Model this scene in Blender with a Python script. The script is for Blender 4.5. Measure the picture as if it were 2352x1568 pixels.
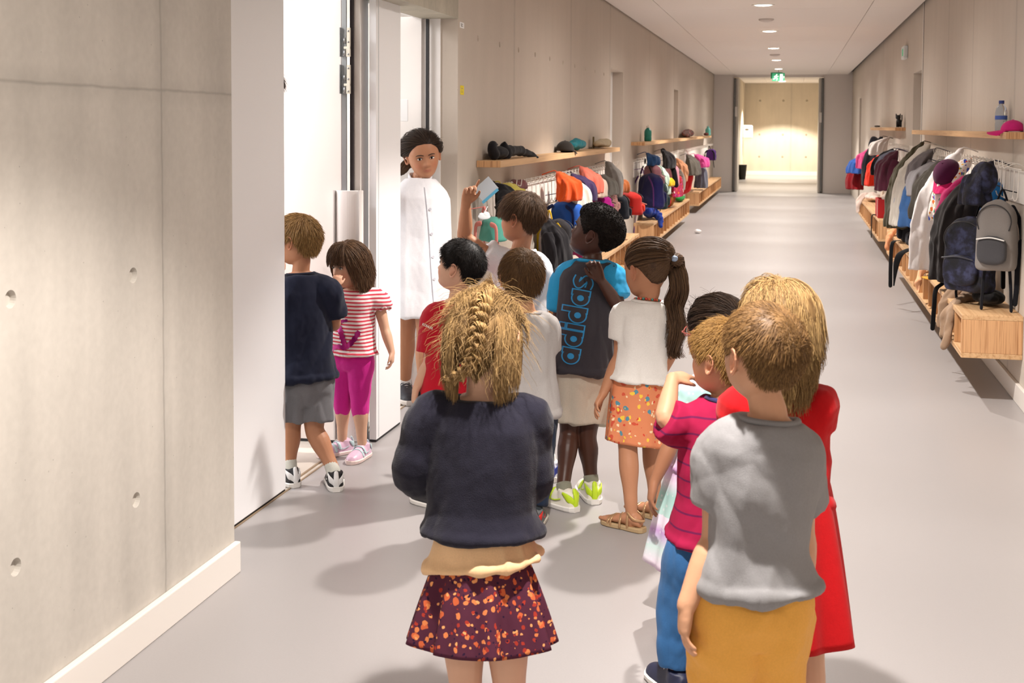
import bpy, bmesh, math, random
import numpy as np
from mathutils import Vector, Matrix
from mathutils.bvhtree import BVHTree

for o in list(bpy.data.objects):
    bpy.data.objects.remove(o)
sc = bpy.context.scene
COL = sc.collection
PI = math.pi
rng = np.random.default_rng(7)
random.seed(7)

# ---------------------------------------------------------------- camera
FPX, CX, CY = 2850.0, 1176.0, 784 - 344.34
_yaw, _pit, _rol = map(math.radians, (12.712, 3.0115, 0.3022))
_ri = Vector((math.cos(_yaw), math.sin(_yaw), 0))
_fw = Vector((-math.sin(_yaw), math.cos(_yaw), 0))
_up = Vector((0, 0, 1))
FW = _fw * math.cos(_pit) - _up * math.sin(_pit)
_u2 = _up * math.cos(_pit) + _fw * math.sin(_pit)
RT = _ri * math.cos(_rol) + _u2 * math.sin(_rol)
UP = _u2 * math.cos(_rol) - _ri * math.sin(_rol)
CAM = Vector((0, 0, 1.5))
cam_data = bpy.data.cameras.new('camera')
cam = bpy.data.objects.new('camera', cam_data)
COL.objects.link(cam)
cam.matrix_world = Matrix(((RT.x, UP.x, -FW.x, CAM.x), (RT.y, UP.y, -FW.y, CAM.y), (RT.z, UP.z, -FW.z, CAM.z), (0, 0, 0, 1)))
cam_data.sensor_width = 36
cam_data.lens = FPX / 2352 * 36
cam_data.shift_y = -344.34 / 2352
cam_data.clip_start = 0.05
cam_data.clip_end = 200
cam_data.dof.use_dof = True
cam_data.dof.focus_distance = 4.9
cam_data.dof.aperture_fstop = 9.0
sc.camera = cam

def ray(px, py):
    return FW + RT * ((px - CX) / FPX) - UP * ((py - CY) / FPX)
def at(px, py, d):            # point seen at a pixel, d metres along the optical axis
    return CAM + ray(px, py) * d
def floor_at(px, py, z=0.0):
    r = ray(px, py)
    return CAM + r * ((z - CAM.z) / r.z)
def on_x(px, py, x):
    r = ray(px, py)
    return CAM + r * (x / r.x)
def on_y(px, py, y):
    r = ray(px, py)
    return CAM + r * (y / r.y)

# ---------------------------------------------------------------- world, exposure, render tuning
world = bpy.data.worlds.new('world')
sc.world = world
world.use_nodes = True
world.node_tree.nodes['Background'].inputs[0].default_value = (1.0, 0.97, 0.94, 1)
world.node_tree.nodes['Background'].inputs[1].default_value = 0.42
sc.view_settings.view_transform = 'Standard'
sc.view_settings.look = 'None'
sc.view_settings.gamma = 1
sc.view_settings.exposure = -0.04
sc.cycles.max_bounces = 5
sc.cycles.diffuse_bounces = 3
sc.cycles.glossy_bounces = 2
sc.cycles.transmission_bounces = 4
sc.cycles.transparent_max_bounces = 4
sc.cycles.caustics_reflective = False
sc.cycles.caustics_refractive = False
sc.cycles.sample_clamp_indirect = 4

LAMP_WARM = (1.0, 0.93, 0.865)
def add_light(name, kind, loc, energy, color, parent=None, **kw):
    l = bpy.data.lights.new(name, kind)
    l.energy = energy
    l.color = color
    for k, v in kw.items():
        setattr(l, k, v)
    o = bpy.data.objects.new(name, l)
    COL.objects.link(o)
    o.location = loc
    if parent: o.parent = parent
    return o
def aim(o, target):
    d = Vector(target) - o.location
    o.rotation_euler = d.to_track_quat('-Z', 'Y').to_euler()

_l = add_light('classroom_fill_light', 'AREA', (-3.4, 4.4, 2.7), 80, (0.98, 0.98, 1.0), size=0.9)  # unseen fill lamp, added to brighten the leaf open into the classroom
# daylight of the classroom behind the doorways (its windows face the door)
_l = add_light('classroom_window_light', 'AREA', (-6.2, 6.6, 1.9), 190, (0.93, 0.97, 1.0), shape='RECTANGLE', size=5.0, size_y=2.0)
aim(_l, (-2.4, 6.0, 1.0))
# ---------------------------------------------------------------- materials
MATS = {}
def _new(name):
    m = bpy.data.materials.new(name)
    m.use_nodes = True
    nt = m.node_tree
    return m, nt, nt.nodes['Principled BSDF']
def srgb(h):
    if isinstance(h, str):
        h = h.lstrip('#')
        c = [int(h[i:i + 2], 16) / 255 for i in (0, 2, 4)]
    else:
        c = list(h)
    return tuple([x / 12.92 if x <= 0.04045 else ((x + 0.055) / 1.055) ** 2.4 for x in c] + [1.0])
def nd(nt, t, **kw):
    n = nt.nodes.new(t)
    for k, v in kw.items():
        setattr(n, k, v)
    return n
def mathn(nt, op, a, b=None, c=None):
    n = nd(nt, 'ShaderNodeMath', operation=op)
    for i, v in enumerate((a, b, c)):
        if v is None: continue
        if isinstance(v, (int, float)): n.inputs[i].default_value = v
        else: nt.links.new(v, n.inputs[i])
    return n.outputs[0]
def mixc(nt, f, a, b):
    n = nd(nt, 'ShaderNodeMix', data_type='RGBA')
    for i, v in ((0, f), (6, a), (7, b)):
        if isinstance(v, (int, float, tuple)): n.inputs[i].default_value = v
        else: nt.links.new(v, n.inputs[i])
    return n.outputs[2]
def noise(nt, scale, detail=2, vec=None, rough=0.5):
    n = nd(nt, 'ShaderNodeTexNoise')
    n.inputs['Scale'].default_value = scale
    n.inputs['Detail'].default_value = detail
    n.inputs['Roughness'].default_value = rough
    if vec is not None: nt.links.new(vec, n.inputs['Vector'])
    return n.outputs['Fac']
def objco(nt):
    return nd(nt, 'ShaderNodeTexCoord').outputs['Object']
def mapping(nt, vec, scale=(1, 1, 1), rot=(0, 0, 0), loc=(0, 0, 0)):
    n = nd(nt, 'ShaderNodeMapping')
    n.inputs['Scale'].default_value = scale
    n.inputs['Rotation'].default_value = rot
    n.inputs['Location'].default_value = loc
    nt.links.new(vec, n.inputs['Vector'])
    return n.outputs[0]
def bump(nt, bs, h, strength=0.3, dist=0.01):
    n = nd(nt, 'ShaderNodeBump')
    n.inputs['Strength'].default_value = strength
    n.inputs['Distance'].default_value = dist
    nt.links.new(h, n.inputs['Height'])
    nt.links.new(n.outputs[0], bs.inputs['Normal'])
def ramp(nt, f, stops):
    n = nd(nt, 'ShaderNodeValToRGB')
    e = n.color_ramp.elements
    while len(e) < len(stops): e.new(0.5)
    for i, (p, c) in enumerate(stops):
        e[i].position = p
        e[i].color = c
    nt.links.new(f, n.inputs[0])
    return n.outputs[0]
def M(name, col=None, rough=0.6, metal=0.0, var=0.0, bscale=0, bstr=0.2, emit=None, estr=0, spec=0.5, vscale=8):
    """plain procedural material: colour with a little variation and fine bump"""
    key_ = (name, str(col))
    if key_ in MATS: return MATS[key_]
    m, nt, bs = _new(name)
    c = srgb(col)
    bs.inputs['Roughness'].default_value = rough
    bs.inputs['Metallic'].default_value = metal
    bs.inputs['Specular IOR Level'].default_value = spec
    if var > 0:
        f = noise(nt, vscale, 4, objco(nt))
        a = tuple(max(0, x * (1 - var)) for x in c[:3]) + (1,)
        b = tuple(min(1, x * (1 + var)) for x in c[:3]) + (1,)
        nt.links.new(mixc(nt, f, a, b), bs.inputs['Base Color'])
    else:
        bs.inputs['Base Color'].default_value = c
    if bscale:
        bump(nt, bs, noise(nt, bscale, 3, objco(nt)), bstr, 0.004)
    if emit:
        bs.inputs['Emission Color'].default_value = srgb(emit)
        bs.inputs['Emission Strength'].default_value = estr
    MATS[key_] = m
    return m
def cloth(col, name='cloth', rough=0.9, var=0.10, weave=900, bstr=0.25):
    key_ = ('cloth', name, str(col))
    if key_ in MATS: return MATS[key_]
    m, nt, bs = _new(name)
    c = srgb(col)
    co = objco(nt)
    f = noise(nt, 260, 3, co)
    a = tuple(x * (1 - var) for x in c[:3]) + (1,)
    b = tuple(min(1, x * (1 + var)) for x in c[:3]) + (1,)
    nt.links.new(mixc(nt, f, a, b), bs.inputs['Base Color'])
    bs.inputs['Roughness'].default_value = rough
    bs.inputs['Specular IOR Level'].default_value = 0.15
    bs.inputs['Sheen Weight'].default_value = 0.12
    h = mathn(nt, 'ADD', mathn(nt, 'MULTIPLY', noise(nt, 13, 3, mapping(nt, co, (1, 1, .6))), 7.0), noise(nt, weave, 1, co))
    bump(nt, bs, h, bstr, 0.004)
    MATS[key_] = m
    return m
def bands(cols_, freq, name, duty=0.5, axis='Z', wob=0.0):
    """woven stripes: cols_ = (ground, stripe)"""
    m, nt, bs = _new(name)
    co = objco(nt)
    sp = nd(nt, 'ShaderNodeSeparateXYZ'); nt.links.new(co, sp.inputs[0])
    z = sp.outputs[axis]
    if wob: z = mathn(nt, 'ADD', z, mathn(nt, 'MULTIPLY', noise(nt, 6, 2, co), wob))
    fr = mathn(nt, 'FRACT', mathn(nt, 'MULTIPLY', z, freq))
    f = mathn(nt, 'LESS_THAN', fr, duty)
    nt.links.new(mixc(nt, f, srgb(cols_[0]), srgb(cols_[1])), bs.inputs['Base Color'])
    bs.inputs['Roughness'].default_value = 0.9
    bs.inputs['Specular IOR Level'].default_value = 0.15
    bump(nt, bs, noise(nt, 600, 2, co), 0.2, 0.001)
    return m
def spots(ground, cols_, scale, name, size=0.35, leaf=None):
    """printed cloth: scattered motifs in several colours"""
    m, nt, bs = _new(name)
    co = objco(nt)
    cur = srgb(ground)
    for i, c in enumerate(cols_):
        v = nd(nt, 'ShaderNodeTexVoronoi', feature='F1')
        v.inputs['Scale'].default_value = scale * (1 + 0.23 * i)
        v.inputs['Randomness'].default_value = 1.0
        warped = nd(nt, 'ShaderNodeVectorMath', operation='ADD')
        nn = nd(nt, 'ShaderNodeTexNoise'); nn.inputs['Scale'].default_value = scale * 1.5
        nt.links.new(co, nn.inputs['Vector'])
        sc_ = nd(nt, 'ShaderNodeVectorMath', operation='SCALE'); sc_.inputs['Scale'].default_value = 0.5 / scale
        nt.links.new(nn.outputs['Color'], sc_.inputs[0])
        nt.links.new(mapping(nt, co, loc=(i * 3.1, i * 1.7, i * 2.3)), warped.inputs[0])
        nt.links.new(sc_.outputs[0], warped.inputs[1])
        nt.links.new(warped.outputs[0], v.inputs['Vector'])
        f = mathn(nt, 'LESS_THAN', v.outputs['Distance'], size * (0.9 - 0.08 * i))
        keep = mathn(nt, 'GREATER_THAN', nd_sep(nt, v.outputs['Color']), 0.35)
        cur = mixc(nt, mathn(nt, 'MULTIPLY', f, keep), cur, srgb(c))
    nt.links.new(cur, bs.inputs['Base Color'])
    bs.inputs['Roughness'].default_value = 0.9
    bs.inputs['Specular IOR Level'].default_value = 0.15
    bump(nt, bs, noise(nt, 20, 4, co), 0.25, 0.004)
    return m
def nd_sep(nt, col):
    s = nd(nt, 'ShaderNodeSeparateColor'); nt.links.new(col, s.inputs[0]); return s.outputs[0]

def concrete_mat(name, base, joints=(), hjoints=(), axis='Y', stain=0.12, bstr=0.25):
    m, nt, bs = _new(name)
    co = objco(nt)
    c = srgb(base)
    big = noise(nt, 1.1, 5, mapping(nt, co, (1, 1, 0.6)), 0.6)
    fine = noise(nt, 45, 4, co)
    streak = noise(nt, 3.0, 3, mapping(nt, co, (2.2, 2.2, 0.25)))
    mix1 = mathn(nt, 'ADD', mathn(nt, 'MULTIPLY', big, 0.55), mathn(nt, 'ADD', mathn(nt, 'MULTIPLY', fine, 0.15), mathn(nt, 'MULTIPLY', streak, 0.3)))
    lo = tuple(x * (1 - 2.2 * stain) for x in c[:3]) + (1,)
    hi = tuple(min(1, x * (1 + 1.3 * stain)) for x in c[:3]) + (1,)
    col = ramp(nt, mix1, [(0.3, lo), (0.7, hi)])
    sp = nd(nt, 'ShaderNodeSeparateXYZ'); nt.links.new(co, sp.inputs[0])
    h = mathn(nt, 'MULTIPLY', mathn(nt, 'ADD', fine, big), 0.25)
    wob = mathn(nt, 'MULTIPLY', mathn(nt, 'SUBTRACT', noise(nt, 9, 4, co), 0.5), 0.012)
    for ax, vals in ((axis, joints), ('Z', hjoints)):
        for v in vals:
            w = 0.006 if ax == 'Z' else 0.007
            dist = mathn(nt, 'ABSOLUTE', mathn(nt, 'SUBTRACT', mathn(nt, 'ADD', sp.outputs[ax], wob), v))
            g = mathn(nt, 'SUBTRACT', 1.0, mathn(nt, 'MINIMUM', mathn(nt, 'DIVIDE', dist, w), 1.0))
            h = mathn(nt, 'SUBTRACT', h, mathn(nt, 'MULTIPLY', g, 1.2))
            g2 = mathn(nt, 'SUBTRACT', 1.0, mathn(nt, 'MINIMUM', mathn(nt, 'DIVIDE', dist, 0.05), 1.0))
            g3 = mathn(nt, 'ADD', mathn(nt, 'MULTIPLY', g, 0.45), mathn(nt, 'MULTIPLY', mathn(nt, 'MULTIPLY', g2, noise(nt, 14, 5, co)), 0.5))
            col = mixc(nt, g3, col, tuple(x * 0.55 for x in c[:3]) + (1,))
    vo = nd(nt, 'ShaderNodeTexVoronoi'); vo.inputs['Scale'].default_value = 22; nt.links.new(co, vo.inputs['Vector'])
    pit = mathn(nt, 'LESS_THAN', vo.outputs['Distance'], 0.045)
    col = mixc(nt, mathn(nt, 'MULTIPLY', pit, 0.6), col, tuple(x * 0.45 for x in c[:3]) + (1,))
    nt.links.new(col, bs.inputs['Base Color'])
    bs.inputs['Roughness'].default_value = 0.75
    bs.inputs['Specular IOR Level'].default_value = 0.25
    bump(nt, bs, h, bstr, 0.006)
    return m
def wood_mat(name, base, dark, axis='Z', scale=1.0):
    """laminated ply: thin strips running along one axis"""
    m, nt, bs = _new(name)
    co = objco(nt)
    s = {'Z': (60, 60, 1.5), 'Y': (50, 1.0, 50), 'X': (1.5, 50, 50)}[axis]
    f = noise(nt, 1.0 * scale, 3, mapping(nt, co, s), 0.7)
    g = noise(nt, 3.0 * scale, 2, mapping(nt, co, s))
    a, b = srgb(base), srgb(dark)
    col = ramp(nt, f, [(0.32, b), (0.5, a), (0.75, tuple(min(1, x * 1.12) for x in a[:3]) + (1,))])
    nt.links.new(col, bs.inputs['Base Color'])
    bs.inputs['Roughness'].default_value = 0.5
    bump(nt, bs, g, 0.08, 0.002)
    return m

# ---------------------------------------------------------------- mesh kit
class MB:
    def __init__(s):
        s.v = []; s.f = []
    def add(s, vs, fs):
        o = len(s.v)
        s.v.extend([tuple(v) for v in vs])
        s.f.extend([tuple(i + o for i in f) for f in fs])
        return s
    def box(s, x0, x1, y0, y1, z0, z1):
        vs = [(x, y, z) for z in (z0, z1) for y in (y0, y1) for x in (x0, x1)]
        return s.add(vs, [(0, 2, 3, 1), (4, 5, 7, 6), (0, 1, 5, 4), (2, 6, 7, 3), (0, 4, 6, 2), (1, 3, 7, 5)])
    def obox(s, c, ax, ay, az, hx, hy, hz):
        c, ax, ay, az = Vector(c), Vector(ax), Vector(ay), Vector(az)
        vs = [c + ax * i * hx + ay * j * hy + az * k * hz for k in (-1, 1) for j in (-1, 1) for i in (-1, 1)]
        return s.add(vs, [(0, 2, 3, 1), (4, 5, 7, 6), (0, 1, 5, 4), (2, 6, 7, 3), (0, 4, 6, 2), (1, 3, 7, 5)])
    def rings(s, rs, cap=True):
        n = len(rs[0])
        vs = [p for r in rs for p in r]
        fs = []
        for i in range(len(rs) - 1):
            for j in range(n):
                k = (j + 1) % n
                fs.append((i * n + j, i * n + k, (i + 1) * n + k, (i + 1) * n + j))
        if cap:
            c0 = Vector((0, 0, 0)); c1 = Vector((0, 0, 0))
            for p in rs[0]: c0 += Vector(p)
            for p in rs[-1]: c1 += Vector(p)
            vs = vs + [c0 / n, c1 / n]
            a = len(vs) - 2; b = a + 1; q = (len(rs) - 1) * n
            for j in range(n):
                k = (j + 1) % n
                fs.append((a, k, j)); fs.append((b, q + j, q + k))
        return s.add(vs, fs)
    def tube(s, pts, rads, n=12, sub=4, flat=1.0, side=None, round_ends=True):
        """smooth tapered tube through pts; flat<1 squeezes it across 'side'"""
        P, R = spline(pts, rads, sub)
        if round_ends:
            d0 = (P[0] - P[1]).normalized(); d1 = (P[-1] - P[-2]).normalized()
            pre = [(P[0] + d0 * R[0] * math.sin(a), R[0] * math.cos(a)) for a in (1.45, 1.1, 0.6)]
            post = [(P[-1] + d1 * R[-1] * math.sin(a), R[-1] * math.cos(a)) for a in (0.6, 1.1, 1.45)]
            P = [p for p, _ in pre] + P + [p for p, _ in post]
            R = [r for _, r in pre] + R + [r for _, r in post]
        up = Vector(side) if side is not None else None
        rs = []
        prev = None
        for i, p in enumerate(P):
            t = (P[min(i + 1, len(P) - 1)] - P[max(i - 1, 0)])
            t = t.normalized() if t.length > 1e-9 else Vector((0, 0, 1))
            if up is None:
                if prev is None:
                    a = t.orthogonal().normalized()
                else:
                    a = (prev - t * prev.dot(t))
                    a = a.normalized() if a.length > 1e-6 else t.orthogonal().normalized()
            else:
                a = (up - t * up.dot(t))
                a = a.normalized() if a.length > 1e-6 else t.orthogonal().normalized()
            prev = a
            b = t.cross(a)
            rs.append([p + a * (R[i] * math.cos(2 * PI * j / n)) + b * (R[i] * flat * math.sin(2 * PI * j / n)) for j in range(n)])
        return s.rings(rs)
    def ellipsoid(s, c, r, nu=16, nv=10, frame=None):
        c = Vector(c)
        F = frame or Matrix.Identity(3)
        rs = []
        for i in range(nv + 1):
            t = -PI / 2 + 0.06 + (PI - 0.12) * i / nv
            rs.append([c + F @ Vector((r[0] * math.cos(t) * math.cos(2 * PI * j / nu), r[1] * math.cos(t) * math.sin(2 * PI * j / nu), r[2] * math.sin(t))) for j in range(nu)])
        return s.rings(rs)
    def cyl(s, c, r, h, n=24, r2=None):
        r2 = r if r2 is None else r2
        c = Vector(c)
        return s.rings([[c + Vector((r * math.cos(2 * PI * j / n), r * math.sin(2 * PI * j / n), 0)) for j in range(n)],
                        [c + Vector((r2 * math.cos(2 * PI * j / n), r2 * math.sin(2 * PI * j / n), h)) for j in range(n)]])
    def build(s, name, mat, parent=None, smooth=False, bevel=0, origin=None, subsurf=0, solidify=0):
        me = bpy.data.meshes.new(name)
        if origin is not None:
            ov = Vector(origin)
            vs = [tuple(Vector(v) - ov) for v in s.v]
        else:
            vs = s.v
        me.from_pydata(vs, [], s.f)
        me.update()
        bm = bmesh.new(); bm.from_mesh(me); bmesh.ops.recalc_face_normals(bm, faces=bm.faces[:]); bm.to_mesh(me); bm.free()
        return finish(me, name, mat, parent, smooth, bevel, origin, subsurf, solidify)
def finish(me, name, mat, parent=None, smooth=False, bevel=0, origin=None, subsurf=0, solidify=0):
    o = bpy.data.objects.new(name, me)
    COL.objects.link(o)
    if origin is not None: o.location = origin
    if mat is not None:
        for m_ in (mat if isinstance(mat, (list, tuple)) else [mat]): me.materials.append(m_)
    if smooth: me.polygons.foreach_set('use_smooth', [True] * len(me.polygons))
    if bevel:
        b = o.modifiers.new('bevel', 'BEVEL'); b.width = bevel; b.segments = 2; b.limit_method = 'ANGLE'; b.harden_normals = False
    if solidify:
        b = o.modifiers.new('solid', 'SOLIDIFY'); b.thickness = solidify
    if subsurf:
        b = o.modifiers.new('sub', 'SUBSURF'); b.levels = subsurf; b.render_levels = subsurf
    if parent is not None: attach(o, parent)
    return o
def attach(o, parent):
    """parent keeping the child's place (parents here only carry a location)"""
    o.parent = parent
    loc = Vector(parent.location)
    pp = parent.parent
    while pp is not None:
        loc += Vector(pp.location); pp = pp.parent
    o.location = Vector(o.location) - loc
def spline(pts, rads, sub):
    pts = [Vector(p) for p in pts]
    if not isinstance(rads, (list, tuple)): rads = [rads] * len(pts)
    if len(pts) == 2:
        P = [pts[0].lerp(pts[1], i / sub) for i in range(sub + 1)]
        return P, [rads[0] + (rads[1] - rads[0]) * i / sub for i in range(sub + 1)]
    P, R = [], []
    for i in range(len(pts) - 1):
        p0 = pts[max(i - 1, 0)]; p1 = pts[i]; p2 = pts[i + 1]; p3 = pts[min(i + 2, len(pts) - 1)]
        for k in range(sub):
            t = k / sub
            q = 0.5 * ((2 * p1) + (p2 - p0) * t + (2 * p0 - 5 * p1 + 4 * p2 - p3) * t * t + (-p0 + 3 * p1 - 3 * p2 + p3) * t ** 3)
            P.append(q)
            tt = t * t * (3 - 2 * t)
            R.append(rads[i] + (rads[i + 1] - rads[i]) * tt)
    P.append(pts[-1]); R.append(rads[-1])
    return P, R
def empty(name, loc, label, cat, group=None, rz=0):
    o = bpy.data.objects.new(name, None)
    o.empty_display_size = 0.05
    COL.objects.link(o)
    o.location = loc
    o.rotation_euler = (0, 0, rz)
    return tag(o, label, cat, group)
def tag(o, label=None, cat=None, group=None, kind=None):
    if label: o['label'] = label
    if cat: o['category'] = cat
    if group: o['group'] = group
    if kind: o['kind'] = kind
    return o
def struct(o):
    o['kind'] = 'structure'
    return o
_W = rng.normal(size=(24, 3)); _W /= np.linalg.norm(_W, axis=1)[:, None]
def folds(V, freq=22, seed=0, stretch=(1, 1, 0.45), n=7, ridge=0.7):
    """soft cloth folds, vectorised: returns about -1..1 per vertex"""
    r = np.random.default_rng(seed)
    V = V * np.array(stretch)
    out = np.zeros(len(V))
    for i in range(n):
        w = r.normal(size=3); w /= np.linalg.norm(w)
        w2 = r.normal(size=3); w2 /= np.linalg.norm(w2)
        fr = freq * (0.45 + 1.25 * i / n)
        ph = V @ w * fr + r.uniform(0, 6.28) + 1.3 * np.sin(V @ w2 * freq * 0.5 + r.uniform(0, 6.28))
        s_ = np.sin(ph)
        s_ = (1 - ridge) * s_ + ridge * (1 - 2 * np.abs(np.sin(ph / 2)))
        out += s_ * np.sin(V @ w2 * freq * 0.3 + i)
    return out / math.sqrt(n)
def get_v(me):
    a = np.empty(len(me.vertices) * 3); me.vertices.foreach_get('co', a); return a.reshape(-1, 3)
def get_n(me):
    a = np.empty(len(me.vertices) * 3); me.vertices.foreach_get('normal', a); return a.reshape(-1, 3)
def set_v(me, V):
    me.vertices.foreach_set('co', V.ravel()); me.update()
def fuse(mb, name, voxel=0.006, smooth=6, fac=0.5):
    """union of overlapping closed shapes as one continuous skin -> mesh datablock"""
    me = bpy.data.meshes.new(name + '_raw')
    me.from_pydata(mb.v, [], mb.f)
    bm = bmesh.new(); bm.from_mesh(me)
    bmesh.ops.recalc_face_normals(bm, faces=bm.faces[:]); bm.to_mesh(me); bm.free()
    o = bpy.data.objects.new('_tmp', me); COL.objects.link(o)
    r = o.modifiers.new('r', 'REMESH'); r.mode = 'VOXEL'; r.voxel_size = voxel; r.adaptivity = 0
    if smooth:
        s_ = o.modifiers.new('s', 'SMOOTH'); s_.factor = fac; s_.iterations = smooth
    dg = bpy.context.evaluated_depsgraph_get()
    out = bpy.data.meshes.new_from_object(o.evaluated_get(dg))
    out.name = name
    bpy.data.objects.remove(o); bpy.data.meshes.remove(me)
    out.polygons.foreach_set('use_smooth', [True] * len(out.polygons))
    return out
# ================================================================ the building
XL, XC = -1.806, 2.719
def XR(y): return 1.237 + 0.0036 * (y - 7)
YE = 29.4
m_conc = concrete_mat('fair_faced_concrete', '#cdc7be', joints=(3.33, 6.84, 12.45, 19.3), hjoints=(1.60,))
m_conc_far = concrete_mat('fair_faced_concrete_far', '#cbbfb2', joints=(8.05, 10.2, 12.45, 16.0, 19.3, 23.0), bstr=0.15, stain=0.035)
m_conc_r = concrete_mat('fair_faced_concrete_right', '#d0c6ba', joints=(7.6, 9.4, 10.9, 13.1, 19.0), bstr=0.15, stain=0.035)
m_reveal = concrete_mat('fair_faced_concrete_reveal', '#bdb6a6', stain=0.16)
m_white = M('white_painted_panel', '#f9f9fb', 0.35, spec=0.4)
m_wall_w = M('white_plaster', '#efeae4', 0.8, bscale=60, bstr=0.05)
m_grey_panel = M('light_grey_painted_panel', '#e8e0da', 0.6)
m_skirt = M('white_skirting_paint', '#efe9e2', 0.45)
m_black = M('black_rubber', '#17161a', 0.5)
m_steel = M('brushed_steel', '#9a9c9e', 0.35, metal=0.9)
m_floor, nt, bs = _new('grey_linoleum')
_co = objco(nt)
_f = noise(nt, 180, 3, _co); _g = noise(nt, 0.7, 3, _co)
_c = mixc(nt, _f, srgb('#9f9b9b'), srgb('#aaa6a6'))
_c = mixc(nt, mathn(nt, 'MULTIPLY', _g, 0.25), _c, srgb('#959191'))
nt.links.new(_c, bs.inputs['Base Color'])
nt.links.new(mathn(nt, 'ADD', 0.30, mathn(nt, 'MULTIPLY', _f, 0.12)), bs.inputs['Roughness'])
bs.inputs['Specular IOR Level'].default_value = 0.45
bump(nt, bs, noise(nt, 500, 2, _co), 0.03, 0.001)
m_ceil = M('white_ceiling_board', '#f3ece6', 0.85, bscale=90, bstr=0.04)

def wallbox(name, x0, x1, y0, y1, z0, z1, mat, bevel=0.0):
    return struct(MB().box(x0, x1, y0, y1, z0, z1).build(name, mat, bevel=bevel))
TH = 0.205
# floor slabs: corridor, classroom, far lobby
wallbox('floor', XL - TH, 1.6, -3, 40.3, -0.1, 0, m_floor)
m_floor2 = M('pale_classroom_floor', '#cfc6bb', 0.35, var=0.04)
wallbox('floor', -7.2, XL - TH, 2.5, 11.5, -0.1, -0.001, m_floor2)
# threshold strip
t_ = MB().box(-2.035, -2.026, 3.8, 7.0, -0.001, 0.004).box(-2.005, -1.998, 3.8, 7.0, -0.001, 0.004)
struct(t_.build('trim_1', M('threshold_brass', '#a58f74', 0.4, metal=0.5)))
# left wall, with one wide door opening and two single ones
LW = [(-3.0, 3.80), (6.64, 12.52), (13.50, 19.40), (20.15, YE)]
walls_left = []
for i, (a, b) in enumerate(LW):
    walls_left.append(wallbox('wall_left', XL - TH, XL, a, b, 0, 2.80, m_conc if i == 0 else m_conc_far, bevel=0.004))
for a, b in ((3.80, 6.64), (12.52, 13.50), (19.40, 20.15)):
    wallbox('wall_left', XL - TH, XL, a, b, 2.09, 2.80, m_reveal if a < 5 else m_conc_far)
# tie holes cast in the left wall
def drill(wall, pts, r=0.020, depth=0.014):
    mb = MB()
    for p in pts:
        rs = []
        for x, rr in ((0.02, r * 1.12), (0.0, r * 1.06), (-0.003, r), (-depth, r * 0.85), (-depth, r * 0.8)):
            rs.append([Vector((p[0] + x, p[1] + rr * math.cos(2 * PI * j / 20), p[2] + rr * math.sin(2 * PI * j / 20))) for j in range(20)])
        mb.rings(rs)
    c = mb.build('cutter', None)
    md = wall.modifiers.new('holes', 'BOOLEAN'); md.operation = 'DIFFERENCE'; md.object = c; md.solver = 'EXACT'
    dg = bpy.context.evaluated_depsgraph_get()
    me = bpy.data.meshes.new_from_object(wall.evaluated_get(dg))
    wall.modifiers.clear(); wall.data = me
    bpy.data.objects.remove(c)
drill(walls_left[0], [on_x(24, 687, XL), on_x(306, 632, XL), on_x(36, 1302, XL), on_x(313, 1148, XL)], r=0.021)
drill(walls_left[1], [(XL, 7.08 + 0.552 * k, 2.012) for k in range(10)], r=0.018)
# right wall
RWs = [(-3.0, 13.10), (14.04, 25.2), (25.9, YE)]
def rbox(name, y0, y1, z0, z1, mat):
    mb = MB()
    vs = [(XR(y) + dx, y, z) for z in (z0, z1) for y in (y0, y1) for dx in (0, TH)]
    mb.add(vs, [(0, 2, 3, 1), (4, 5, 7, 6), (0, 1, 5, 4), (2, 6, 7, 3), (0, 4, 6, 2), (1, 3, 7, 5)])
    return struct(mb.build(name, mat, bevel=0.003))
for a, b in RWs: rbox('wall_right', a, b, 0, 2.80, m_conc_r)
for a, b in ((13.10, 14.04), (25.2, 25.9)): rbox('wall_right', a, b, 2.09, 2.80, m_conc_r)
# ceiling boards with open joints and shadow gaps at the walls
for x0, x1 in ((XL + 0.02, -1.338), (-1.332, 0.738), (0.744, XR(5) - 0.015)):
    for a, b in [(-3, 5.9)] + [(5.906 + 2.4 * k, 5.9 + 2.4 * (k + 1)) for k in range(9)] + [(27.506, YE)]:
        wallbox('ceiling', x0, x1, a, b, XC, XC + 0.02, m_ceil)
wallbox('ceiling', XL - 0.2, 1.6, -3, YE + 0.1, 2.78, 2.85, M('dark_ceiling_void', '#55504c', 0.9))
rbox('ceiling', 0, YE, XC + 0.0005, XC + 0.02, m_ceil) if False else None
# skirting boards
sk = MB().box(XL, XL + 0.022, -3, 3.80, 0, 0.105)
struct(sk.build('baseboard_left', m_skirt, bevel=0.004))
for a, b in ((6.7, 12.5), (13.52, 19.4), (20.2, YE)):
    struct(MB().box(XL, XL + 0.018, a, b, 0, 0.1).build('baseboard_left', m_skirt, bevel=0.003))
for a, b in ((-3, 13.08), (14.06, 25.2)):
    mb = MB()
    vs = [(XR(y) + dx, y, z) for z in (0, 0.105) for y in (a, b) for dx in (-0.02, 0)]
    mb.add(vs, [(0, 2, 3, 1), (4, 5, 7, 6), (0, 1, 5, 4), (2, 6, 7, 3), (0, 4, 6, 2), (1, 3, 7, 5)])
    struct(mb.build('baseboard_right', m_skirt, bevel=0.003))
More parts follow.
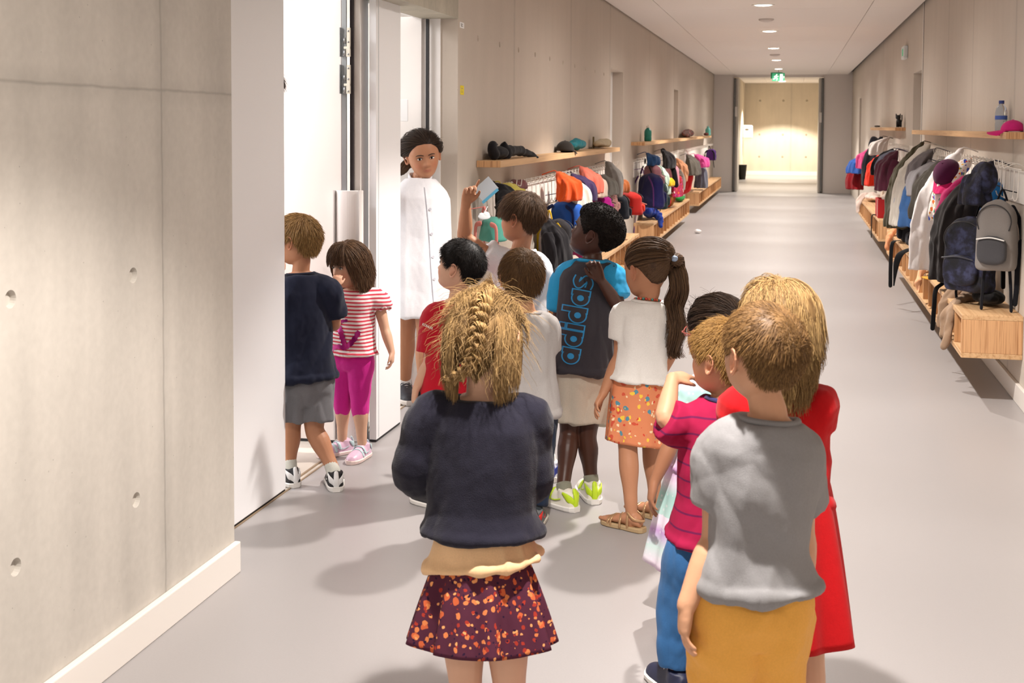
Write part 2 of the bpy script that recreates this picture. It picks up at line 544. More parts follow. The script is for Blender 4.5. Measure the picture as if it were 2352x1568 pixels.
# end of the corridor: pale panels either side of the open fire doors
EX0, EX1 = -1.352, 0.684
wallbox('wall_end', XL, EX0, YE, YE + 0.12, 0, 2.80, m_grey_panel)
wallbox('wall_end', EX1, XR(YE), YE, YE + 0.12, 0, 2.80, m_grey_panel)
wallbox('wall_end', EX0, EX1, YE, YE + 0.12, 2.66, 2.80, m_grey_panel)
for nm, x, sgn in (('door_1', EX0, 1), ('door_2', EX1, -1)):
    d = struct(MB().box(x + sgn * 0.0, x + sgn * 0.055, YE - 0.05, YE + 1.0, 0.01, 2.64).build(nm, M('door_dark_edge', '#3a372f', 0.5)))
    MB().box(x + sgn * 0.055, x + sgn * 0.10, YE - 0.03, YE + 1.0, 0.01, 2.64).build('door_face', M('grey_door_leaf', '#b9b3ab', 0.5), d)
    for q in (0.018, 0.038):
        MB().box(x + sgn * q, x + sgn * (q + 0.008), YE - 0.056, YE - 0.05, 0.03, 2.62).build('seal', m_steel, d)
    MB().box(x + sgn * 0.04, x + sgn * 0.09, YE - 0.07, YE - 0.03, 1.75 if sgn > 0 else 1.62, 1.98 if sgn > 0 else 1.85).build('door_closer', M('closer_white', '#e3ded8', 0.4), d)
# lobby behind
m_conc_back = concrete_mat('fair_faced_concrete_back', '#d6c9b4', joints=(-0.05,), axis='X', stain=0.08)
wallbox('wall_back', -2.4, 2.0, 40.2, 40.4, 0, 3.0, m_conc_back)
wallbox('wall_back_left', -1.62, -1.50, YE + 1.4, 40.2, 0, 3.0, m_conc_back)
wallbox('wall_back_right', 1.3, 1.42, YE + 0.12, 40.2, 0, 3.0, m_conc_back)
wallbox('wall_back_left', -1.9, -1.78, YE + 0.12, YE + 1.4, 0, 3.0, m_conc_back)
mbb = MB().box(-1.5, 1.3, 40.18, 40.2, 0, 0.12)
struct(mbb.build('baseboard_back', m_skirt))
for i in range(3):
    wallbox('ceiling', -1.9 + i * 1.1, -1.9 + i * 1.1 + 1.095, YE + 0.12, 40.4, 2.90, 2.93, m_ceil)
# tie holes on the back wall
for px in (1790 , 1845, 1735):
    pass
mh = M('tie_hole_plug', '#a89c88', 0.9)
for x in (-1.02, -0.3, 0.42):
    for z in (0.58, 1.28, 2.35):
        o = MB().ellipsoid((x, 40.198, z), (0.035, 0.006, 0.035)).build('trim_2', mh, smooth=True); struct(o)

# ---- the classroom side of the wide opening
m_room = M('white_classroom_wall', '#fbf4ee', 0.7)
wallbox('wall_classroom', -7.3, -7.2, 2.5, 11.6, 0, 2.9, m_room)
wallbox('wall_classroom', -7.2, -2.0, 11.5, 11.6, 0, 2.9, m_room)
wallbox('wall_classroom', -7.2, -2.0, 2.4, 2.5, 0, 2.9, m_room)
wallbox('ceiling', -7.3, -2.012, 2.4, 11.6, 2.85, 2.9, m_room)
# white partition closing the room just behind the second doorway
wallbox('wall_classroom', -3.4, -2.6, 7.75, 7.85, 0, 2.85, m_room)
# fixed white leaf of the left door, set in the opening
dA = struct(MB().box(-2.05, -2.006, 3.78, 4.70, 0.008, 2.10).build('door_3', m_white, bevel=0.003))
MB().box(-2.049, -2.007, 3.80, 4.695, 0.0015, 0.008).build('brush_seal', m_black, dA)
# leaf standing open into the classroom
dC = struct(MB().box(-2.95, -2.05, 5.47, 5.51, 0.012, 2.08).build('door_4', M('white_door_leaf', '#f7ece6', 0.4), bevel=0.002))
MB().box(-2.95, -2.05, 5.468, 5.472, 0.002, 0.012).build('brush_seal', m_black, dC)
# post between the two doorways, in layers: steel hinge strip, white frame, black gasket, white frame
post = struct(MB().box(-2.06, -2.000, 5.62, 5.70, 0, 2.10).build('trim_3', m_white, bevel=0.002))
MB().box(-2.045, -2.03, 5.46, 5.48, 0.0, 2.10).build('hinge_strip', m_steel, post)
_p0 = on_y(786, 300, 5.45); _p1 = on_y(795, 300, 5.45)
MB().box(_p0.x, _p1.x, 5.452, 5.462, 0.02, 2.09).build('hinge_strip', M('galvanised_strip', '#8f9396', 0.35, metal=0.7), post)
_q0 = on_y(805.5, 300, 5.50); _q1 = on_y(813, 300, 5.50)
MB().box(_q0.x, _q1.x, 5.49, 5.505, 0.02, 2.09).build('gasket', M('brown_black_gasket', '#3b3336', 0.6), post)
_r1 = on_y(846, 300, 5.62)
MB().box(_p1.x, _r1.x, 5.506, 5.62, 0.0, 2.10).build('frame', M('cream_frame', '#fdf6f1', 0.5), post)
# two hinges
def hinge(z):
    e = struct(MB().box(_p0.x - 0.006, _p0.x - 0.001, 5.43, 5.45, z - 0.067, z + 0.067).build('trim_4', m_steel))
    pz = _p1.x - 0.002
    MB().cyl((pz, 5.44, z - 0.005), 0.008, 0.025, 12).build('knuckle', m_steel, e, smooth=True)
    MB().cyl((pz, 5.44, z - 0.065), 0.008, 0.03, 12).build('knuckle', m_steel, e, smooth=True)
    a = on_y(792, 300, 5.45).x; b = on_y(806.5, 300, 5.45).x; c = on_y(799, 300, 5.45).x
    mb = MB().box(c, b, 5.435, 5.447, z - 0.067, z + 0.066).box(a, b, 5.436, 5.446, z - 0.032, z - 0.02).box(a + 0.012, c, 5.435, 5.447, z - 0.067, z - 0.032)
    mb.build('hinge_plate', M('cream_hinge', '#e9e4d4', 0.4), e, bevel=0.003)
    for q in (-0.056, 0.0, 0.05):
        s_ = MB(); s_.ellipsoid(((b + c) / 2, 5.434, z + q), (0.0045, 0.002, 0.0045), 10, 6); s_.build('screw', m_steel, e, smooth=True)
for py in (97, 182): hinge(on_y(797, py, 5.45).z)
# curved white finger guard below the hinges
gx0, gx1 = on_y(766, 700, 5.42).x, on_y(828, 700, 5.42).x
zt = on_y(797, 438, 5.42).z
cxg, hw = (gx0 + gx1) / 2, (gx1 - gx0) / 2
prof = [(cxg + hw * math.sin(a) , 5.455 - 0.05 * math.cos(a)) for a in np.linspace(-PI / 2, PI / 2, 20)]
prof = [(gx0 - 0.0, 5.462)] + prof + [(gx1 + 0.0, 5.462)]
mb = MB(); n = len(prof)
mb.rings([[Vector((x, y, 0.03)) for x, y in prof], [Vector((x, y, zt)) for x, y in prof]])
g = tag(mb.build('finger_guard', M('white_plastic_guard', '#faf5f2', 0.25), smooth=False, bevel=0.001, origin=None), 'tall curved white plastic finger guard covering the hinge side of the open door', 'finger guard')
for q in (gx0 + 0.002, gx1 - 0.008):
    MB().box(q, q + 0.006, 5.412, 5.44, 0.03, zt + 0.002).build('rail', M('guard_rail', '#e6e2df', 0.3), g)
# white leaf of the second door, folded out into the corridor plane
dB = struct(MB().box(-1.935, -1.90, 5.53, 5.90, 0.012, 2.15).build('door_5', m_white, bevel=0.002))
MB().box(-1.934, -1.902, 5.531, 5.899, 0.003, 0.012).build('brush_seal', m_black, dB)
MB().box(-1.90, -1.8985, 5.56, 5.565, 0.02, 2.14).build('edge_line', M('leaf_edge_grey', '#cfd3d6', 0.5), dB)
# second doorway: far frame, gasket, inner wall panel
f0 = on_x(985, 300, -2.03).y
jf = struct(MB().box(-2.14, -2.006, 6.60, 6.66, 0, 2.10).build('trim_5', M('frame_white', '#f5f0ec', 0.5)))
gx = on_y(979, 200, 6.59).x; gx2 = on_y(985, 200, 6.59).x
MB().box(gx, gx2, 6.58, 6.60, 0, 2.085).build('gasket', m_black, jf)
wallbox('wall_classroom', -3.0, -2.14, 6.62, 6.70, 0, 2.1, m_room)
# lintel frame head
struct(MB().box(-2.011, -1.905, 6.628, 6.64, 0, 2.09).build('trim_9', M('frame_white', '#f5f0ec', 0.5)))
struct(MB().box(-2.06, -2.006, 4.70, 6.62, 2.10, 2.16).build('trim_6', m_white))
# light switch plate on the inner wall
a, b = on_y(910, 255, 6.615), on_y(939, 280, 6.615)
sp_ = MB().box(a.x - 0.06, b.x, 6.598, 6.62, on_y(925, 279, 6.615).z, on_y(925, 228, 6.615).z).build('wall_panel', M('panel_white', '#f4f4f4', 0.4), bevel=0.004)
tag(sp_, 'square white flat panel fixed on the wall behind the person in the white coat', 'wall panel')
# stickers beside the doorway
def sticker(px0, py0, px1, py1, col, label, ink=True):
    a = on_x(px0, py0, XL); b = on_x(px1, py1, XL)
    o = MB().box(XL, XL + 0.0015, a.y, b.y, b.z, a.z).build('sticker', M('sticker_' + col.strip('#'), col, 0.5))
    tag(o, label, 'sticker')
    for k in range(3):
        z = a.z - (a.z - b.z) * (0.3 + 0.2 * k)
        MB().box(XL + 0.0015, XL + 0.0022, a.y + 0.02, b.y - 0.03 - 0.01 * (k % 2), z - 0.002, z + 0.002).build('print', M('sticker_ink', '#8a8480', 0.6), o)
    return o
sticker(1056, 50, 1065.5, 66, '#f4f4f4', 'small white label stuck high on the concrete beside the door lintel')
sticker(1057, 196, 1065, 218, '#f0d800', 'small yellow label stuck on the concrete beside the doorway')

# doors deep in the other recesses
for i, (x, a, b, c) in enumerate(((-1.925, 12.521, 13.499, '#fbfaf8'), (-1.93, 19.401, 20.149, '#cfc8c2'))):
    d = struct(MB().box(x - 0.04, x, a, b, 0, 2.10).build('door_%d' % (6 + i), M('recess_door' + c[1:], c, 0.5)))
xd = on_x(1402, 300, XL).y
for i, (a, b, c) in enumerate(((13.08, 14.06, '#b7aea6'), (25.2, 25.9, '#8e8070'))):
    d = struct(MB().box(XR(a) + 0.12, XR(a) + 0.16, a, b, 0, 2.10).build('door_%d' % (9 + i), M('recess_door_r' + c[1:], c, 0.5)))
st = struct(MB().box(XR(13.1) - 0.002, XR(13.1) + 0.02, 13.02, 13.10, 0, 2.75).build('trim_8', M('white_joint_post', '#e9e4dd', 0.5)))
MB().box(XR(13.1) - 0.004, XR(13.1), 13.0, 13.02, 0, 2.75).build('joint', M('dark_joint', '#6b625c', 0.8), st)

# ---- downlights along the corridor
m_emit = M('lamp_diffuser', '#ffffff', 0.5, emit='#fff2df', estr=14)
m_trim = M('lamp_trim', '#f4f0ea', 0.4)
LY = [12.63 + 3.43 * k for k in range(-4, 5)]
ord_ = ['ninth', 'eighth', 'seventh', 'sixth', 'fifth', 'fourth', 'third', 'second', 'nearest']
for k, y in enumerate(LY):
    x = -0.305
    vis = [yy for yy in LY if yy > 11]
    lab = ('round recessed ceiling downlight, %s one counted from the camera along the row' % ['first', 'second', 'third', 'fourth', 'fifth'][vis.index(y)]) if y in vis else 'ceiling downlight overhead, out of the frame, ' + ['behind the camera', 'above the camera side of the group', 'above the middle of the group', 'just above the top edge of the picture'][k]
    e = empty('downlight', (x, y, XC), lab, 'ceiling light', 'downlights along the corridor ceiling')
    mb = MB(); n = 32
    rs = [[Vector((x + r * math.cos(2 * PI * j / n), y + r * math.sin(2 * PI * j / n), z)) for j in range(n)] for r, z in ((0.115, XC - 0.001), (0.115, XC - 0.008), (0.095, XC - 0.012), (0.085, XC - 0.006), (0.083, XC - 0.001))]
    mb.rings(rs, cap=False).build('trim_ring', m_trim, e, smooth=True)
    mb = MB().ellipsoid((x, y, XC - 0.004), (0.088, 0.088, 0.012), 24, 8).build('diffuser', m_emit, e, smooth=True)
    l = add_light('lamp', 'SPOT', (x, y, XC - 0.03), 350, LAMP_WARM, spot_size=math.radians(104), spot_blend=0.35, shadow_soft_size=0.035)
    attach(l, e)
    l = add_light('lamp', 'SPOT', (x, y, XC - 0.03), 135, LAMP_WARM, spot_size=math.radians(170), spot_blend=0.9, shadow_soft_size=0.08)
    attach(l, e)
# lobby downlights
for k, y in enumerate((31.5, 38.4)):
    e = empty('downlight', (-0.33, y, 2.9), 'round ceiling light in the lobby beyond the open doors' + (', nearer the doors' if k == 0 else ', close to the back wall'), 'ceiling light')
    MB().ellipsoid((-0.33, y, 2.893), (0.1, 0.1, 0.012), 24, 8).build('diffuser', m_emit, e, smooth=True)
    l = add_light('lamp', 'SPOT', (-0.33, y, 2.86), 900 if k else 700, (1, 0.92, 0.8), spot_size=math.radians(112), spot_blend=0.25, shadow_soft_size=0.05)
    attach(l, e)
# smoke detector
for (px, py, lab) in ((1760, 44, 'flat round white smoke detector on the ceiling nearest the camera'), (1780, 125, 'small flat round smoke detector further along the ceiling')):
    p = floor_at(px, py, XC)
    o = MB(); n = 28
    o.rings([[Vector((p.x + r * math.cos(2 * PI * j / n), p.y + r * math.sin(2 * PI * j / n), z)) for j in range(n)] for r, z in ((0.085, XC), (0.085, XC - 0.012), (0.06, XC - 0.026), (0.03, XC - 0.034))])
    tag(o.build('smoke_detector', M('detector_white', '#d9d0ca', 0.5), smooth=True), lab, 'smoke detector')

# ---- exit sign hanging from the ceiling
m_green = M('exit_green', '#2f9c6c', 0.5, emit='#2f9c6c', estr=0.5)
m_pic = M('exit_white', '#f4fff8', 0.5, emit='#ffffff', estr=0.7)
ex = on_y(1788, 177, 26.8)
e = empty('exit_sign', ex, 'green illuminated exit sign with white running figure and arrow hanging from the ceiling', 'exit sign')
MB().box(ex.x - 0.13, ex.x + 0.13, ex.y - 0.012, ex.y + 0.012, ex.z - 0.085, ex.z + 0.085).build('panel', m_green, e, bevel=0.004)
MB().box(ex.x - 0.13 - 0.03, ex.x + 0.08, ex.y - 0.01 + 0.05, ex.y + 0.06, ex.z - 0.03, ex.z + 0.10).build('housing', M('exit_housing', '#2b8a60', 0.5), e)
pf = MB(); yy = ex.y - 0.0135
def fig(pts, r): pf.tube([(ex.x + a * 0.1, yy, ex.z + b * 0.1) for a, b in pts], r, n=8, sub=3, flat=0.25, side=(1, 0, 0))
pf.ellipsoid((ex.x - 0.035, yy, ex.z + 0.05), (0.014, 0.004, 0.014), 12, 8)
fig([(-0.45, 0.3), (-0.55, -0.1)], 0.013); fig([(-0.55, -0.1), (-0.25, -0.3), (-0.35, -0.62)], 0.009); fig([(-0.55, -0.1), (-0.8, -0.35), (-1.05, -0.4)], 0.009)
fig([(-0.45, 0.3), (-0.2, 0.1), (-0.02, 0.2)], 0.007); fig([(-0.45, 0.3), (-0.75, 0.2), (-0.85, 0.0)], 0.007)
pf.build('running_figure', m_pic, e)
MB().box(ex.x + 0.03, ex.x + 0.09, yy - 0.001, yy + 0.001, ex.z - 0.065, ex.z + 0.065).build('door_mark', m_pic, e)
ar = MB(); ar.add([(ex.x + 0.10, yy, ex.z + 0.015), (ex.x + 0.125, yy, ex.z + 0.015), (ex.x + 0.1125, yy, ex.z - 0.03)], [(0, 1, 2)])
ar.build('arrow_mark', m_pic, e)
MB().cyl((ex.x, ex.y, ex.z + 0.085), 0.006, XC - ex.z - 0.085, 8).build('hanging_rod', m_steel, e)
# emergency light block on the right wall
p = on_x(2083, 121, XR(14.8))
o = MB().box(XR(14.8) - 0.05, XR(14.8), p.y - 0.16, p.y + 0.16, p.z - 0.075, p.z + 0.075).build('emergency_light', M('emergency_white', '#e8eef0', 0.3), bevel=0.012, origin=None)
tag(o, 'small white emergency light box with green pictogram high on the right wall', 'emergency light')
MB().box(XR(14.8) - 0.052, XR(14.8) - 0.05, p.y - 0.10, p.y + 0.02, p.z - 0.04, p.z + 0.04).build('pictogram', m_green, o)

# ---- towel dispenser and bin in the lobby
p = on_y(1717, 303, 38.9)
x0 = -1.5
e = empty('towel_dispenser', (x0, p.y, p.z), 'white wall paper towel dispenser seen through the open doors', 'dispenser')
md = M('dispenser_white', '#f7f5f2', 0.3)
MB().box(x0, x0 + 0.30, p.y, p.y + 0.30, p.z - 0.20, p.z + 0.21).build('body', md, e, bevel=0.04)
MB().ellipsoid((x0 + 0.13, p.y - 0.002, p.z + 0.08), (0.06, 0.01, 0.03), 16, 8).build('window', M('dispenser_grey', '#6e6862', 0.3), e, smooth=True)
q = floor_at(1702, 410)
mb = MB().cyl((-1.40, 36.5, 0.002), 0.09, 0.42, 20, 0.13)
tag(mb.build('waste_bin', M('bin_black', '#26241f', 0.6), smooth=False, origin=None), 'small black waste bin on the lobby floor below the towel dispenser', 'bin')
# ================================================================ people: body, head, hands, hair, clothes
H_ = 0.21   # chin to crown of the head template
_zt = np.array([-.105, -.095, -.08, -.068, -.06, -.045, -.03, -.01, .008, .02])
_yf = np.array([.052, .070, .081, .0795, .082, .083, .083, .083, .0815, .0845])
_yb = np.array([-.012, -.026, -.040, -.050, -.056, -.070, -.080, -.094, -.100, -.102])
_wd = np.array([.020, .034, .048, .0555, .0595, .0655, .070, .0735, .0755, .0762])
def head_dims(z):
    z = np.asarray(z, float)
    c = np.sqrt(np.clip(1 - ((z - .02) / .0865) ** 2, 0, 1))
    hi = z > .02
    yf = np.where(hi, .0845 * c, np.interp(z, _zt, _yf))
    yb = np.where(hi, -.102 * c, np.interp(z, _zt, _yb))
    w = np.where(hi, .0762 * c, np.interp(z, _zt, _wd))
    return yf, yb, w
def head_pt(az, z):
    """az 0 = face, +-pi = back; returns surface points in head space (x right, y face, z up)"""
    yf, yb, w = head_dims(z)
    s_, c = np.sin(az), np.cos(az)
    e = 2 / 2.25
    x = w * np.sign(s_) * np.abs(s_) ** e
    y = np.where(c > 0, yf, -yb) * np.sign(c) * np.abs(c) ** e
    return np.stack([x, y, z + 0 * x], -1)
def head_mesh(mb, Mx, s, nose=1.0, lips=1.0, chin=1.0):
    zs = np.concatenate([np.linspace(-.105, .02, 44), .02 + .0865 * np.sin(np.linspace(0.03, PI / 2 - 0.05, 16))])
    n = 72
    az = np.linspace(-PI, PI, n, endpoint=False)
    rs = []
    def G(v, c, w): return np.exp(-((v - c) / w) ** 2)
    for z in zs:
        P = head_pt(az, np.full(n, z))
        x, y = P[:, 0], P[:, 1]
        f = np.where(y > 0, 1.0, 0.0) * np.clip(np.cos(az) * 1.6, 0, 1)
        t = (0.006 - z) / 0.036                       # 0 at nasion .. 1 at tip
        amp = np.interp(z, [-.040, -.037, -.033, -.028, -.018, 0.0, .008], [0, .006, .0165, .019, .0125, .003, 0])
        wn = np.interp(z, [-.037, -.028, -.015, .006], [.0135, .0115, .0075, .006])
        y = y + f * nose * amp * G(x, 0, wn)
        y = y + f * nose * .005 * (G(x, .0135, .006) + G(x, -.0135, .006)) * G(z, -.032, .006)
        y = y - f * .0085 * (G(x, .029, .0125) + G(x, -.029, .0125)) * G(z, .001, .0095)
        y = y + f * .003 * G(z, .017, .008) * G(np.abs(x), .028, .02)
        y = y + f * .0045 * (G(x, .036, .017) + G(x, -.036, .017)) * G(z, -.034, .018)
        wl = .0165 * lips
        y = y + f * lips * (.0058 * G(z, -.0535, .0042) + .0062 * G(z, -.0635, .0046)) * G(x, 0, wl)
        y = y - f * .0038 * G(z, -.0585, .0018) * G(x, 0, .018)
        y = y + f * chin * .006 * G(z, -.086, .012) * G(x, 0, .018)
        rs.append([Mx @ Vector((float(a) * s, float(b) * s, float(z) * s)) for a, b in zip(x, y)])
    mb.rings(rs)
    for sg in (-1, 1):                                # ears
        c = Vector((sg * .0745, -.008, -.006))
        def T(p): return Mx @ (Vector(p) * s)
        pts = [c + Vector((sg * .004, .010, -.020)), c + Vector((sg * .006, .011, .004)), c + Vector((sg * .011, .005, .024)), c + Vector((sg * .017, -.012, .028)),
               c + Vector((sg * .018, -.023, .012)), c + Vector((sg * .014, -.019, -.008)), c + Vector((sg * .009, -.006, -.027)), c + Vector((sg * .004, .006, -.026))]
        mb.tube([T(p) for p in pts], [.0042 * s, .0036 * s, .0036 * s, .0038 * s, .0038 * s, .0042 * s, .0058 * s, .0045 * s], n=8, sub=3)
        pl = [c + Vector((sg * .001, .006, -.012)), c + Vector((sg * .007, -.004, .004)), c + Vector((sg * .009, -.006, .016))]
        mb.tube([T(p) for p in pl], [.010 * s, .014 * s, .009 * s], n=10, sub=3, flat=0.35, side=(Mx.to_3x3() @ Vector((0, 1, 0))))

def hand(mb, wrist, d, palm, sd, k, curl=0.5, spread=0.12, custom=None, thumb=0.6):
    """wrist point, d = direction of the fingers, palm = way the palm faces, sd=+1/-1 thumb side; k = hand length"""
    d = Vector(d).normalized(); p = Vector(palm); p = (p - d * p.dot(d)).normalized()
    s_ = d.cross(p) * sd                               # towards the thumb
    L = k
    w = 0.21 * L
    # palm
    rs = []
    for t, a, b in ((-0.06, .145, .115), (0.08, .18, .13), (0.25, .225, .125), (0.42, .235, .11), (0.50, .22, .095)):
        c = Vector(wrist) + d * (t * L) + s_ * (0.01 * L if t > .1 else 0)
        rs.append([c + s_ * (a * L * math.cos(q)) + p * (b * L * math.sin(q)) for q in [2 * PI * j / 14 for j in range(14)]])
    mb.rings(rs)
    lens = (0.40, 0.45, 0.42, 0.33)
    for i in range(4):
        cu = custom[i] if custom else curl * (0.85 + 0.12 * i)
        off = (0.165 - 0.11 * i)
        base = Vector(wrist) + d * (0.44 * L + (0.02, 0.035, 0.02, -0.02)[i] * L) + s_ * (off * L)
        dirv = (d + s_ * (spread * (1.5 - i) / 1.5)).normalized()
        pts = [base - dirv * 0.1 * L, base]
        a = 0
        for sg, fr in ((0, .42), (1, .33), (2, .25)):
            a += cu * (0.75, 1.0, 0.7)[sg]
            v = dirv * math.cos(a) + p * math.sin(a)
            pts.append(pts[-1] + v * (lens[i] * L * fr))
        r = (.052, .054, .051, .045)[i] * L
        mb.tube(pts, [r, r * 1.05, r, r * .95, r * .8], n=10, sub=3)
    b0 = Vector(wrist) + d * 0.10 * L + s_ * 0.12 * L + p * 0.02 * L
    v1 = (d * 0.75 + s_ * (0.75 * (1 - thumb * .3)) + p * 0.35 * thumb).normalized()
    v2 = (d * 0.9 + s_ * (0.35 - 0.5 * thumb) + p * 0.5 * thumb).normalized()
    mb.tube([b0, b0 + v1 * .20 * L, b0 + v1 * .20 * L + (v1 + v2).normalized() * .17 * L, b0 + v1 * .20 * L + (v1 + v2).normalized() * .17 * L + v2 * .14 * L],
            [.085 * L, .07 * L, .056 * L, .045 * L], n=10, sub=3)

def skin_mat(name, col, lipcol, rough=0.5):
    m, nt, bs = _new(name)
    at_ = nd(nt, 'ShaderNodeAttribute'); at_.attribute_name = 'tint'
    sp = nd(nt, 'ShaderNodeSeparateColor'); nt.links.new(at_.outputs['Color'], sp.inputs[0])
    c = srgb(col)
    base = mixc(nt, noise(nt, 30, 3, objco(nt)), tuple(x * 0.94 for x in c[:3]) + (1,), tuple(min(1, x * 1.05) for x in c[:3]) + (1,))
    blush = (min(1, c[0] * 1.02), c[1] * 0.68, c[2] * 0.66, 1)
    b1 = mixc(nt, sp.outputs[1], base, blush)
    b2 = mixc(nt, sp.outputs[0], b1, srgb(lipcol))
    nt.links.new(b2, bs.inputs['Base Color'])
    bs.inputs['Roughness'].default_value = rough
    bs.inputs['Specular IOR Level'].default_value = 0.35
    bs.inputs['Subsurface Weight'].default_value = 0.0
    bump(nt, bs, noise(nt, 350, 3, objco(nt)), 0.06, 0.001)
    return m
SK = dict(
    fair=skin_mat('fair_skin', '#dcae92', '#c8756a'), tan=skin_mat('tan_skin', '#b98363', '#a85e52'),
    light=skin_mat('light_skin', '#d09d7c', '#c06d62'), olive=skin_mat('olive_skin', '#a06e52', '#9c5548'),
    dark=skin_mat('dark_brown_skin', '#4a2d22', '#6b3a35', 0.42))
def hair_mat(name, lo, hi, rough=0.55, tip=None):
    m, nt, bs = _new(name)
    at_ = nd(nt, 'ShaderNodeAttribute'); at_.attribute_name = 'tone'
    f = nd_sep(nt, at_.outputs['Color'])
    nt.links.new(ramp(nt, f, [(0.0, srgb(lo)), (1.0, srgb(hi))]), bs.inputs['Base Color'])
    bs.inputs['Roughness'].default_value = rough
    bs.inputs['Specular IOR Level'].default_value = 0.3
    return m
HM = dict(
    blond=hair_mat('blond_hair', '#664b2d', '#c4a16c'), golden=hair_mat('golden_blond_hair', '#6d5031', '#c8a56d'),
    darkblond=hair_mat('dark_blond_hair', '#6d4d2c', '#c79e64'), brown=hair_mat('brown_hair', '#43301f', '#8a6742'),
    lightbrown=hair_mat('light_brown_hair', '#5a4028', '#a8814f'), dark=hair_mat('dark_brown_hair', '#1f1713', '#4a372a'),
    midbrown=hair_mat('chestnut_hair', '#3c2a1f', '#7d5f45'), black=hair_mat('black_hair', '#0d0b0b', '#2b2523'),
    afro=hair_mat('black_curly_hair', '#120d0b', '#241a15', 0.8), ginger=hair_mat('sandy_hair', '#7f5c33', '#c39a5b'))
E_WHITE = M('eye_white', '#efe9e2', 0.2)
E_IRIS = M('brown_iris', '#1e110b', 0.45, spec=.2)
E_LASH = M('dark_lashes', '#1c120d', 0.6)

def zlow_fn(style):
    tabs = {
        'short': ([0, .5, .85, 1.2, 1.42, 1.62, 1.85, 2.15, 2.6, PI], [.058, .056, .045, .020, -.006, .022, .020, -.030, -.050, -.056]),
        'fringe': ([0, .5, .85, 1.2, 1.42, 1.62, 1.85, 2.15, 2.6, PI], [.040, .040, .030, .010, -.012, .020, .016, -.034, -.058, -.062]),
        'long': ([0, .5, .85, 1.2, 1.5, 1.9, PI], [.060, .056, .035, .0, -.03, -.055, -.065]),
        'tied': ([0, .5, .85, 1.2, 1.42, 1.62, 1.85, 2.15, 2.6, PI], [.070, .066, .050, .024, .004, .018, .010, -.020, -.050, -.058]),
    }
    a, z = tabs[style]
    return lambda az: np.interp(np.abs(az), a, z)
def cap_mesh(mb, Mx, s, zl, thick, seed=0, lump=0.0, n=72, m=22):
    """hair volume lying on the skull; thickness vanishes at the hairline"""
    az = np.linspace(-PI, PI, n, endpoint=False)
    z0 = zl(az)
    outer = []
    for i in range(m + 1):
        u = i / m
        # elevation goes from the hairline to the crown
        z = z0 + (.1035 - z0) * np.sin(u * PI / 2) ** 1.0
        P = head_pt(az, z)
        ctr = np.stack([0 * z, 0 * z - .006, np.clip(z, None, .02)], -1)
        N = P - ctr
        N /= np.linalg.norm(N, axis=1)[:, None]
        th = thick(az, u) if callable(thick) else thick * min(1, 0.25 + u * 3.5)
        Q = P + N * (np.asarray(th) * np.ones(n))[:, None]
        if lump:
            Q = Q + N * (lump * folds(Q, 90, seed))[:, None]
        outer.append([Mx @ Vector((q * s).tolist()) for q in Q])
    inner = [[Mx @ Vector((q * s * .93).tolist()) for q in head_pt(az, z0 + .004)]]
    mb.rings(inner + outer)
def strands(Mx, s, roots, dirs, length, step=.006, flow=None, hug=.004, grav=(0, 0, -1), gw=0.35, wav=0.0, curl=0.0, width=.0011, seed=1, up=None, taper=0.35, rigid=False, lift=0):
    """roots (N,3) head space; dirs (N,3) initial direction; returns (verts, faces, tone)"""
    r = np.random.default_rng(seed)
    N = len(roots)
    L = np.asarray(length) * np.ones(N)
    K = int(max(3, math.ceil(L.max() / step)))
    st = (L / K)[:, None]
    P = roots.copy(); D = dirs / (np.linalg.norm(dirs, axis=1)[:, None] + 1e-9)
    out = [P.copy()]
    g = np.array(grav, float)
    ph = r.uniform(0, 6.28, N); f1 = r.uniform(.7, 1.3, N)
    for k in range(K):
        if flow is not None:
            F = flow(P, k / K)
            D = D * 0.55 + F * 0.45
        D = D + g * gw * (0.15 + k / K) * 0.25
        Pprev = P
        if wav:
            a = ph + k * 0.9 * f1
            side = np.cross(D, np.array([0.3, 0.2, 1.0]))
            side /= np.linalg.norm(side, axis=1)[:, None] + 1e-9
            D = D + side * (np.sin(a) * wav)[:, None]
        D /= np.linalg.norm(D, axis=1)[:, None] + 1e-9
        P = P + D * st
        # keep outside the head
        yf, yb, w = head_dims(np.clip(P[:, 2], -.06, .104))
        hh = hug if np.isscalar(hug) else hug
        zc = np.clip(P[:, 2], None, .02)
        top = P[:, 2] > .02
        ay = np.where(P[:, 1] > 0, .0845, .102) + hh
        q = np.sqrt((P[:, 0] / (.0762 + hh)) ** 2 + (P[:, 1] / ay) ** 2 + ((P[:, 2] - .02) / (.0865 + hh)) ** 2)
        ins = top & (q < 1)
        P[ins, 0] /= q[ins]; P[ins, 1] /= q[ins]; P[ins, 2] = .02 + (P[ins, 2] - .02) / q[ins]
        w2 = np.where(P[:, 2] > -.045, w, .045) + hh
        y2 = np.where(P[:, 1] > 0, yf, -yb) + hh
        y2 = np.where(P[:, 2] > -.045, y2, .055 + hh)
        q2 = np.sqrt((P[:, 0] / w2) ** 2 + (P[:, 1] / y2) ** 2)
        ins = (~top) & (q2 < 1) & (P[:, 2] > -.13)
        P[ins, 0] /= q2[ins]; P[ins, 1] /= q2[ins]
        D = P - Pprev
        D /= np.linalg.norm(D, axis=1)[:, None] + 1e-9
        out.append(P.copy())
    return sweep(np.array(out) * s, Mx, width * s, r, taper)
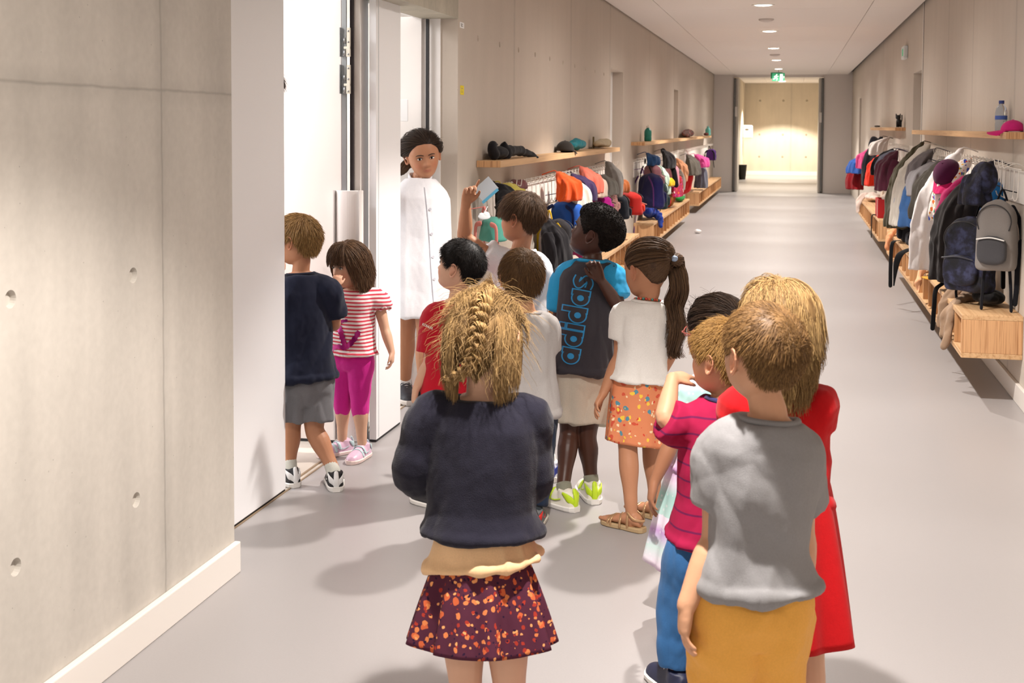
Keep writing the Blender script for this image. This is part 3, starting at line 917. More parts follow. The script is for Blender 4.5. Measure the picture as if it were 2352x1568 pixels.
def sweep(A, Mx, width, r, taper=0.35):
    """A: (K+1, N, 3) strand points -> triangular tubes"""
    K1, N, _ = A.shape
    T = np.gradient(A, axis=0)
    T /= np.linalg.norm(T, axis=2)[:, :, None] + 1e-9
    ref = r.normal(size=(N, 3)); ref /= np.linalg.norm(ref, axis=1)[:, None]
    a = np.cross(T, ref[None]); a /= np.linalg.norm(a, axis=2)[:, :, None] + 1e-9
    b = np.cross(T, a)
    wk = width * (1 - (1 - taper) * (np.linspace(0, 1, K1) ** 2))[:, None, None]
    V = np.stack([A + a * wk, A + (-0.5 * a + .866 * b) * wk, A + (-0.5 * a - .866 * b) * wk], 2)   # K1,N,3,3
    V = V.transpose(1, 0, 2, 3).reshape(-1, 3)
    R3 = np.array(Mx.to_3x3()); t = np.array(Mx.translation)
    V = V @ R3.T + t
    base = (np.arange(N) * K1 * 3)[:, None, None]
    k = np.arange(K1 - 1)[None, :, None] * 3
    j = np.arange(3)[None, None, :]
    j2 = (j + 1) % 3
    F = np.stack([base + k + j, base + k + j2, base + k + 3 + j2, base + k + 3 + j], -1).reshape(-1, 4)
    tone = np.repeat(np.clip(r.normal(.5, .24, N), 0, 1), K1 * 3)
    return V, F, tone
def hair_object(name, parts, mat, parent, capmb=None, captone=0.3):
    Vs, Fs, Ts = [], [], []
    off = 0
    for V, F, t in parts:
        Vs.append(V); Fs.append(F + off); Ts.append(t); off += len(V)
    me = bpy.data.meshes.new(name)
    V = np.concatenate(Vs) if Vs else np.zeros((0, 3)); T = np.concatenate(Ts) if Ts else np.zeros(0)
    F = [tuple(f) for f in np.concatenate(Fs).tolist()] if Fs else []
    if capmb is not None:
        F += [tuple(i + len(V) for i in f) for f in capmb.f]
        cv = np.array(capmb.v)
        ct = np.clip(captone + 0.35 * folds(cv, 240, 3, (1, 1, .3)), 0, 1)
        V = np.concatenate([V, cv]); T = np.concatenate([T, ct])
    ov = np.array(parent.location)
    me.from_pydata((V - ov).tolist(), [], F)
    me.update()
    ca = me.color_attributes.new('tone', 'FLOAT_COLOR', 'POINT')
    ca.data.foreach_set('color', np.stack([T, T, T, np.ones(len(T))], -1).astype(np.float32).ravel())
    me.polygons.foreach_set('use_smooth', [True] * len(me.polygons))
    o = bpy.data.objects.new(name, me); COL.objects.link(o)
    me.materials.append(mat)
    o.parent = parent
    return o
def roots_on(n, zl, seed, zmax=.1045, azlim=None, bias=1.0):
    r = np.random.default_rng(seed)
    pts = []
    while sum(len(p) for p in pts) < n:
        v = r.normal(size=(n * 3, 3)); v /= np.linalg.norm(v, axis=1)[:, None]
        z = .0 + .105 * v[:, 2]
        z = np.where(v[:, 2] > .2, .02 + .0865 * (v[:, 2] - .2) / .8, -.07 + .09 * (v[:, 2] + 1) / 1.2)
        az = np.arctan2(v[:, 0], v[:, 1])
        ok = (z > zl(az) + .002)
        if azlim is not None: ok &= azlim(az, z)
        pts.append(head_pt(az[ok], z[ok]))
    return np.concatenate(pts)[:n]
def surf_n(P):
    ctr = np.stack([0 * P[:, 0], 0 * P[:, 0] - .006, np.clip(P[:, 2], None, .02)], -1)
    N = P - ctr
    return N / (np.linalg.norm(N, axis=1)[:, None] + 1e-9)
def tang(P, D):
    N = surf_n(P)
    T = D - N * np.sum(D * N, 1)[:, None]
    return T / (np.linalg.norm(T, axis=1)[:, None] + 1e-9)

def make_hair(style, Mx, s, mat, parent, seed=1, n=2600, **kw):
    r = np.random.default_rng(seed)
    cap = MB(); parts = []
    whorl = np.array(kw.get('whorl', (0.012, -.055, .085)))
    if style in ('short', 'fringe', 'crop'):
        zl = zlow_fn('fringe' if style == 'fringe' else 'short')
        th = kw.get('thick', .010)
        sides = kw.get('sides', 0.6)
        def tk(az, u): return th * min(1, .3 + 2.2 * u) * (sides + (1 - sides) * min(1, u * 1.6))
        cap_mesh(cap, Mx, s, zl, tk, seed, lump=.0012)
        R = roots_on(n, zl, seed)
        R = R + surf_n(R) * th * 0.45
        away = R - whorl
        fr = np.clip((R[:, 1] + .02) / .1, 0, 1)[:, None]
        D = tang(R, away * 6 + np.array([0, 0, -0.35]) + fr * np.array([kw.get('part', .25), .5, -.1]))
        D = D + surf_n(R) * (0.04 + 0.16 * r.random(n))[:, None] * kw.get('lift', 1.0) + r.normal(size=(n, 3)) * kw.get('mess', .16)
        sl = kw.get('sidelen', .6)
        L = kw.get('len', .034) * (0.6 + 0.6 * r.random(n)) * (sl + (1 - sl) * np.clip((R[:, 2] - .0) / .05, 0, 1))
        m_ = n // 7                                   # extra growth covering the whorl
        Rw = whorl + r.normal(size=(m_, 3)) * .012
        azw = np.arctan2(Rw[:, 0], Rw[:, 1]); zw = np.clip(Rw[:, 2], None, .1)
        Rw = head_pt(azw, zw); Rw = Rw + surf_n(Rw) * th * .7
        parts.append(strands(Mx, s, Rw, tang(Rw, r.normal(size=(m_, 3))) + surf_n(Rw) * .1, kw.get('len', .034) * (.5 + .4 * r.random(m_)), step=.007, hug=th * .8, gw=.4, width=.0007, seed=seed + 7, wav=.05))
        parts.append(strands(Mx, s, R, D, L, step=.007, hug=th * .62, gw=.5, width=kw.get('width', .0007), seed=seed, wav=kw.get('wav', .05)))
    elif style == 'afro':
        zl = zlow_fn('short')
        th = kw.get('thick', .016)
        def tk(az, u): return th * min(1, .3 + 2.6 * u)
        cap_mesh(cap, Mx, s, zl, tk, seed, lump=.0012, n=110, m=40)
        R = roots_on(n, zl, seed)
        z0_ = zl(np.arctan2(R[:, 0], R[:, 1]))
        u = np.arcsin(np.clip((R[:, 2] - z0_) / (.1035 - z0_), 0, 1)) * 2 / PI
        R = R + surf_n(R) * (th * np.minimum(1, .3 + 2.6 * u) * .97)[:, None]
        D = surf_n(R) + r.normal(size=(n, 3)) * .7
        parts.append(strands(Mx, s, R, D, .006 + 0 * u, step=.002, hug=.002, gw=.0, width=.0011, seed=seed, wav=.9, taper=.8))
    elif style in ('bob', 'loose'):
        zl = zlow_fn('long')
        if style == 'bob':
            def zl2(az): return np.where(np.abs(az) < .75, .052, zlow_fn('long')(az))
            zl = zl2
        cap_mesh(cap, Mx, s, zl, .011, seed, lump=.0012)
        R = roots_on(n, zl, seed, azlim=(lambda az, z: z > -.03))
        R = R + surf_n(R) * .005
        top = np.array([kw.get('px', 0.0), .0, .106])
        away = R - top
        D = tang(R, away + np.array([0, 0, -.05]))
        front = np.abs(np.arctan2(R[:, 0], R[:, 1])) < .7
        fringe = front & (R[:, 2] > .03)
        L = np.where(fringe, kw.get('fringe', .065) + .5 * np.clip(R[:, 2] - .05, 0, 1), kw.get('len', .2) * (0.55 + .5 * r.random(n)))
        L = np.minimum(L, kw.get('len', .2) * 1.1)
        sw = np.array(kw.get('sweep', (0, -.35, -1.0)))
        def flow(P, t):
            g = np.where((P[:, 2] > -.06)[:, None], sw[None], np.array([[0, 0, -1.0]]))
            return tang(P, g) if t < .6 else g / np.linalg.norm(g, axis=1)[:, None]
        for msk, fl in ((~fringe, flow), (fringe, None)):
            if msk.sum() < 3: continue
            parts.append(strands(Mx, s, R[msk], D[msk], L[msk], step=.009, flow=fl, hug=.009, gw=.9 if fl is None else .6, width=kw.get('width', .0013), seed=seed, wav=kw.get('wav', .18)))
    elif style == 'tied':
        zl = zlow_fn('tied')
        cap_mesh(cap, Mx, s, zl, lambda az, u: .0042 * min(1, .12 + u * 2.4), seed, lump=.0006)
        tie = np.array(kw['tie'])
        R = roots_on(n, zl, seed)
        R = R + surf_n(R) * .003
        D = tang(R, tie - R)
        dist = np.linalg.norm(R - tie, axis=1)
        L = dist * 1.12
        def flow(P, t): return tang(P, tie - P)
        parts.append(strands(Mx, s, R, D, L, step=.012, flow=flow, hug=.0048, gw=.0, width=.0008, seed=seed, wav=kw.get('fly', .05), taper=.8))
        # stray hairs
        R2 = roots_on(150, zl, seed + 5)
        parts.append(strands(Mx, s, R2 + surf_n(R2) * .006, tang(R2, tie - R2) + surf_n(R2) * .5 + r.normal(size=(150, 3)) * .4, .03 + .03 * r.random(150), step=.006, hug=.006, gw=.1, width=.0005, seed=seed + 5, wav=.35))
    if kw.get('cap', True) is False: cap = None
    o = hair_object('hair', parts, mat, parent, cap, kw.get('tone', .22))
    return o
def tail(Pw, radius, n, mat, parent, name='ponytail', seed=3, wav=.012, width=.0013, frizz=.3, taper_end=.35, swell=None):
    """bundle of hair following world points Pw"""
    r = np.random.default_rng(seed)
    pts, _ = spline(Pw, 1, 8)
    C = np.array([list(p) for p in pts]); K1 = len(C)
    T = np.gradient(C, axis=0); T /= np.linalg.norm(T, axis=1)[:, None]
    a = np.cross(T, np.array([.3, .9, .2])); a /= np.linalg.norm(a, axis=1)[:, None]
    b = np.cross(T, a)
    t = np.linspace(0, 1, K1)
    rad = radius * np.interp(t, [0, .06, .3, .7, 1], swell or [.45, .75, 1.0, .85, taper_end])
    rr = np.sqrt(r.random(n)); th = r.uniform(0, 6.28, n)
    ph = r.uniform(0, 6.28, n)
    A = np.zeros((K1, n, 3))
    for k in range(K1):
        wv = wav * t[k] * np.sin(ph * .3 + k * .55)
        wv2 = wav * t[k] * np.cos(ph * .4 + k * .47)
        x = rad[k] * rr * np.cos(th) + wv + frizz * t[k] * radius * np.sin(ph * 7)
        y = rad[k] * rr * np.sin(th) + wv2 + frizz * t[k] * radius * np.cos(ph * 5)
        A[k] = C[k] + a[k] * x[:, None] + b[k] * y[:, None]
    cut = r.random(n)
    A2 = A.copy()
    for i in range(n):                       # strands of different lengths
        e = 0.72 + 0.28 * cut[i]
        idx = np.linspace(0, (K1 - 1) * e, K1)
        for c_ in range(3): A2[:, i, c_] = np.interp(idx, np.arange(K1), A[:, i, c_])
    return hair_object(name, [sweep(A2, Matrix.Identity(4), width, r, .4)], mat, parent)

class Person:
    def __init__(s, d, label, h=1.1, facing=0.0, skin='light', foot=None):
        s.d = d; s.k = h / 1.1; s.skin = SK[skin]
        s.phi = math.radians(facing)
        s.fwd = Vector((-math.sin(s.phi), math.cos(s.phi), 0))
        s.side = Vector((math.cos(s.phi), math.sin(s.phi), 0))     # the person's right
        s.label = label
    def P(s, t):                                                   # (px, py[, extra depth]) or a Vector
        if isinstance(t, Vector): return t
        return at(t[0], t[1], s.d + (t[2] if len(t) > 2 else 0))
    def pose(s, head, neck, hip, look=0, nod=0, tilt=0, hs=.21, shw=.105, feet=None, arms=None, torso=(1, 1), legw=1.0, armw=1.0, hand_k=.115, lean_side=None, nose=1, lips=1, headback=.0, legs=True, hipw=.046):
        k = s.k
        s.hs = hs / H_
        s.hc = s.P(head)
        lk = math.radians(look)
        F = Vector((-math.sin(lk), math.cos(lk), 0)); Rr = Vector((math.cos(lk), math.sin(lk), 0)); U = Vector((0, 0, 1))
        nd_ = math.radians(nod)
        F2 = F * math.cos(nd_) + U * math.sin(nd_); U2 = U * math.cos(nd_) - F * math.sin(nd_)
        tl = math.radians(tilt)
        R3 = Rr * math.cos(tl) - U2 * math.sin(tl); U3 = U2 * math.cos(tl) + Rr * math.sin(tl)
        s.Mx = Matrix(((R3.x, F2.x, U3.x, s.hc.x), (R3.y, F2.y, U3.y, s.hc.y), (R3.z, F2.z, U3.z, s.hc.z), (0, 0, 0, 1)))
        s.neck = s.P(neck); s.hip = s.P(hip)
        ax = (s.neck - s.hip).normalized()
        s.ax = ax
        s.side = (s.side - ax * s.side.dot(ax)).normalized()
        s.fwd = ax.cross(s.side).normalized() * 1
        if s.fwd.dot(Vector((-math.sin(s.phi), math.cos(s.phi), 0))) < 0: s.fwd = -s.fwd
        s.TL = (s.neck - s.hip).length
        s.tw, s.td = torso
        mb = MB()
        s.torso_rings(mb, 0, [(-.20, .05, .045), (-.1, .085, .065), (0, .092, .072), (.3, .082, .066), (.6, .086, .066), (.8, .090, .062), (.9, .076, .052), (1.0, .043, .040)])
        # neck
        hb = s.Mx @ (Vector((0, -.018, -.075)) * s.hs)
        mb.tube([s.neck - ax * .05 * k, s.neck + s.fwd * (-.004), hb, s.Mx @ (Vector((0, -.01, -.02)) * s.hs)], [.045 * k, .036 * k, .037 * s.hs, .045 * s.hs], n=16, sub=4)
        head_mesh(mb, s.Mx, s.hs, nose, lips)
        # arms
        s.arm = {}
        for nm, sg in (('R', 1), ('L', -1)):
            S = s.neck - ax * (.045 * k) + s.side * (sg * shw * k)
            a = (arms or {}).get(nm) or {}
            if 'sh' in a: S = s.P(a['sh'])
            E = s.P(a['el']) if 'el' in a else S - ax * .155 * k + s.side * sg * .035 * k - s.fwd * .01
            W = s.P(a['wr']) if 'wr' in a else E - Vector((0, 0, 1)) * .145 * k + s.fwd * .03 * k + s.side * sg * .005
            s.arm[nm] = (S, E, W)
            base = s.neck - ax * (.05 * k) + s.side * (sg * .05 * k)
            w = armw * k
            mb.tube([base, S, S.lerp(E, .4), E, E.lerp(W, .3), W], [.036 * w, .034 * w, .029 * w, .0245 * w, .0255 * w, .0165 * w], n=14, sub=4)
            if a.get('hand', True):
                hd = s.P(a['hd']) - W if 'hd' in a else (W - E).normalized() + s.fwd * .15
                if hd.length < 1e-6: hd = W - E
                pl = Vector(a['palm']) if 'palm' in a else -s.side * sg
                hand(mb, W - hd.normalized() * .004, hd, pl, sd_for(hd, pl, a.get('thumbdir', s.fwd)), hand_k * k, curl=a.get('curl', .45), custom=a.get('fingers'), thumb=a.get('thumb', .6), spread=a.get('spread', .12))
        # legs
        s.leg = {}
        for nm, sg in (('R', 1), ('L', -1)) if legs else ():
            Hp = s.hip - ax * .02 * k + s.side * (sg * hipw * k)
            f = (feet or {}).get(nm) or {}
            if 'an' in f: A = s.P(f['an'])
            elif 'floor' in f: A = floor_at(*f['floor']) + Vector((0, 0, .06 * k))
            else:
                A = Vector((Hp.x, Hp.y, .06 * k)) + s.side * sg * .01
            K = s.P(f['kn']) if 'kn' in f else Hp.lerp(A, .49) + s.fwd * .012 * k
            s.leg[nm] = (Hp, K, A, math.radians(f.get('toe', math.degrees(s.phi))))
            w = legw * k
            mb.tube([Hp + ax * .03 * k, Hp - ax * .04 * k, Hp.lerp(K, .5), K, K.lerp(A, .28), K.lerp(A, .7), A, A - Vector((0, 0, .035 * k))], [.055 * w, .061 * w, .052 * w, .037 * w, .0385 * w, .027 * w, .0225 * w, .024 * w], n=16, sub=4)
            if f.get('bare'):
                td = Vector((-math.sin(s.leg[nm][3]), math.cos(s.leg[nm][3]), 0))
                foot_mesh(mb, A, td, k)
        s.origin = Vector((s.hip.x, s.hip.y, 0))
        me = fuse(mb, 'person', .0036, 4, .5)
        V = get_v(me)
        # lips and cheeks
        Mi = np.array(s.Mx.inverted())
        Hc = (V @ Mi[:3, :3].T + Mi[:3, 3]) / s.hs
        fr = Hc[:, 1] > .055
        lip = np.exp(-(((Hc[:, 2] + .0585) / .0075) ** 4) - (Hc[:, 0] / .019) ** 4) * fr
        bl = .5 * (np.exp(-((Hc[:, 0] - .042) / .02) ** 2) + np.exp(-((Hc[:, 0] + .042) / .02) ** 2)) * np.exp(-((Hc[:, 2] + .035) / .02) ** 2) * fr
        bl = bl + .35 * (np.abs(Hc[:, 0]) > .078) * (np.abs(Hc[:, 2]) < .04) * (np.abs(Hc[:, 1]) < .04)
        ca = me.color_attributes.new('tint', 'FLOAT_COLOR', 'POINT')
        ca.data.foreach_set('color', np.stack([lip * .62, np.clip(bl, 0, 1), 0 * lip, 1 + 0 * lip], -1).astype(np.float32).ravel())
        me.update()
        set_v(me, V - np.array(s.origin))
        s.body = bpy.data.objects.new('person', me); COL.objects.link(s.body)
        s.body.location = s.origin
        me.materials.append(s.skin)
        tag(s.body, s.label, 'person')
        return s
    def torso_rings(s, mb, grow, prof, squash=1.0, n=28, shift=0):
        k = s.k
        rs = []
        for t, a, b in prof:
            c = s.hip + s.ax * (t * s.TL) + s.fwd * shift
            A = (a * s.tw * k + grow); B = (b * s.td * k + grow)
            e = 2 / 2.4
            ring = []
            for j in range(n):
                q = 2 * PI * j / n
                cx_, sy_ = math.cos(q), math.sin(q)
                ring.append(c + s.side * (A * math.copysign(abs(cx_) ** e, cx_)) + s.fwd * (B * math.copysign(abs(sy_) ** e, sy_)))
            rs.append(ring)
        mb.rings(rs)
    def face(s, iris=E_IRIS, brow='#3a281c', look=(0, 0), open_=1.0, mouth=False):
        def T(p): return s.Mx @ (Vector(p) * s.hs)
        R3 = s.Mx.to_3x3()
        for sg in (-1, 1):
            e = MB().ellipsoid(T((sg * .0295, .0735, .0005)), (.0125 * s.hs, .0062 * s.hs, .0058 * s.hs * open_), 18, 10, R3).build('eye', E_WHITE, None, smooth=True)
            s.kid(e)
            i_ = MB().ellipsoid(T((sg * .0295 + look[0], .0785, .0005 + look[1])), (.0052 * s.hs, .0024 * s.hs, .0053 * s.hs * open_), 14, 8, R3).build('iris', iris, None, smooth=True)
            i_.parent = e
            l_ = MB().tube([T((sg * .0165, .0795, .0005)), T((sg * .024, .0815, .0062 * open_)), T((sg * .033, .0795, .0066 * open_)), T((sg * .0425, .0735, .0015))], [.0008 * s.hs, .0014 * s.hs, .0015 * s.hs, .0009 * s.hs], n=6, sub=3).build('eyelashes', E_LASH, None, smooth=True)
            s.kid(l_)
            b_ = MB().tube([T((sg * .012, .0865, .0165)), T((sg * .025, .0855, .0205)), T((sg * .038, .0785, .0195)), T((sg * .047, .0695, .0145))], [.0016 * s.hs, .0024 * s.hs, .002 * s.hs, .001 * s.hs], n=6, sub=3).build('eyebrow', M('eyebrow_' + brow.strip('#'), brow, .8), None, smooth=True)
            s.kid(b_)
        return s
    def kid(s, o):
        """o was built in world coordinates with location 0"""
        o.parent = s.body
        o.location = -Vector(s.body.location) + Vector(o.location)
        return o
    def cloth_obj(s, name, mb, mat, amp=.004, freq=70, seed=0, voxel=.0055, smooth=4, stretch=(1, 1, .4), post=None, ridge=.75):
        me = fuse(mb, name, voxel, smooth)
        V = get_v(me); N = get_n(me)
        tt = np.clip(((V - np.array(s.hip)) @ np.array(s.ax)) / s.TL, -.5, 1)
        V = V + N * (2.1 * amp * (1.25 - .55 * tt) * np.maximum(.2 + folds(V, freq, seed, stretch, ridge=ridge) + .6 * folds(V, freq * .4, seed + 5, (1, 1, .7), ridge=.85), -.15) + .0010 * folds(V, 160, seed + 9, (1, 1, .8)))[:, None]
        if post: V = post(V, N)
        set_v(me, V - np.array(s.body.location))
        o = bpy.data.objects.new(name, me); COL.objects.link(o)
        me.materials.append(mat); o.parent = s.body
        return o
    def shirt(s, mat, name='t_shirt', hem=-.12, flare=1.0, sleeve=.55, slw=1.0, grow=.010, amp=.004, seed=0, freq=70, neckw=1.0, loose=0, collar=None, hemtilt=0, sleeve_l=None, low=False, sleeves='RL', mats=None, belly=0, puff=0):
        mb = MB(); k = s.k; sleeve0 = sleeve
        prof = [(hem, .098 * flare, .082 * flare), (hem + .03, .099 * flare, .083 * flare), (.0 if hem < -.05 else hem + .06, .095 * (flare + 1) / 2, .078 * (flare + 1) / 2 + belly * .4), (.3, .088, .072 + belly), (.6, .093, .073), (.8, .097, .068), (.88, .086, .060), (.94, .066, .054), (.975, .052 * neckw, .049)]
        if low: prof = prof[:3] + [(.22, .080, .066)]; sleeves = ''
        s.torso_rings(mb, grow + loose, prof)
        for nm in sleeves:
            S, E, W = s.arm[nm]
            base = s.neck - s.ax * (.055 * k) + s.side * ((1 if nm == 'R' else -1) * .045 * k)
            sleeve = sleeve_l if (nm == 'L' and sleeve_l is not None) else sleeve0
            if sleeve <= 1:
                end = S.lerp(E, sleeve)
                mb.tube([base, S, S.lerp(end, .5), end], [(.040 * k + grow), (.040 * k + grow + puff), (.038 * slw * k + grow + puff), (.037 * slw * k + grow)], n=16, sub=4, round_ends=False)
            else:
                end = E.lerp(W, min(1.0, sleeve - 1))
                mb.tube([base, S, S.lerp(E, .5), E, end], [(.038 * k + grow), (.038 * k + grow), (.033 * k + grow), (.030 * k + grow), (.023 * k + grow * .7)], n=16, sub=4, round_ends=False)
        def post(V, N):
            if hemtilt:
                side = np.array(s.side); c = np.array(s.hip)
                t = np.clip(((V - c) @ np.array(s.ax)) / s.TL, -.4, 1)
                w = np.clip(.25 - t, 0, .5) * 2
                V = V + np.outer(((V - c) @ side) * w * hemtilt, np.array(s.ax))
            return V
        o = s.cloth_obj(name, mb, mat, amp, freq, seed, post=post)
        s.top = o
        if collar is not None:
            c = s.hip + s.ax * (.985 * s.TL)
            n = 28
            ring = [c + s.side * ((.050 * neckw * k + grow * .6) * math.cos(2 * PI * j / n)) + s.fwd * ((.046 * k + grow * .5) * math.sin(2 * PI * j / n)) - s.ax * (.012 * k * max(0, math.sin(2 * PI * j / n))) for j in range(n)]
            cm = torus_path(ring, .005 * k + .002)
            s.kid(cm.build('collar', collar, None, smooth=True))
        return o
    def shorts(s, mat, name='shorts', length=.45, grow=.010, flare=1.15, amp=.003, seed=1, high=.04, legs='RL'):
        mb = MB(); k = s.k
        s.torso_rings(mb, grow * .35, [(-.24, .075, .064), (-.12, .097, .080), (-.02, .092, .076), (high - .02, .084, .070), (high + .01, .078, .064)])
        for nm in legs:
            Hp, K, A, _t = s.leg[nm]
            if length <= 1:
                e = Hp.lerp(K, length)
                mb.tube([Hp + s.ax * .04 * k, Hp - s.ax * .03 * k, Hp.lerp(e, .6), e], [.055 * k + grow, .060 * k + grow, .056 * k * (1 + flare) / 2 + grow, .052 * k * flare + grow], n=18, sub=4, round_ends=False)
            else:
                e = K.lerp(A, length - 1)
                mb.tube([Hp + s.ax * .04 * k, Hp - s.ax * .03 * k, Hp.lerp(K, .6), K, K.lerp(e, .5), e], [.055 * k + grow, .060 * k + grow, .050 * k + grow, .038 * k * flare + grow, .036 * k * flare + grow, .030 * k * flare + grow * .6], n=18, sub=4, round_ends=False)
        return s.cloth_obj(name, mb, mat, amp, 60, seed, stretch=(1, 1, .6))
    def skirt(s, mat, name='skirt', top=.08, drop=.26, r0=.088, r1=.15, pleats=9, amp=.012, seed=0, squash=.85, hemwave=.004, waist_grow=.008, cen=(0, 0)):
        k = s.k; n = 120; m = 22
        r = np.random.default_rng(seed)
        pr = [(r.uniform(.6, 1), int(pleats * f), r.uniform(0, 6.28)) for f in (.6, 1, 1.7)]
        rs = []
        c0 = s.hip + s.ax * top * s.TL
        for i in range(m + 1):
            t = i / m
            c = c0 - Vector((0, 0, 1)) * drop * k * t + s.fwd * cen[0] * t + s.side * cen[1] * t
            R = (r0 + (r1 - r0) * (t ** .8)) * k + waist_grow
            ring = []
            for j in range(n):
                q = 2 * PI * j / n
                w = sum(a * math.sin(b * q + p) for a, b, p in pr) / 1.8
                rr = R + amp * k * (.15 + t) * w
                dz = hemwave * w * t
                ring.append(c + s.side * (rr * math.cos(q)) + s.fwd * (rr * squash * math.sin(q)) + Vector((0, 0, dz)))
            rs.append(ring)
        mb = MB(); mb.rings(rs, cap=False)
        o = mb.build(name, mat, None, smooth=True)
        md = o.modifiers.new('solid', 'SOLIDIFY'); md.thickness = .003; md.offset = -1
        return s.kid(o)
    def shoes(s, style, which='RL', **kw):
        for nm in which:
            Hp, K, A, toe = s.leg[nm]
            shoe(s, A, toe, s.k, style, nm, **kw)
    def hair(s, style, mat, **kw):
        s.h = make_hair(style, s.Mx, s.hs, HM[mat], s.body, **kw)
        return s.h
    def hp(s, x, y, z): return s.Mx @ (Vector((x, y, z)) * s.hs)
def sd_for(hd, pl, tdir):
    d = Vector(hd).normalized(); p = Vector(pl); p = (p - d * p.dot(d)).normalized()
    return 1 if d.cross(p).dot(Vector(tdir)) >= 0 else -1
def torus_path(ring, r, n=8):
    mb = MB(); m = len(ring); rs = []
    c = Vector((0, 0, 0))
    for p in ring: c += p
    c /= m
    for i in range(m + 1):
        p = ring[i % m]; t = (ring[(i + 1) % m] - ring[(i - 1) % m]).normalized()
        a = (p - c).normalized(); a = (a - t * a.dot(t)).normalized(); b = t.cross(a)
        rs.append([p + a * r * math.cos(2 * PI * j / n) + b * r * math.sin(2 * PI * j / n) for j in range(n)])
    return mb.rings(rs, cap=False)
def foot_mesh(mb, A, td, k):
    up = Vector((0, 0, 1)); sd = td.cross(up)
    base = Vector((A.x, A.y, 0.012 * k + .004))
    rs = []
    for y, w, z0, h in ((-.045, .018, .0, .035), (-.03, .025, 0, .05), (.0, .027, 0, .058), (.04, .029, 0, .04), (.08, .033, 0, .026), (.10, .032, 0, .02)):
        c = base + td * y * k
        rs.append([c + sd * (w * k * math.cos(2 * PI * j / 14)) + up * (h * k * (.5 + .5 * math.sin(2 * PI * j / 14))) for j in range(14)])
    mb.rings(rs)
    for i, (x, l, r) in enumerate(((-.024, .032, .010), (-.008, .028, .008), (.005, .025, .0075), (.016, .021, .007), (.026, .016, .0065))):
        p = base + td * .095 * k + sd * (x * k) + up * .009 * k
        mb.tube([p - td * .01, p + td * l * k], [r * k, r * k * .85], n=8, sub=3)
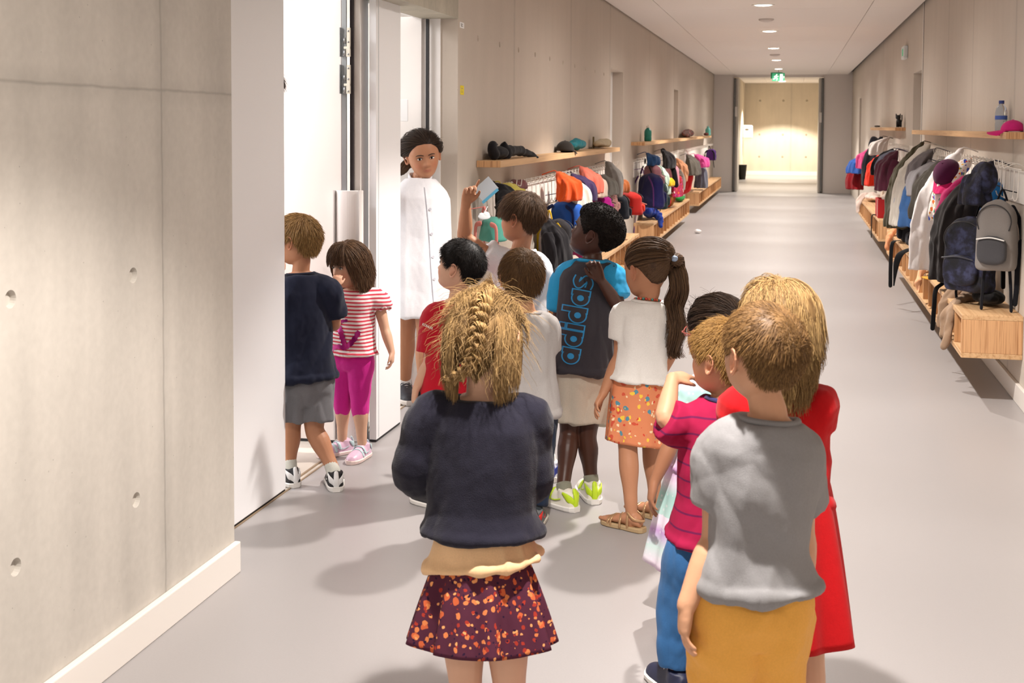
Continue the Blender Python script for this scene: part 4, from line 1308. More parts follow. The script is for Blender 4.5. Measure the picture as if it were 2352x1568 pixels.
def shoe(s, A, toe, k, style, nm, upper=None, sole=None, accent=None, sock=None, L=1.0, heel_up=0, sockh=.0, flat=False):
    td = Vector((-math.sin(toe), math.cos(toe), 0)); up = Vector((0, 0, 1)); sd = td.cross(up)
    fd = td
    base = Vector((A.x, A.y, A.z - .06 * k))
    if heel_up:
        a = math.radians(heel_up); toe_pt = base + td * .11 * k
        fd = td * math.cos(a) - up * math.sin(a); up2 = up * math.cos(a) + td * math.sin(a)
    else: up2 = up
    org = base
    def Pt(x, y, z): return org + sd * (x * k) + fd * (y * k * L) + up2 * (z * k)
    secs = [(-.062, .016, .012), (-.055, .026, .052), (-.035, .032, .066), (-.01, .034, .070), (.02, .035, .062), (.05, .038, .048), (.08, .040, .040), (.105, .037, .035), (.125, .027, .027), (.136, .012, .014)]
    if style == 'sandal':
        mb = MB()
        out = [(-.060, .014), (-.05, .026), (-.02, .030), (.02, .030), (.06, .036), (.09, .038), (.115, .033), (.132, .018)]
        rs = [[Pt(w, y, 0.001), Pt(w, y, .016), Pt(-w, y, .016), Pt(-w, y, .001)] for y, w in out]
        rs = [[Pt(w * .9, y, 0.001), Pt(w, y, .004), Pt(w, y, .015), Pt(w * .9, y, .018), Pt(-w * .9, y, .018), Pt(-w, y, .015), Pt(-w, y, .004), Pt(-w * .9, y, .001)] for y, w in out]
        o = s.kid(mb.rings(rs).build('sandal', sole, None, smooth=False))
        for a, b, h0, wz in ((.085, .085, .040, 1), (.066, .072, .048, 1), (.05, .03, .056, 1), (-.005, .0, .078, .8)):
            pts = [Pt(.036 * wz, a, .014), Pt(.032 * wz, a, h0 * .75), Pt(0, (a + b) / 2, h0), Pt(-.032 * wz, b, h0 * .75), Pt(-.036 * wz, b, .014)]
            st = MB().tube(pts, .0055 * k, n=8, sub=5, flat=.35, side=fd).build('strap', upper, None, smooth=True)
            st.parent = o
        pts = [Pt(.026, .0, .07), Pt(.027, -.03, .05), Pt(.0, -.058, .045), Pt(-.027, -.03, .05), Pt(-.026, .0, .07)]
        st = MB().tube(pts, .0055 * k, n=8, sub=5, flat=.35, side=up2).build('strap', upper, None, smooth=True)
        st.parent = o
        return o
    mb = MB(); rs = []
    n = 20
    for y, w, h in secs:
        c = [];
        for j in range(n):
            q = 2 * PI * j / n
            z = max(0, math.sin(q)) ** .75 * h if math.sin(q) > 0 else 0
            x = w * math.copysign(abs(math.cos(q)) ** .8, math.cos(q)) * (1.0 if math.sin(q) <= 0 else 1 - .18 * math.sin(q))
            c.append(Pt(x, y, .012 + z))
        rs.append(c)
    mb.rings(rs)
    mb.tube([Pt(0, -.014, .045), Pt(0, -.018, .074)], [.033 * k, .031 * k], n=16, sub=3, round_ends=False)
    me = fuse(mb, 'shoe', .0035, 5)
    set_v(me, get_v(me) - np.array(s.body.location))
    o = bpy.data.objects.new('shoe', me); COL.objects.link(o); me.materials.append(upper); o.parent = s.body
    def sub(mb_, name, mat, smooth=True):
        q = mb_.build(name, mat, None, smooth=smooth)
        q.location = -Vector(s.body.location); q.parent = o
        return q
    so = MB(); th = .017
    so.rings([[Pt(w * (1.06) * c_, y, z) for c_, z in ((.9, .001), (1.0, .006), (1.03, th), (.9, th + .004), (-.9, th + .004), (-1.03, th), (-1.0, .006), (-.9, .001))] for y, w, h in [(-.067, .014, 0)] + secs[1:-1] + [(.140, .013, 0)]])
    sub(so, 'sole', sole, False if style != 'strap' else False)
    if accent is not None:
        for sg in (-1, 1):
            sub(MB().tube([Pt(sg * .031, .045, .046), Pt(sg * .0365, .012, .036), Pt(sg * .035, -.02, .045)], [.002 * k, .0025 * k, .002 * k], n=8, sub=4, flat=.5, side=up2), 'side_stripe', accent)
        for sg in (-1, 1):
            sub(MB().tube([Pt(sg * .006, -.0615, .03), Pt(sg * .024, -.050, .05), Pt(sg * .031, -.030, .066)], [.009 * k, .013 * k, .006 * k], n=8, sub=4, flat=.3, side=up2), 'heel_panel', accent)
        sub(MB().tube([Pt(0, -.060, .024), Pt(0, -.0625, .05), Pt(0, -.054, .076)], [.012 * k, .011 * k, .009 * k], n=8, sub=3, flat=.5, side=sd), 'heel_tab', accent)
    if style == 'laced':
        for y, z in ((.028, .069), (.042, .062), (.056, .056)):
            sub(MB().tube([Pt(.018, y, z - .008), Pt(0, y, z), Pt(-.018, y, z - .008)], .0028 * k, n=6, sub=3), 'lace', M('white_lace', '#f1efec', .8))
    if style == 'strap':
        for y, z in ((.030, .068), (.052, .058)):
            sub(MB().tube([Pt(.036, y, z - .028), Pt(.022, y, z - .006), Pt(-.0, y, z), Pt(-.022, y, z - .006), Pt(-.036, y, z - .028)], .008 * k, n=8, sub=4, flat=.35, side=fd), 'strap', accent or upper)
    if sock is not None:
        q = MB().tube([Pt(0, -.012, .05), A + (s.leg[nm][1] - A).normalized() * ((.03 + sockh) * k)], [.030 * k, .0275 * k], n=16, sub=4, round_ends=False).build('sock', sock, None, smooth=True)
        s.kid(q)
    return o
def print_on(target, pts_faces, name, mat, parent_obj, body, dirv, push=.003, offset=.0):
    """drop a flat print (world verts, faces) on the cloth along dirv"""
    me = target.data
    V = get_v(me) + np.array(body.location)
    bvh = BVHTree.FromPolygons([tuple(v) for v in V], [tuple(p.vertices) for p in me.polygons])
    vs, fs = pts_faces
    out = []
    d = Vector(dirv).normalized()
    last = None
    for v in vs:
        hit = bvh.ray_cast(Vector(v) - d * .5, d)
        if hit[0] is not None:
            p = hit[0] - d * (push + offset)
            last = (Vector(v) - p).dot(d)
        else:
            p = Vector(v) - d * (last or 0)
        out.append(p)
    mb = MB(); mb.add(out, fs)
    o = mb.build(name, mat, None, smooth=True)
    o.location = -Vector(body.location)
    o.parent = parent_obj
    return o
def text_mesh(body, size, extr=0, offset=0, cut=.006, bold=False):
    c = bpy.data.curves.new('t', 'FONT'); c.body = body; c.size = size; c.offset = offset
    c.align_x = 'CENTER'; c.align_y = 'CENTER'; c.resolution_u = 3
    o = bpy.data.objects.new('t', c); COL.objects.link(o)
    dg = bpy.context.evaluated_depsgraph_get()
    me = bpy.data.meshes.new_from_object(o.evaluated_get(dg))
    bpy.data.objects.remove(o)
    bm = bmesh.new(); bm.from_mesh(me)
    bmesh.ops.triangulate(bm, faces=bm.faces[:])
    for _ in range(5):
        es = [e for e in bm.edges if e.calc_length() > cut]
        if not es: break
        bmesh.ops.subdivide_edges(bm, edges=es, cuts=1)
        bmesh.ops.triangulate(bm, faces=[f for f in bm.faces if len(f.verts) > 3])
    vs = [tuple(v.co) for v in bm.verts]; fs = [tuple(v.index for v in f.verts) for f in bm.faces]
    bm.verts.index_update()
    bm.free()
    return vs, fs
SH_W = M('white_shoe_rubber', '#ece9e4', .5)
N = None
# ---- 1 child in the grey t-shirt, foreground right
p = Person(2.5, 'child seen from behind in a grey t-shirt and mustard yellow trousers', h=1.16, facing=18, skin='light')
p.pose(head=(1751, 813), neck=(1765, 955, .01), hip=(1728, 1365, .02), look=38, nod=10, hs=.194, shw=.090, torso=(.95, .98),
       arms={'L': dict(sh=(1658, 1042, .02), el=(1645, 1235, .03), wr=(1577, 1390, -.02), hd=(1568, 1480, -.02), palm=tuple(RT), curl=.35, thumbdir=tuple(FW)),
             'R': dict(sh=(1832, 1045, .02), el=(1838, 1215, .12), wr=(1850, 1330, .2))}, armw=1.18)
p.shirt(cloth('#8f8e90', 'grey_marl_jersey'), hem=.06, flare=1.14, hemtilt=.25, loose=.003, sleeve=.62, slw=1.15, amp=.0045, grow=.012, seed=3, collar=cloth('#8a898b', 'grey_rib'))
p.shorts(cloth('#efb054', 'mustard_cotton'), name='trousers', length=1.9, grow=.015, flare=1.25, amp=.0045, seed=5, high=.02)
p.hair('short', 'lightbrown', seed=11, n=8500, len=.030, thick=.009, sides=.35, sidelen=.4, mess=.13, whorl=(0.01, -.075, .07))
GREY = p
# ---- 2 girl in the navy cardigan, foreground left
p = Person(2.9, 'child seen from behind in navy cardigan and orange floral skirt with braided blond hair', h=1.13, facing=5, skin='fair')
p.pose(head=(1112, 776), neck=(1108, 905, .0), hip=(1108, 1280, .0), look=0, nod=-4, hs=.200, shw=.100, torso=(1.15, 1.05),
       arms={'L': dict(sh=(990, 960, 0), el=(950, 1085, .02), wr=(1010, 1120, .17), hand=False),
             'R': dict(sh=(1212, 960, 0), el=(1226, 1100, .03), wr=(1180, 1130, .17), hand=False)},
       feet={'L': dict(an=(1078, 1900)), 'R': dict(an=(1180, 1900))}, hipw=.05)
p.shirt(cloth('#23222f', 'navy_knit', bstr=.35, weave=500), name='cardigan', hem=.15, flare=1.08, sleeve=1.9, amp=.004, grow=.018, seed=8, freq=50)
p.shirt(cloth('#efc79a', 'peach_cotton'), name='blouse', hem=-.03, flare=1.12, low=True, amp=.004, hemtilt=.2, grow=.008, seed=9, freq=90)
m_flor = spots('#552a3c', ['#cf6640', '#dc8350', '#a83a2e', '#f0a56a', '#2c1a34'], 38, 'orange_flower_print', .36)
p.skirt(m_flor, top=.03, drop=.198, r0=.090, r1=.158, pleats=9, amp=.016, seed=4, squash=.85, hemwave=.006)
GIRLN = p
zl = zlow_fn('long')
cap = MB(); cap_mesh(cap, p.Mx, p.hs, zl, .010, 2, lump=.002)
r_ = np.random.default_rng(5)
n_ = 8500
R_ = roots_on(n_, zl, 5); R_ = R_ + surf_n(R_) * .004
sgn = np.sign(R_[:, 0] + .001)
mid = np.stack([0 * sgn, np.full(n_, -.105), np.clip(R_[:, 2] * .7 - .01, -.06, .08)], -1)
inner = np.abs(R_[:, 0]) < .05
def fl1(P, t): return tang(P, np.stack([-np.sign(P[:, 0]) * .3, -0.75 + 0 * P[:, 0], -.55 + 0 * P[:, 0]], -1))
def fl2(P, t):
    g = np.array([0, -.12, -1.0]) * np.ones((len(P), 3)); return g / np.linalg.norm(g, axis=1)[:, None]
parts_ = [strands(p.Mx, p.hs, R_[inner], tang(R_[inner], mid[inner] - R_[inner]), np.minimum(.12, np.linalg.norm(mid[inner] - R_[inner], axis=1)), step=.010, flow=fl1, hug=.010, gw=.2, width=.0007, seed=5, wav=.09),
          strands(p.Mx, p.hs, R_[~inner], tang(R_[~inner], np.array([0, -.6, -1.0]) + 0 * R_[~inner]), .07 + .055 * r_.random((~inner).sum()), step=.010, flow=fl2, hug=.012, gw=.5, width=.0007, seed=6, wav=.2)]
R2 = roots_on(420, zl, 15)
parts_.append(strands(p.Mx, p.hs, R2 + surf_n(R2) * .010, tang(R2, np.array([0, -.5, -.6]) + 0 * R2) + surf_n(R2) * .45 + r_.normal(size=(420, 3)) * .45, .05 + .07 * r_.random(420), step=.008, hug=.014, gw=.5, width=.0006, seed=16, wav=.5))
p.h = hair_object('hair', parts_, HM['blond'], p.body, cap, .35)
# the braid: three strands crossing down the back of the head
def braid(path, r, name, mat, parent, cross=9, seed=2, n=70):
    pts, _ = spline(path, 1, 16)
    C = np.array([list(q) for q in pts]); K1 = len(C)
    T = np.gradient(C, axis=0); T /= np.linalg.norm(T, axis=1)[:, None]
    a = np.cross(T, np.array([.05, 1.0, .05])); a /= np.linalg.norm(a, axis=1)[:, None]
    b = np.cross(T, a)
    t = np.linspace(0, 1, K1)
    rad = r * (1 - .45 * t)
    rr = np.random.default_rng(seed)
    P_ = []
    for j in range(3):
        ph = j * 2 * PI / 3
        x = np.sin(t * cross * PI + ph); y = np.sin(2 * (t * cross * PI + ph)) * .55
        cc = C + a * (x * rad * 1.0)[:, None] + b * (y * rad)[:, None]
        u = np.sqrt(rr.random(n)); th = rr.uniform(0, 6.28, n)
        A = cc[:, None, :] + a[:, None, :] * (rad[:, None] * .75 * u * np.cos(th))[:, :, None] + b[:, None, :] * (rad[:, None] * .75 * u * np.sin(th))[:, :, None]
        A += .0016 * np.sin(np.arange(K1)[:, None, None] * .35 + ph + th[None, :, None])
        P_.append(sweep(A, Matrix.Identity(4), .0015, rr, .8))
    return hair_object(name, P_, mat, parent)
braid([p.hp(.012, -.030, .112), p.hp(.012, -.078, .096), p.hp(.012, -.106, .06), p.hp(.010, -.115, .01), p.hp(.002, -.110, -.04), p.hp(-.025, -.098, -.075), p.hp(-.070, -.083, -.100)], .0165, 'braid', HM['golden'], p.body)
for sg, c in ((-1, '#e88aa0'), (1, '#e88aa0')):
    q = p.hp(sg * .072, -.02, .055)
    p.kid(MB().ellipsoid(q, (.006, .006, .010), 10, 8).build('hair_clip', M('pink_hair_clip', '#e78ba2', .5), smooth=True))
# ---- 3 child in red football shirt
p = Person(4.95, 'dark haired child in a red football shirt looking up to the left', h=1.06, facing=28, skin='fair')
p.pose(head=(1056, 612), neck=(1048, 690, .02), hip=(1018, 915, .02), look=78, nod=12, hs=.200, shw=.098,
       arms={'L': dict(sh=(995, 730, -.01), el=(985, 830, .0), wr=(955, 895, -.03), hd=(950, 930, -.04), palm=tuple(RT), curl=.8), 'R': dict()},
       feet={'L': dict(floor=(1000, 1165), toe=60), 'R': dict(floor=(1060, 1165), toe=40)})
RED = p
p.shirt(cloth('#c3142b', 'red_polyester', rough=.6), name='football_shirt', hem=-.05, flare=1.06, sleeve=.78, slw=1.15, grow=.012, amp=.004, seed=21)
p.shorts(cloth('#1c1c22', 'black_shorts_cloth'), length=.85, grow=.014, flare=1.2)
p.shoes('laced', upper=M('black_shoe', '#232326', .5), sole=SH_W, sock=cloth('#e8e6e2', 'sock_white'))
p.hair('short', 'black', seed=31, n=8500, len=.028, thick=.012, sides=.8, mess=.3, wav=.35)
p.face(brow='#1d1512')
# ---- 4 pointing child
p = Person(5.25, 'child in a white t-shirt with one arm raised and a finger pointing up', h=1.22, facing=22, skin='tan')
p.pose(head=(1197, 500), neck=(1195, 572, .01), hip=(1192, 790, .02), look=72, nod=2, hs=.203, shw=.098,
       arms={'L': dict(sh=(1122, 590, -.02), el=(1068, 545, -.05), wr=(1070, 465, -.08), hd=(1082, 425, -.09), palm=tuple(-FW + RT * .5), curl=.9, fingers=[.06, .95, 1.15, 1.25], thumb=.9, thumbdir=tuple(RT)),
             'R': dict(sh=(1238, 620, 0), el=(1236, 720, .1), wr=(1180, 670, .16), hd=(1140, 640, .14), palm=tuple(FW), curl=.6)},
       feet={'L': dict(floor=(1200, 1095), toe=10), 'R': dict(floor=(1262, 1098), toe=20)}, armw=1.1)
POINT = p
p.shirt(cloth('#ecebef', 'white_jersey'), hem=-.1, flare=1.1, sleeve=.8, sleeve_l=.2, slw=1.25, grow=.014, amp=.005, seed=23, collar=cloth('#e4e4ea', 'white_rib'))
p.shorts(cloth('#31405f', 'blue_denim_short'), length=.8, grow=.012)
p.shoes('laced', upper=M('white_blue_shoe', '#e9e9ee', .5), sole=SH_W, accent=M('blue_trim', '#2f3f9c', .5), sock=cloth('#e8e6e2', 'sock_white'))
p.hair('fringe', 'midbrown', seed=33, n=8500, len=.055, thick=.009, sides=.5, mess=.10, sidelen=.28, part=.1)
p.face(brow='#2b1c14')
# the card held by the pointing child
q = at(1126, 632, 5.36)
# ---- 5 child in light grey t-shirt
p = Person(4.68, 'brown haired child in light grey t-shirt and dark blue trousers beside the navy cardigan', h=1.04, facing=8, skin='light')
p.pose(head=(1198, 637), neck=(1210, 715, .0), hip=(1215, 935, .02), look=22, nod=4, hs=.195, shw=.096, torso=(1.08, 1),
       arms={'R': dict(sh=(1255, 750, 0), el=(1262, 835, .03), wr=(1245, 890, .1)), 'L': dict()},
       feet={'L': dict(floor=(1165, 1205), toe=10), 'R': dict(floor=(1230, 1208), toe=5)})
p.shirt(cloth('#b5b1af', 'light_grey_jersey'), hem=-.06, flare=1.12, sleeve=.66, slw=1.15, grow=.012, amp=.0045, seed=25, collar=cloth('#a9a5a4', 'light_grey_rib'))
p.shorts(cloth('#1d2b42', 'dark_blue_jersey'), name='trousers', length=1.86, grow=.012, flare=1.12, amp=.004)
p.shoes('laced', upper=M('grey_shoe', '#6f7476', .6), sole=M('pale_sole', '#cfc9be', .6), accent=M('red_tab', '#d22a22', .5), sock=cloth('#33383c', 'dark_sock'))
p.hair('short', 'brown', seed=35, n=8500, len=.046, thick=.011, sides=.85, mess=.11, sidelen=.8)
# ---- 6 child in the charcoal shirt with bright blue lettering
p = Person(5.0, 'child in charcoal t-shirt with bright blue sleeves and lettering, beige shorts', h=1.19, facing=40, skin='dark')
p.pose(head=(1366, 535), neck=(1360, 595, .0), hip=(1338, 845, .0), look=80, nod=20, hs=.208, shw=.094, torso=(1.1, 1.0),
       arms={'R': dict(sh=(1405, 640, -.02), el=(1420, 702, -.06), wr=(1378, 640, -.17), hd=(1355, 590, -.17), palm=tuple(-FW), curl=.85, thumb=.7, thumbdir=tuple(-RT), spread=.1),
             'L': dict(sh=(1300, 640, .05), el=(1282, 740, .05), wr=(1275, 825, .03), hand=True, palm=tuple(RT))},
       feet={'R': dict(floor=(1358, 1146), toe=20, kn=(1348, 1000)), 'L': dict(floor=(1292, 1166), toe=55, kn=(1308, 990))}, lips=1.25, nose=.85)
ADI = p
m_char = cloth('#3d3a40', 'charcoal_jersey')
p.shirt(m_char, hem=-.03, flare=1.16, sleeve=.05, grow=.013, amp=.0045, seed=27, loose=.002)
mb = MB(); k = p.k
for nm in 'RL':
    S, E, W = p.arm[nm]
    base = p.neck - p.ax * (.045 * k) + p.side * ((1 if nm == 'R' else -1) * .040 * k)
    end = S.lerp(E, .72)
    mb.tube([base, S, S.lerp(end, .5), end], [.052 * k, .056 * k, .054 * k, .052 * k], n=16, sub=4, round_ends=False)
m_blue = cloth('#2f9fd6', 'bright_blue_jersey')
p.cloth_obj('sleeves', mb, m_blue, .004, 70, 12)
nn = 28; c = p.hip + p.ax * (.985 * p.TL)
p.kid(torus_path([c + p.side * (.060 * math.cos(2 * PI * j / nn)) + p.fwd * (.054 * math.sin(2 * PI * j / nn)) - p.ax * (.012 * max(0, math.sin(2 * PI * j / nn))) for j in range(nn)], .008).build('collar', m_blue, smooth=True))
p.shorts(cloth('#cfc6b6', 'beige_cotton'), length=.78, grow=.014, flare=1.2, amp=.004)
p.shoes('strap', upper=M('cream_shoe', '#e9e4d6', .5), sole=SH_W, accent=M('lime_trim', '#c8e82c', .5), sock=cloth('#8a8a7a', 'grey_sock'), L=1.12)
p.hair('afro', 'afro', seed=37, n=9000, thick=.019)
p.face(iris=M('dark_iris', '#120a08', .2), brow='#150d0a')
def put_text(per, target, body, px0, py0, px1, py1, size, mat, off, name, push, dep):
    """lettering running from pixel 0 to pixel 1 on the garment facing the viewer"""
    a = at(px0, py0, per.d + dep); b = at(px1, py1, per.d + dep)
    u = (b - a); L = u.length; u.normalize()
    view = ((a + b) / 2 - CAM).normalized()
    v = u.cross(view).normalized()
    vs, fs = text_mesh(body, size, offset=off)
    w = max(q[0] for q in vs) - min(q[0] for q in vs)
    s_ = L / w
    c_ = (a + b) / 2
    pts = [c_ + u * (x * s_) + v * (y * s_ * 1.15) for x, y, z in vs]
    return print_on(target, (pts, fs), name, mat, target, per.body, view, push)
m_ltr = M('bright_blue_print', '#2a93cf', .6)
def disc2(cx_, cy_, r, r0=0.0, n=36, m=6):
    vs, fs = [], []
    for i in range(m + 1):
        q = r0 + (r - r0) * i / m
        for j in range(n):
            a = 2 * PI * j / n; vs.append((cx_ + q * math.cos(a), cy_ + q * math.sin(a)))
    for i in range(m):
        for j in range(n):
            k_ = (j + 1) % n; fs.append((i * n + j, i * n + k_, (i + 1) * n + k_, (i + 1) * n + j))
    return vs, fs
def rect2(x0, x1, y0, y1, nx=6, ny=14):
    vs = [(x0 + (x1 - x0) * i / nx, y0 + (y1 - y0) * j / ny) for j in range(ny + 1) for i in range(nx + 1)]
    fs = [(j * (nx + 1) + i, j * (nx + 1) + i + 1, (j + 1) * (nx + 1) + i + 1, (j + 1) * (nx + 1) + i) for j in range(ny) for i in range(nx)]
    return vs, fs
def stroke2(pts, w, m=8):
    P3, _ = spline([(x, y, 0) for x, y in pts], 1, m)
    vs, fs = [], []
    for i, q in enumerate(P3):
        t = (P3[min(i + 1, len(P3) - 1)] - P3[max(0, i - 1)]).normalized(); nn_ = Vector((-t.y, t.x, 0))
        for j in range(5): vs.append(((q + nn_ * w * (j / 2 - 1)).x, (q + nn_ * w * (j / 2 - 1)).y))
        if i:
            for j in range(4): fs.append(((i - 1) * 5 + j, (i - 1) * 5 + j + 1, i * 5 + j + 1, i * 5 + j))
    return vs, fs
def word(e):
    """the six chunky letters, e = how far the shape is grown; None = the round counters only"""
    sh = []; x = 0
    for ch in 'adidas':
        if ch in 'ad':
            c = (x + .5, .5)
            if e is None: sh.append(disc2(c[0], c[1], .2))
            else:
                sh.append(disc2(c[0], c[1], .47 + e)); sh.append(rect2(x + .72 - e, x + 1.0 + e, -e + .02, (1.0 if ch == 'a' else 1.42) + e))
            x += 1.16
        elif ch == 'i':
            if e is not None:
                sh.append(rect2(x - e, x + .28 + e, .02 - e, .98 + e)); sh.append(rect2(x - e, x + .28 + e, 1.16 - e, 1.42 + e, 6, 4))
            x += .44
        else:
            if e is not None: sh.append(stroke2([(x + .80, .82), (x + .45, .90), (x + .16, .74), (x + .42, .53), (x + .72, .30), (x + .42, .10), (x + .04, .18)], .135 + e))
            x += .95
    vs, fs = [], []
    for v, f in sh:
        o_ = len(vs); vs += v; fs += [tuple(i + o_ for i in q) for q in f]
    return vs, fs, x
a_, b_ = at(1318, 834, p.d), at(1352, 634, p.d)
u_ = (b_ - a_); view_ = ((a_ + b_) / 2 - CAM).normalized(); Lw = u_.length; u_.normalize(); v_ = u_.cross(view_).normalized()
if v_.dot(RT) > 0: v_ = -v_
ADI_M = p
for e_, mt, ps in ((.085, m_ltr, .0035), (.0, M('charcoal_print', '#2f2c32', .7), .0056), (None, m_ltr, .0077)):
    vs, fs, X_ = word(e_)
    k_ = Lw / X_
    print_on(p.top, ([a_ + u_ * (x * k_) + v_ * ((y - .25) * k_ * 1.15) for x, y in vs], fs), 'lettering', mt, p.top, p.body, view_, ps)
put_text(RED, RED.top, 'KOHLER', 970, 744, 994, 755, .02, M('white_print', '#f0eeee', .6), .0004, 'sleeve_lettering', .003, -.05)
for a, b in (((985, 708), (1010, 690)), ((990, 712), (1014, 694))):
    pass
# ---- 7 girl with the ponytail
p = Person(4.72, 'child with long brown ponytail in white t-shirt and orange fruit print skirt', h=1.09, facing=22, skin='tan')
p.pose(head=(1484, 620), neck=(1487, 690, .0), hip=(1466, 880, .0), look=52, nod=-8, hs=.203, shw=.094,
       arms={'L': dict(sh=(1430, 722, .0), el=(1424, 815, .0), wr=(1385, 905, -.03), hd=(1368, 935, -.05), palm=tuple(RT), curl=.4), 'R': dict(sh=(1530, 722, .05), el=(1550, 790, .08), wr=(1520, 860, .15))},
       feet={'L': dict(floor=(1450, 1216), toe=62, bare=True), 'R': dict(floor=(1505, 1190), toe=60, bare=True)}, armw=1.05)
PONY = p
p.shirt(cloth('#eeebe7', 'white_soft_jersey'), hem=.03, flare=1.12, sleeve=.62, slw=1.12, grow=.010, amp=.004, seed=29, collar=cloth('#e6e2dd', 'white_soft_rib'))
m_fruit = spots('#dd8a62', ['#d05a44', '#5d8fa0', '#f3c94e', '#f5d9b0', '#d64c3c'], 24, 'fruit_print', .33)
p.skirt(m_fruit, top=.12, drop=.265, r0=.095, r1=.128, pleats=6, amp=.008, seed=14, squash=.8)
p.shoes('sandal', upper=M('gold_leather', '#caa27a', .3, metal=.6), sole=M('cork_sole', '#b59a74', .7))
p.hair('tied', 'midbrown', seed=39, n=5200, tie=(.045, -.105, .035), fly=.10)
tie = p.hp(.048, -.112, .036)
p.kid(MB().ellipsoid(tie, (.014, .014, .012), 14, 8).build('hair_tie', M('blue_hair_tie', '#9fb3cf', .6), smooth=True))
tp = [tie, at(1556, 610, 4.72), at(1555, 680, 4.70), at(1548, 750, 4.69), at(1555, 825, 4.68)]
tail(tp, .033, 1700, HM['midbrown'], p.body, seed=8, wav=.026, frizz=.4, swell=[.4, .7, 1.0, 1.0, .7])
cc = p.hip + p.ax * (1.01 * p.TL)
for j in range(26):
    a = 2 * PI * j / 26
    q = cc + p.side * .047 * math.cos(a) + p.fwd * .044 * math.sin(a) - p.ax * (.006 * math.sin(a))
    p.kid(MB().ellipsoid(q, (.0052,) * 3, 8, 6).build('bead', M('bead' + 'abc'[j % 3], ('#c23a30', '#d86f4a', '#4d8f86')[j % 3], .4), smooth=True))
# ---- 8 dark haired girl with glasses and pastel dress
p = Person(3.75, 'dark haired child with pink glasses in a sleeveless lilac and mint dress', h=1.08, facing=20, skin='olive')
p.pose(head=(1640, 768), neck=(1650, 862, .03), hip=(1620, 1075, .05), look=42, nod=0, hs=.208, shw=.095,
       arms={'L': dict(sh=(1580, 915, .0), el=(1545, 1010, .0), wr=(1502, 1110, -.02), hd=(1492, 1165, -.03), palm=tuple(RT), curl=.35), 'R': dict()},
       feet={'L': dict(floor=(1570, 1470), toe=20), 'R': dict(floor=(1640, 1480), toe=10)})
m_dress, nt, bs = _new('lilac_mint_band_print')
_co = objco(nt); _sp = nd(nt, 'ShaderNodeSeparateXYZ'); nt.links.new(_co, _sp.inputs[0])
_fr = mathn(nt, 'FRACT', mathn(nt, 'MULTIPLY', _sp.outputs['Z'], 3.1))
_n = nd(nt, 'ShaderNodeTexVoronoi'); _n.inputs['Scale'].default_value = 60; nt.links.new(_co, _n.inputs['Vector'])
_col = ramp(nt, _fr, [(0.0, srgb('#bfe0dc')), (0.2, srgb('#a9d3cf')), (0.32, srgb('#e9dcef')), (0.45, srgb('#d9a9dc')), (0.55, srgb('#f0e2f2')), (0.7, srgb('#cfe6e4')), (0.85, srgb('#c79fd6')), (0.92, srgb('#efe4f4'))])
_col = mixc(nt, mathn(nt, 'MULTIPLY', mathn(nt, 'LESS_THAN', _n.outputs['Distance'], .25), .45), _col, srgb('#f5eef6'))
nt.links.new(_col, bs.inputs['Base Color']); bs.inputs['Roughness'].default_value = .9
p.shirt(m_dress, name='dress_top', hem=-.02, flare=1.05, sleeve=.12, grow=.010, amp=.004, seed=41, puff=.004)
p.skirt(m_dress, name='dress_skirt', top=.15, drop=.36, r0=.095, r1=.175, pleats=8, amp=.014, seed=16, squash=.85)
p.shoes('laced', upper=M('pink_shoe', '#d9a0b0', .5), sole=SH_W)
p.hair('tied', 'dark', seed=43, n=4600, tie=(.0, -.10, .06), fly=.15)
R2 = roots_on(200, zlow_fn('tied'), 91)
o = hair_object('loose_hair', [strands(p.Mx, p.hs, R2 + surf_n(R2) * .006, surf_n(R2) + np.random.default_rng(2).normal(size=(200, 3)) * .5, .03 + .03 * np.random.default_rng(3).random(200), step=.004, hug=.006, gw=.1, width=.0004, seed=92, wav=.7)], HM['dark'], p.body)
p.face()
mg = M('pink_glasses_frame', '#b0584e', .3)
for sg in (-1, 1):
    ring = [p.hp(sg * .030 + .019 * math.cos(a), .092 - .006 * abs(math.cos(a)), .0 + .015 * math.sin(a)) for a in [2 * PI * j / 24 for j in range(24)]]
    g = p.kid(torus_path(ring, .0018).build('glasses_rim', mg, smooth=True))
    p.kid(MB().tube([p.hp(sg * .049, .088, .003), p.hp(sg * .074, .06, .004), p.hp(sg * .082, .0, .004)], .002, n=6, sub=3).build('glasses_arm', mg, smooth=True))
# ---- 9 child in the maroon shirt
p = Person(3.25, 'sandy haired child in maroon striped t-shirt and blue trousers, hand near the mouth', h=1.05, facing=25, skin='light')
p.pose(head=(1660, 822), neck=(1672, 912, .0), hip=(1625, 1250, .02), look=58, nod=6, hs=.19, shw=.094,
       arms={'L': dict(sh=(1572, 985, .0), el=(1528, 960, -.01), wr=(1545, 868, .06), hd=(1600, 856, .13), palm=(0, .3, -1), curl=.25, thumbdir=tuple(RT)), 'R': dict()},
       feet={'L': dict(floor=(1550, 1592), toe=35), 'R': dict(floor=(1640, 1600), toe=20)}, armw=1.1)
m_mar = bands(('#a31f48', '#6d1f4c'), 24, 'maroon_striped_jersey', .12)
p.shirt(m_mar, hem=.01, flare=1.1, sleeve=.95, slw=1.25, grow=.013, amp=.0045, seed=45, collar=cloth('#3b3a63', 'navy_rib'))
p.shorts(cloth('#3a6ea6', 'blue_jersey'), name='trousers', length=1.9, grow=.014, flare=1.15, amp=.004)
p.shoes('laced', upper=M('navy_shoe', '#1f2440', .5), sole=SH_W)
p.hair('short', 'ginger', seed=47, n=8500, len=.04, thick=.010, sides=.6, mess=.2, wav=.2)
p.face(brow='#8a6a44')
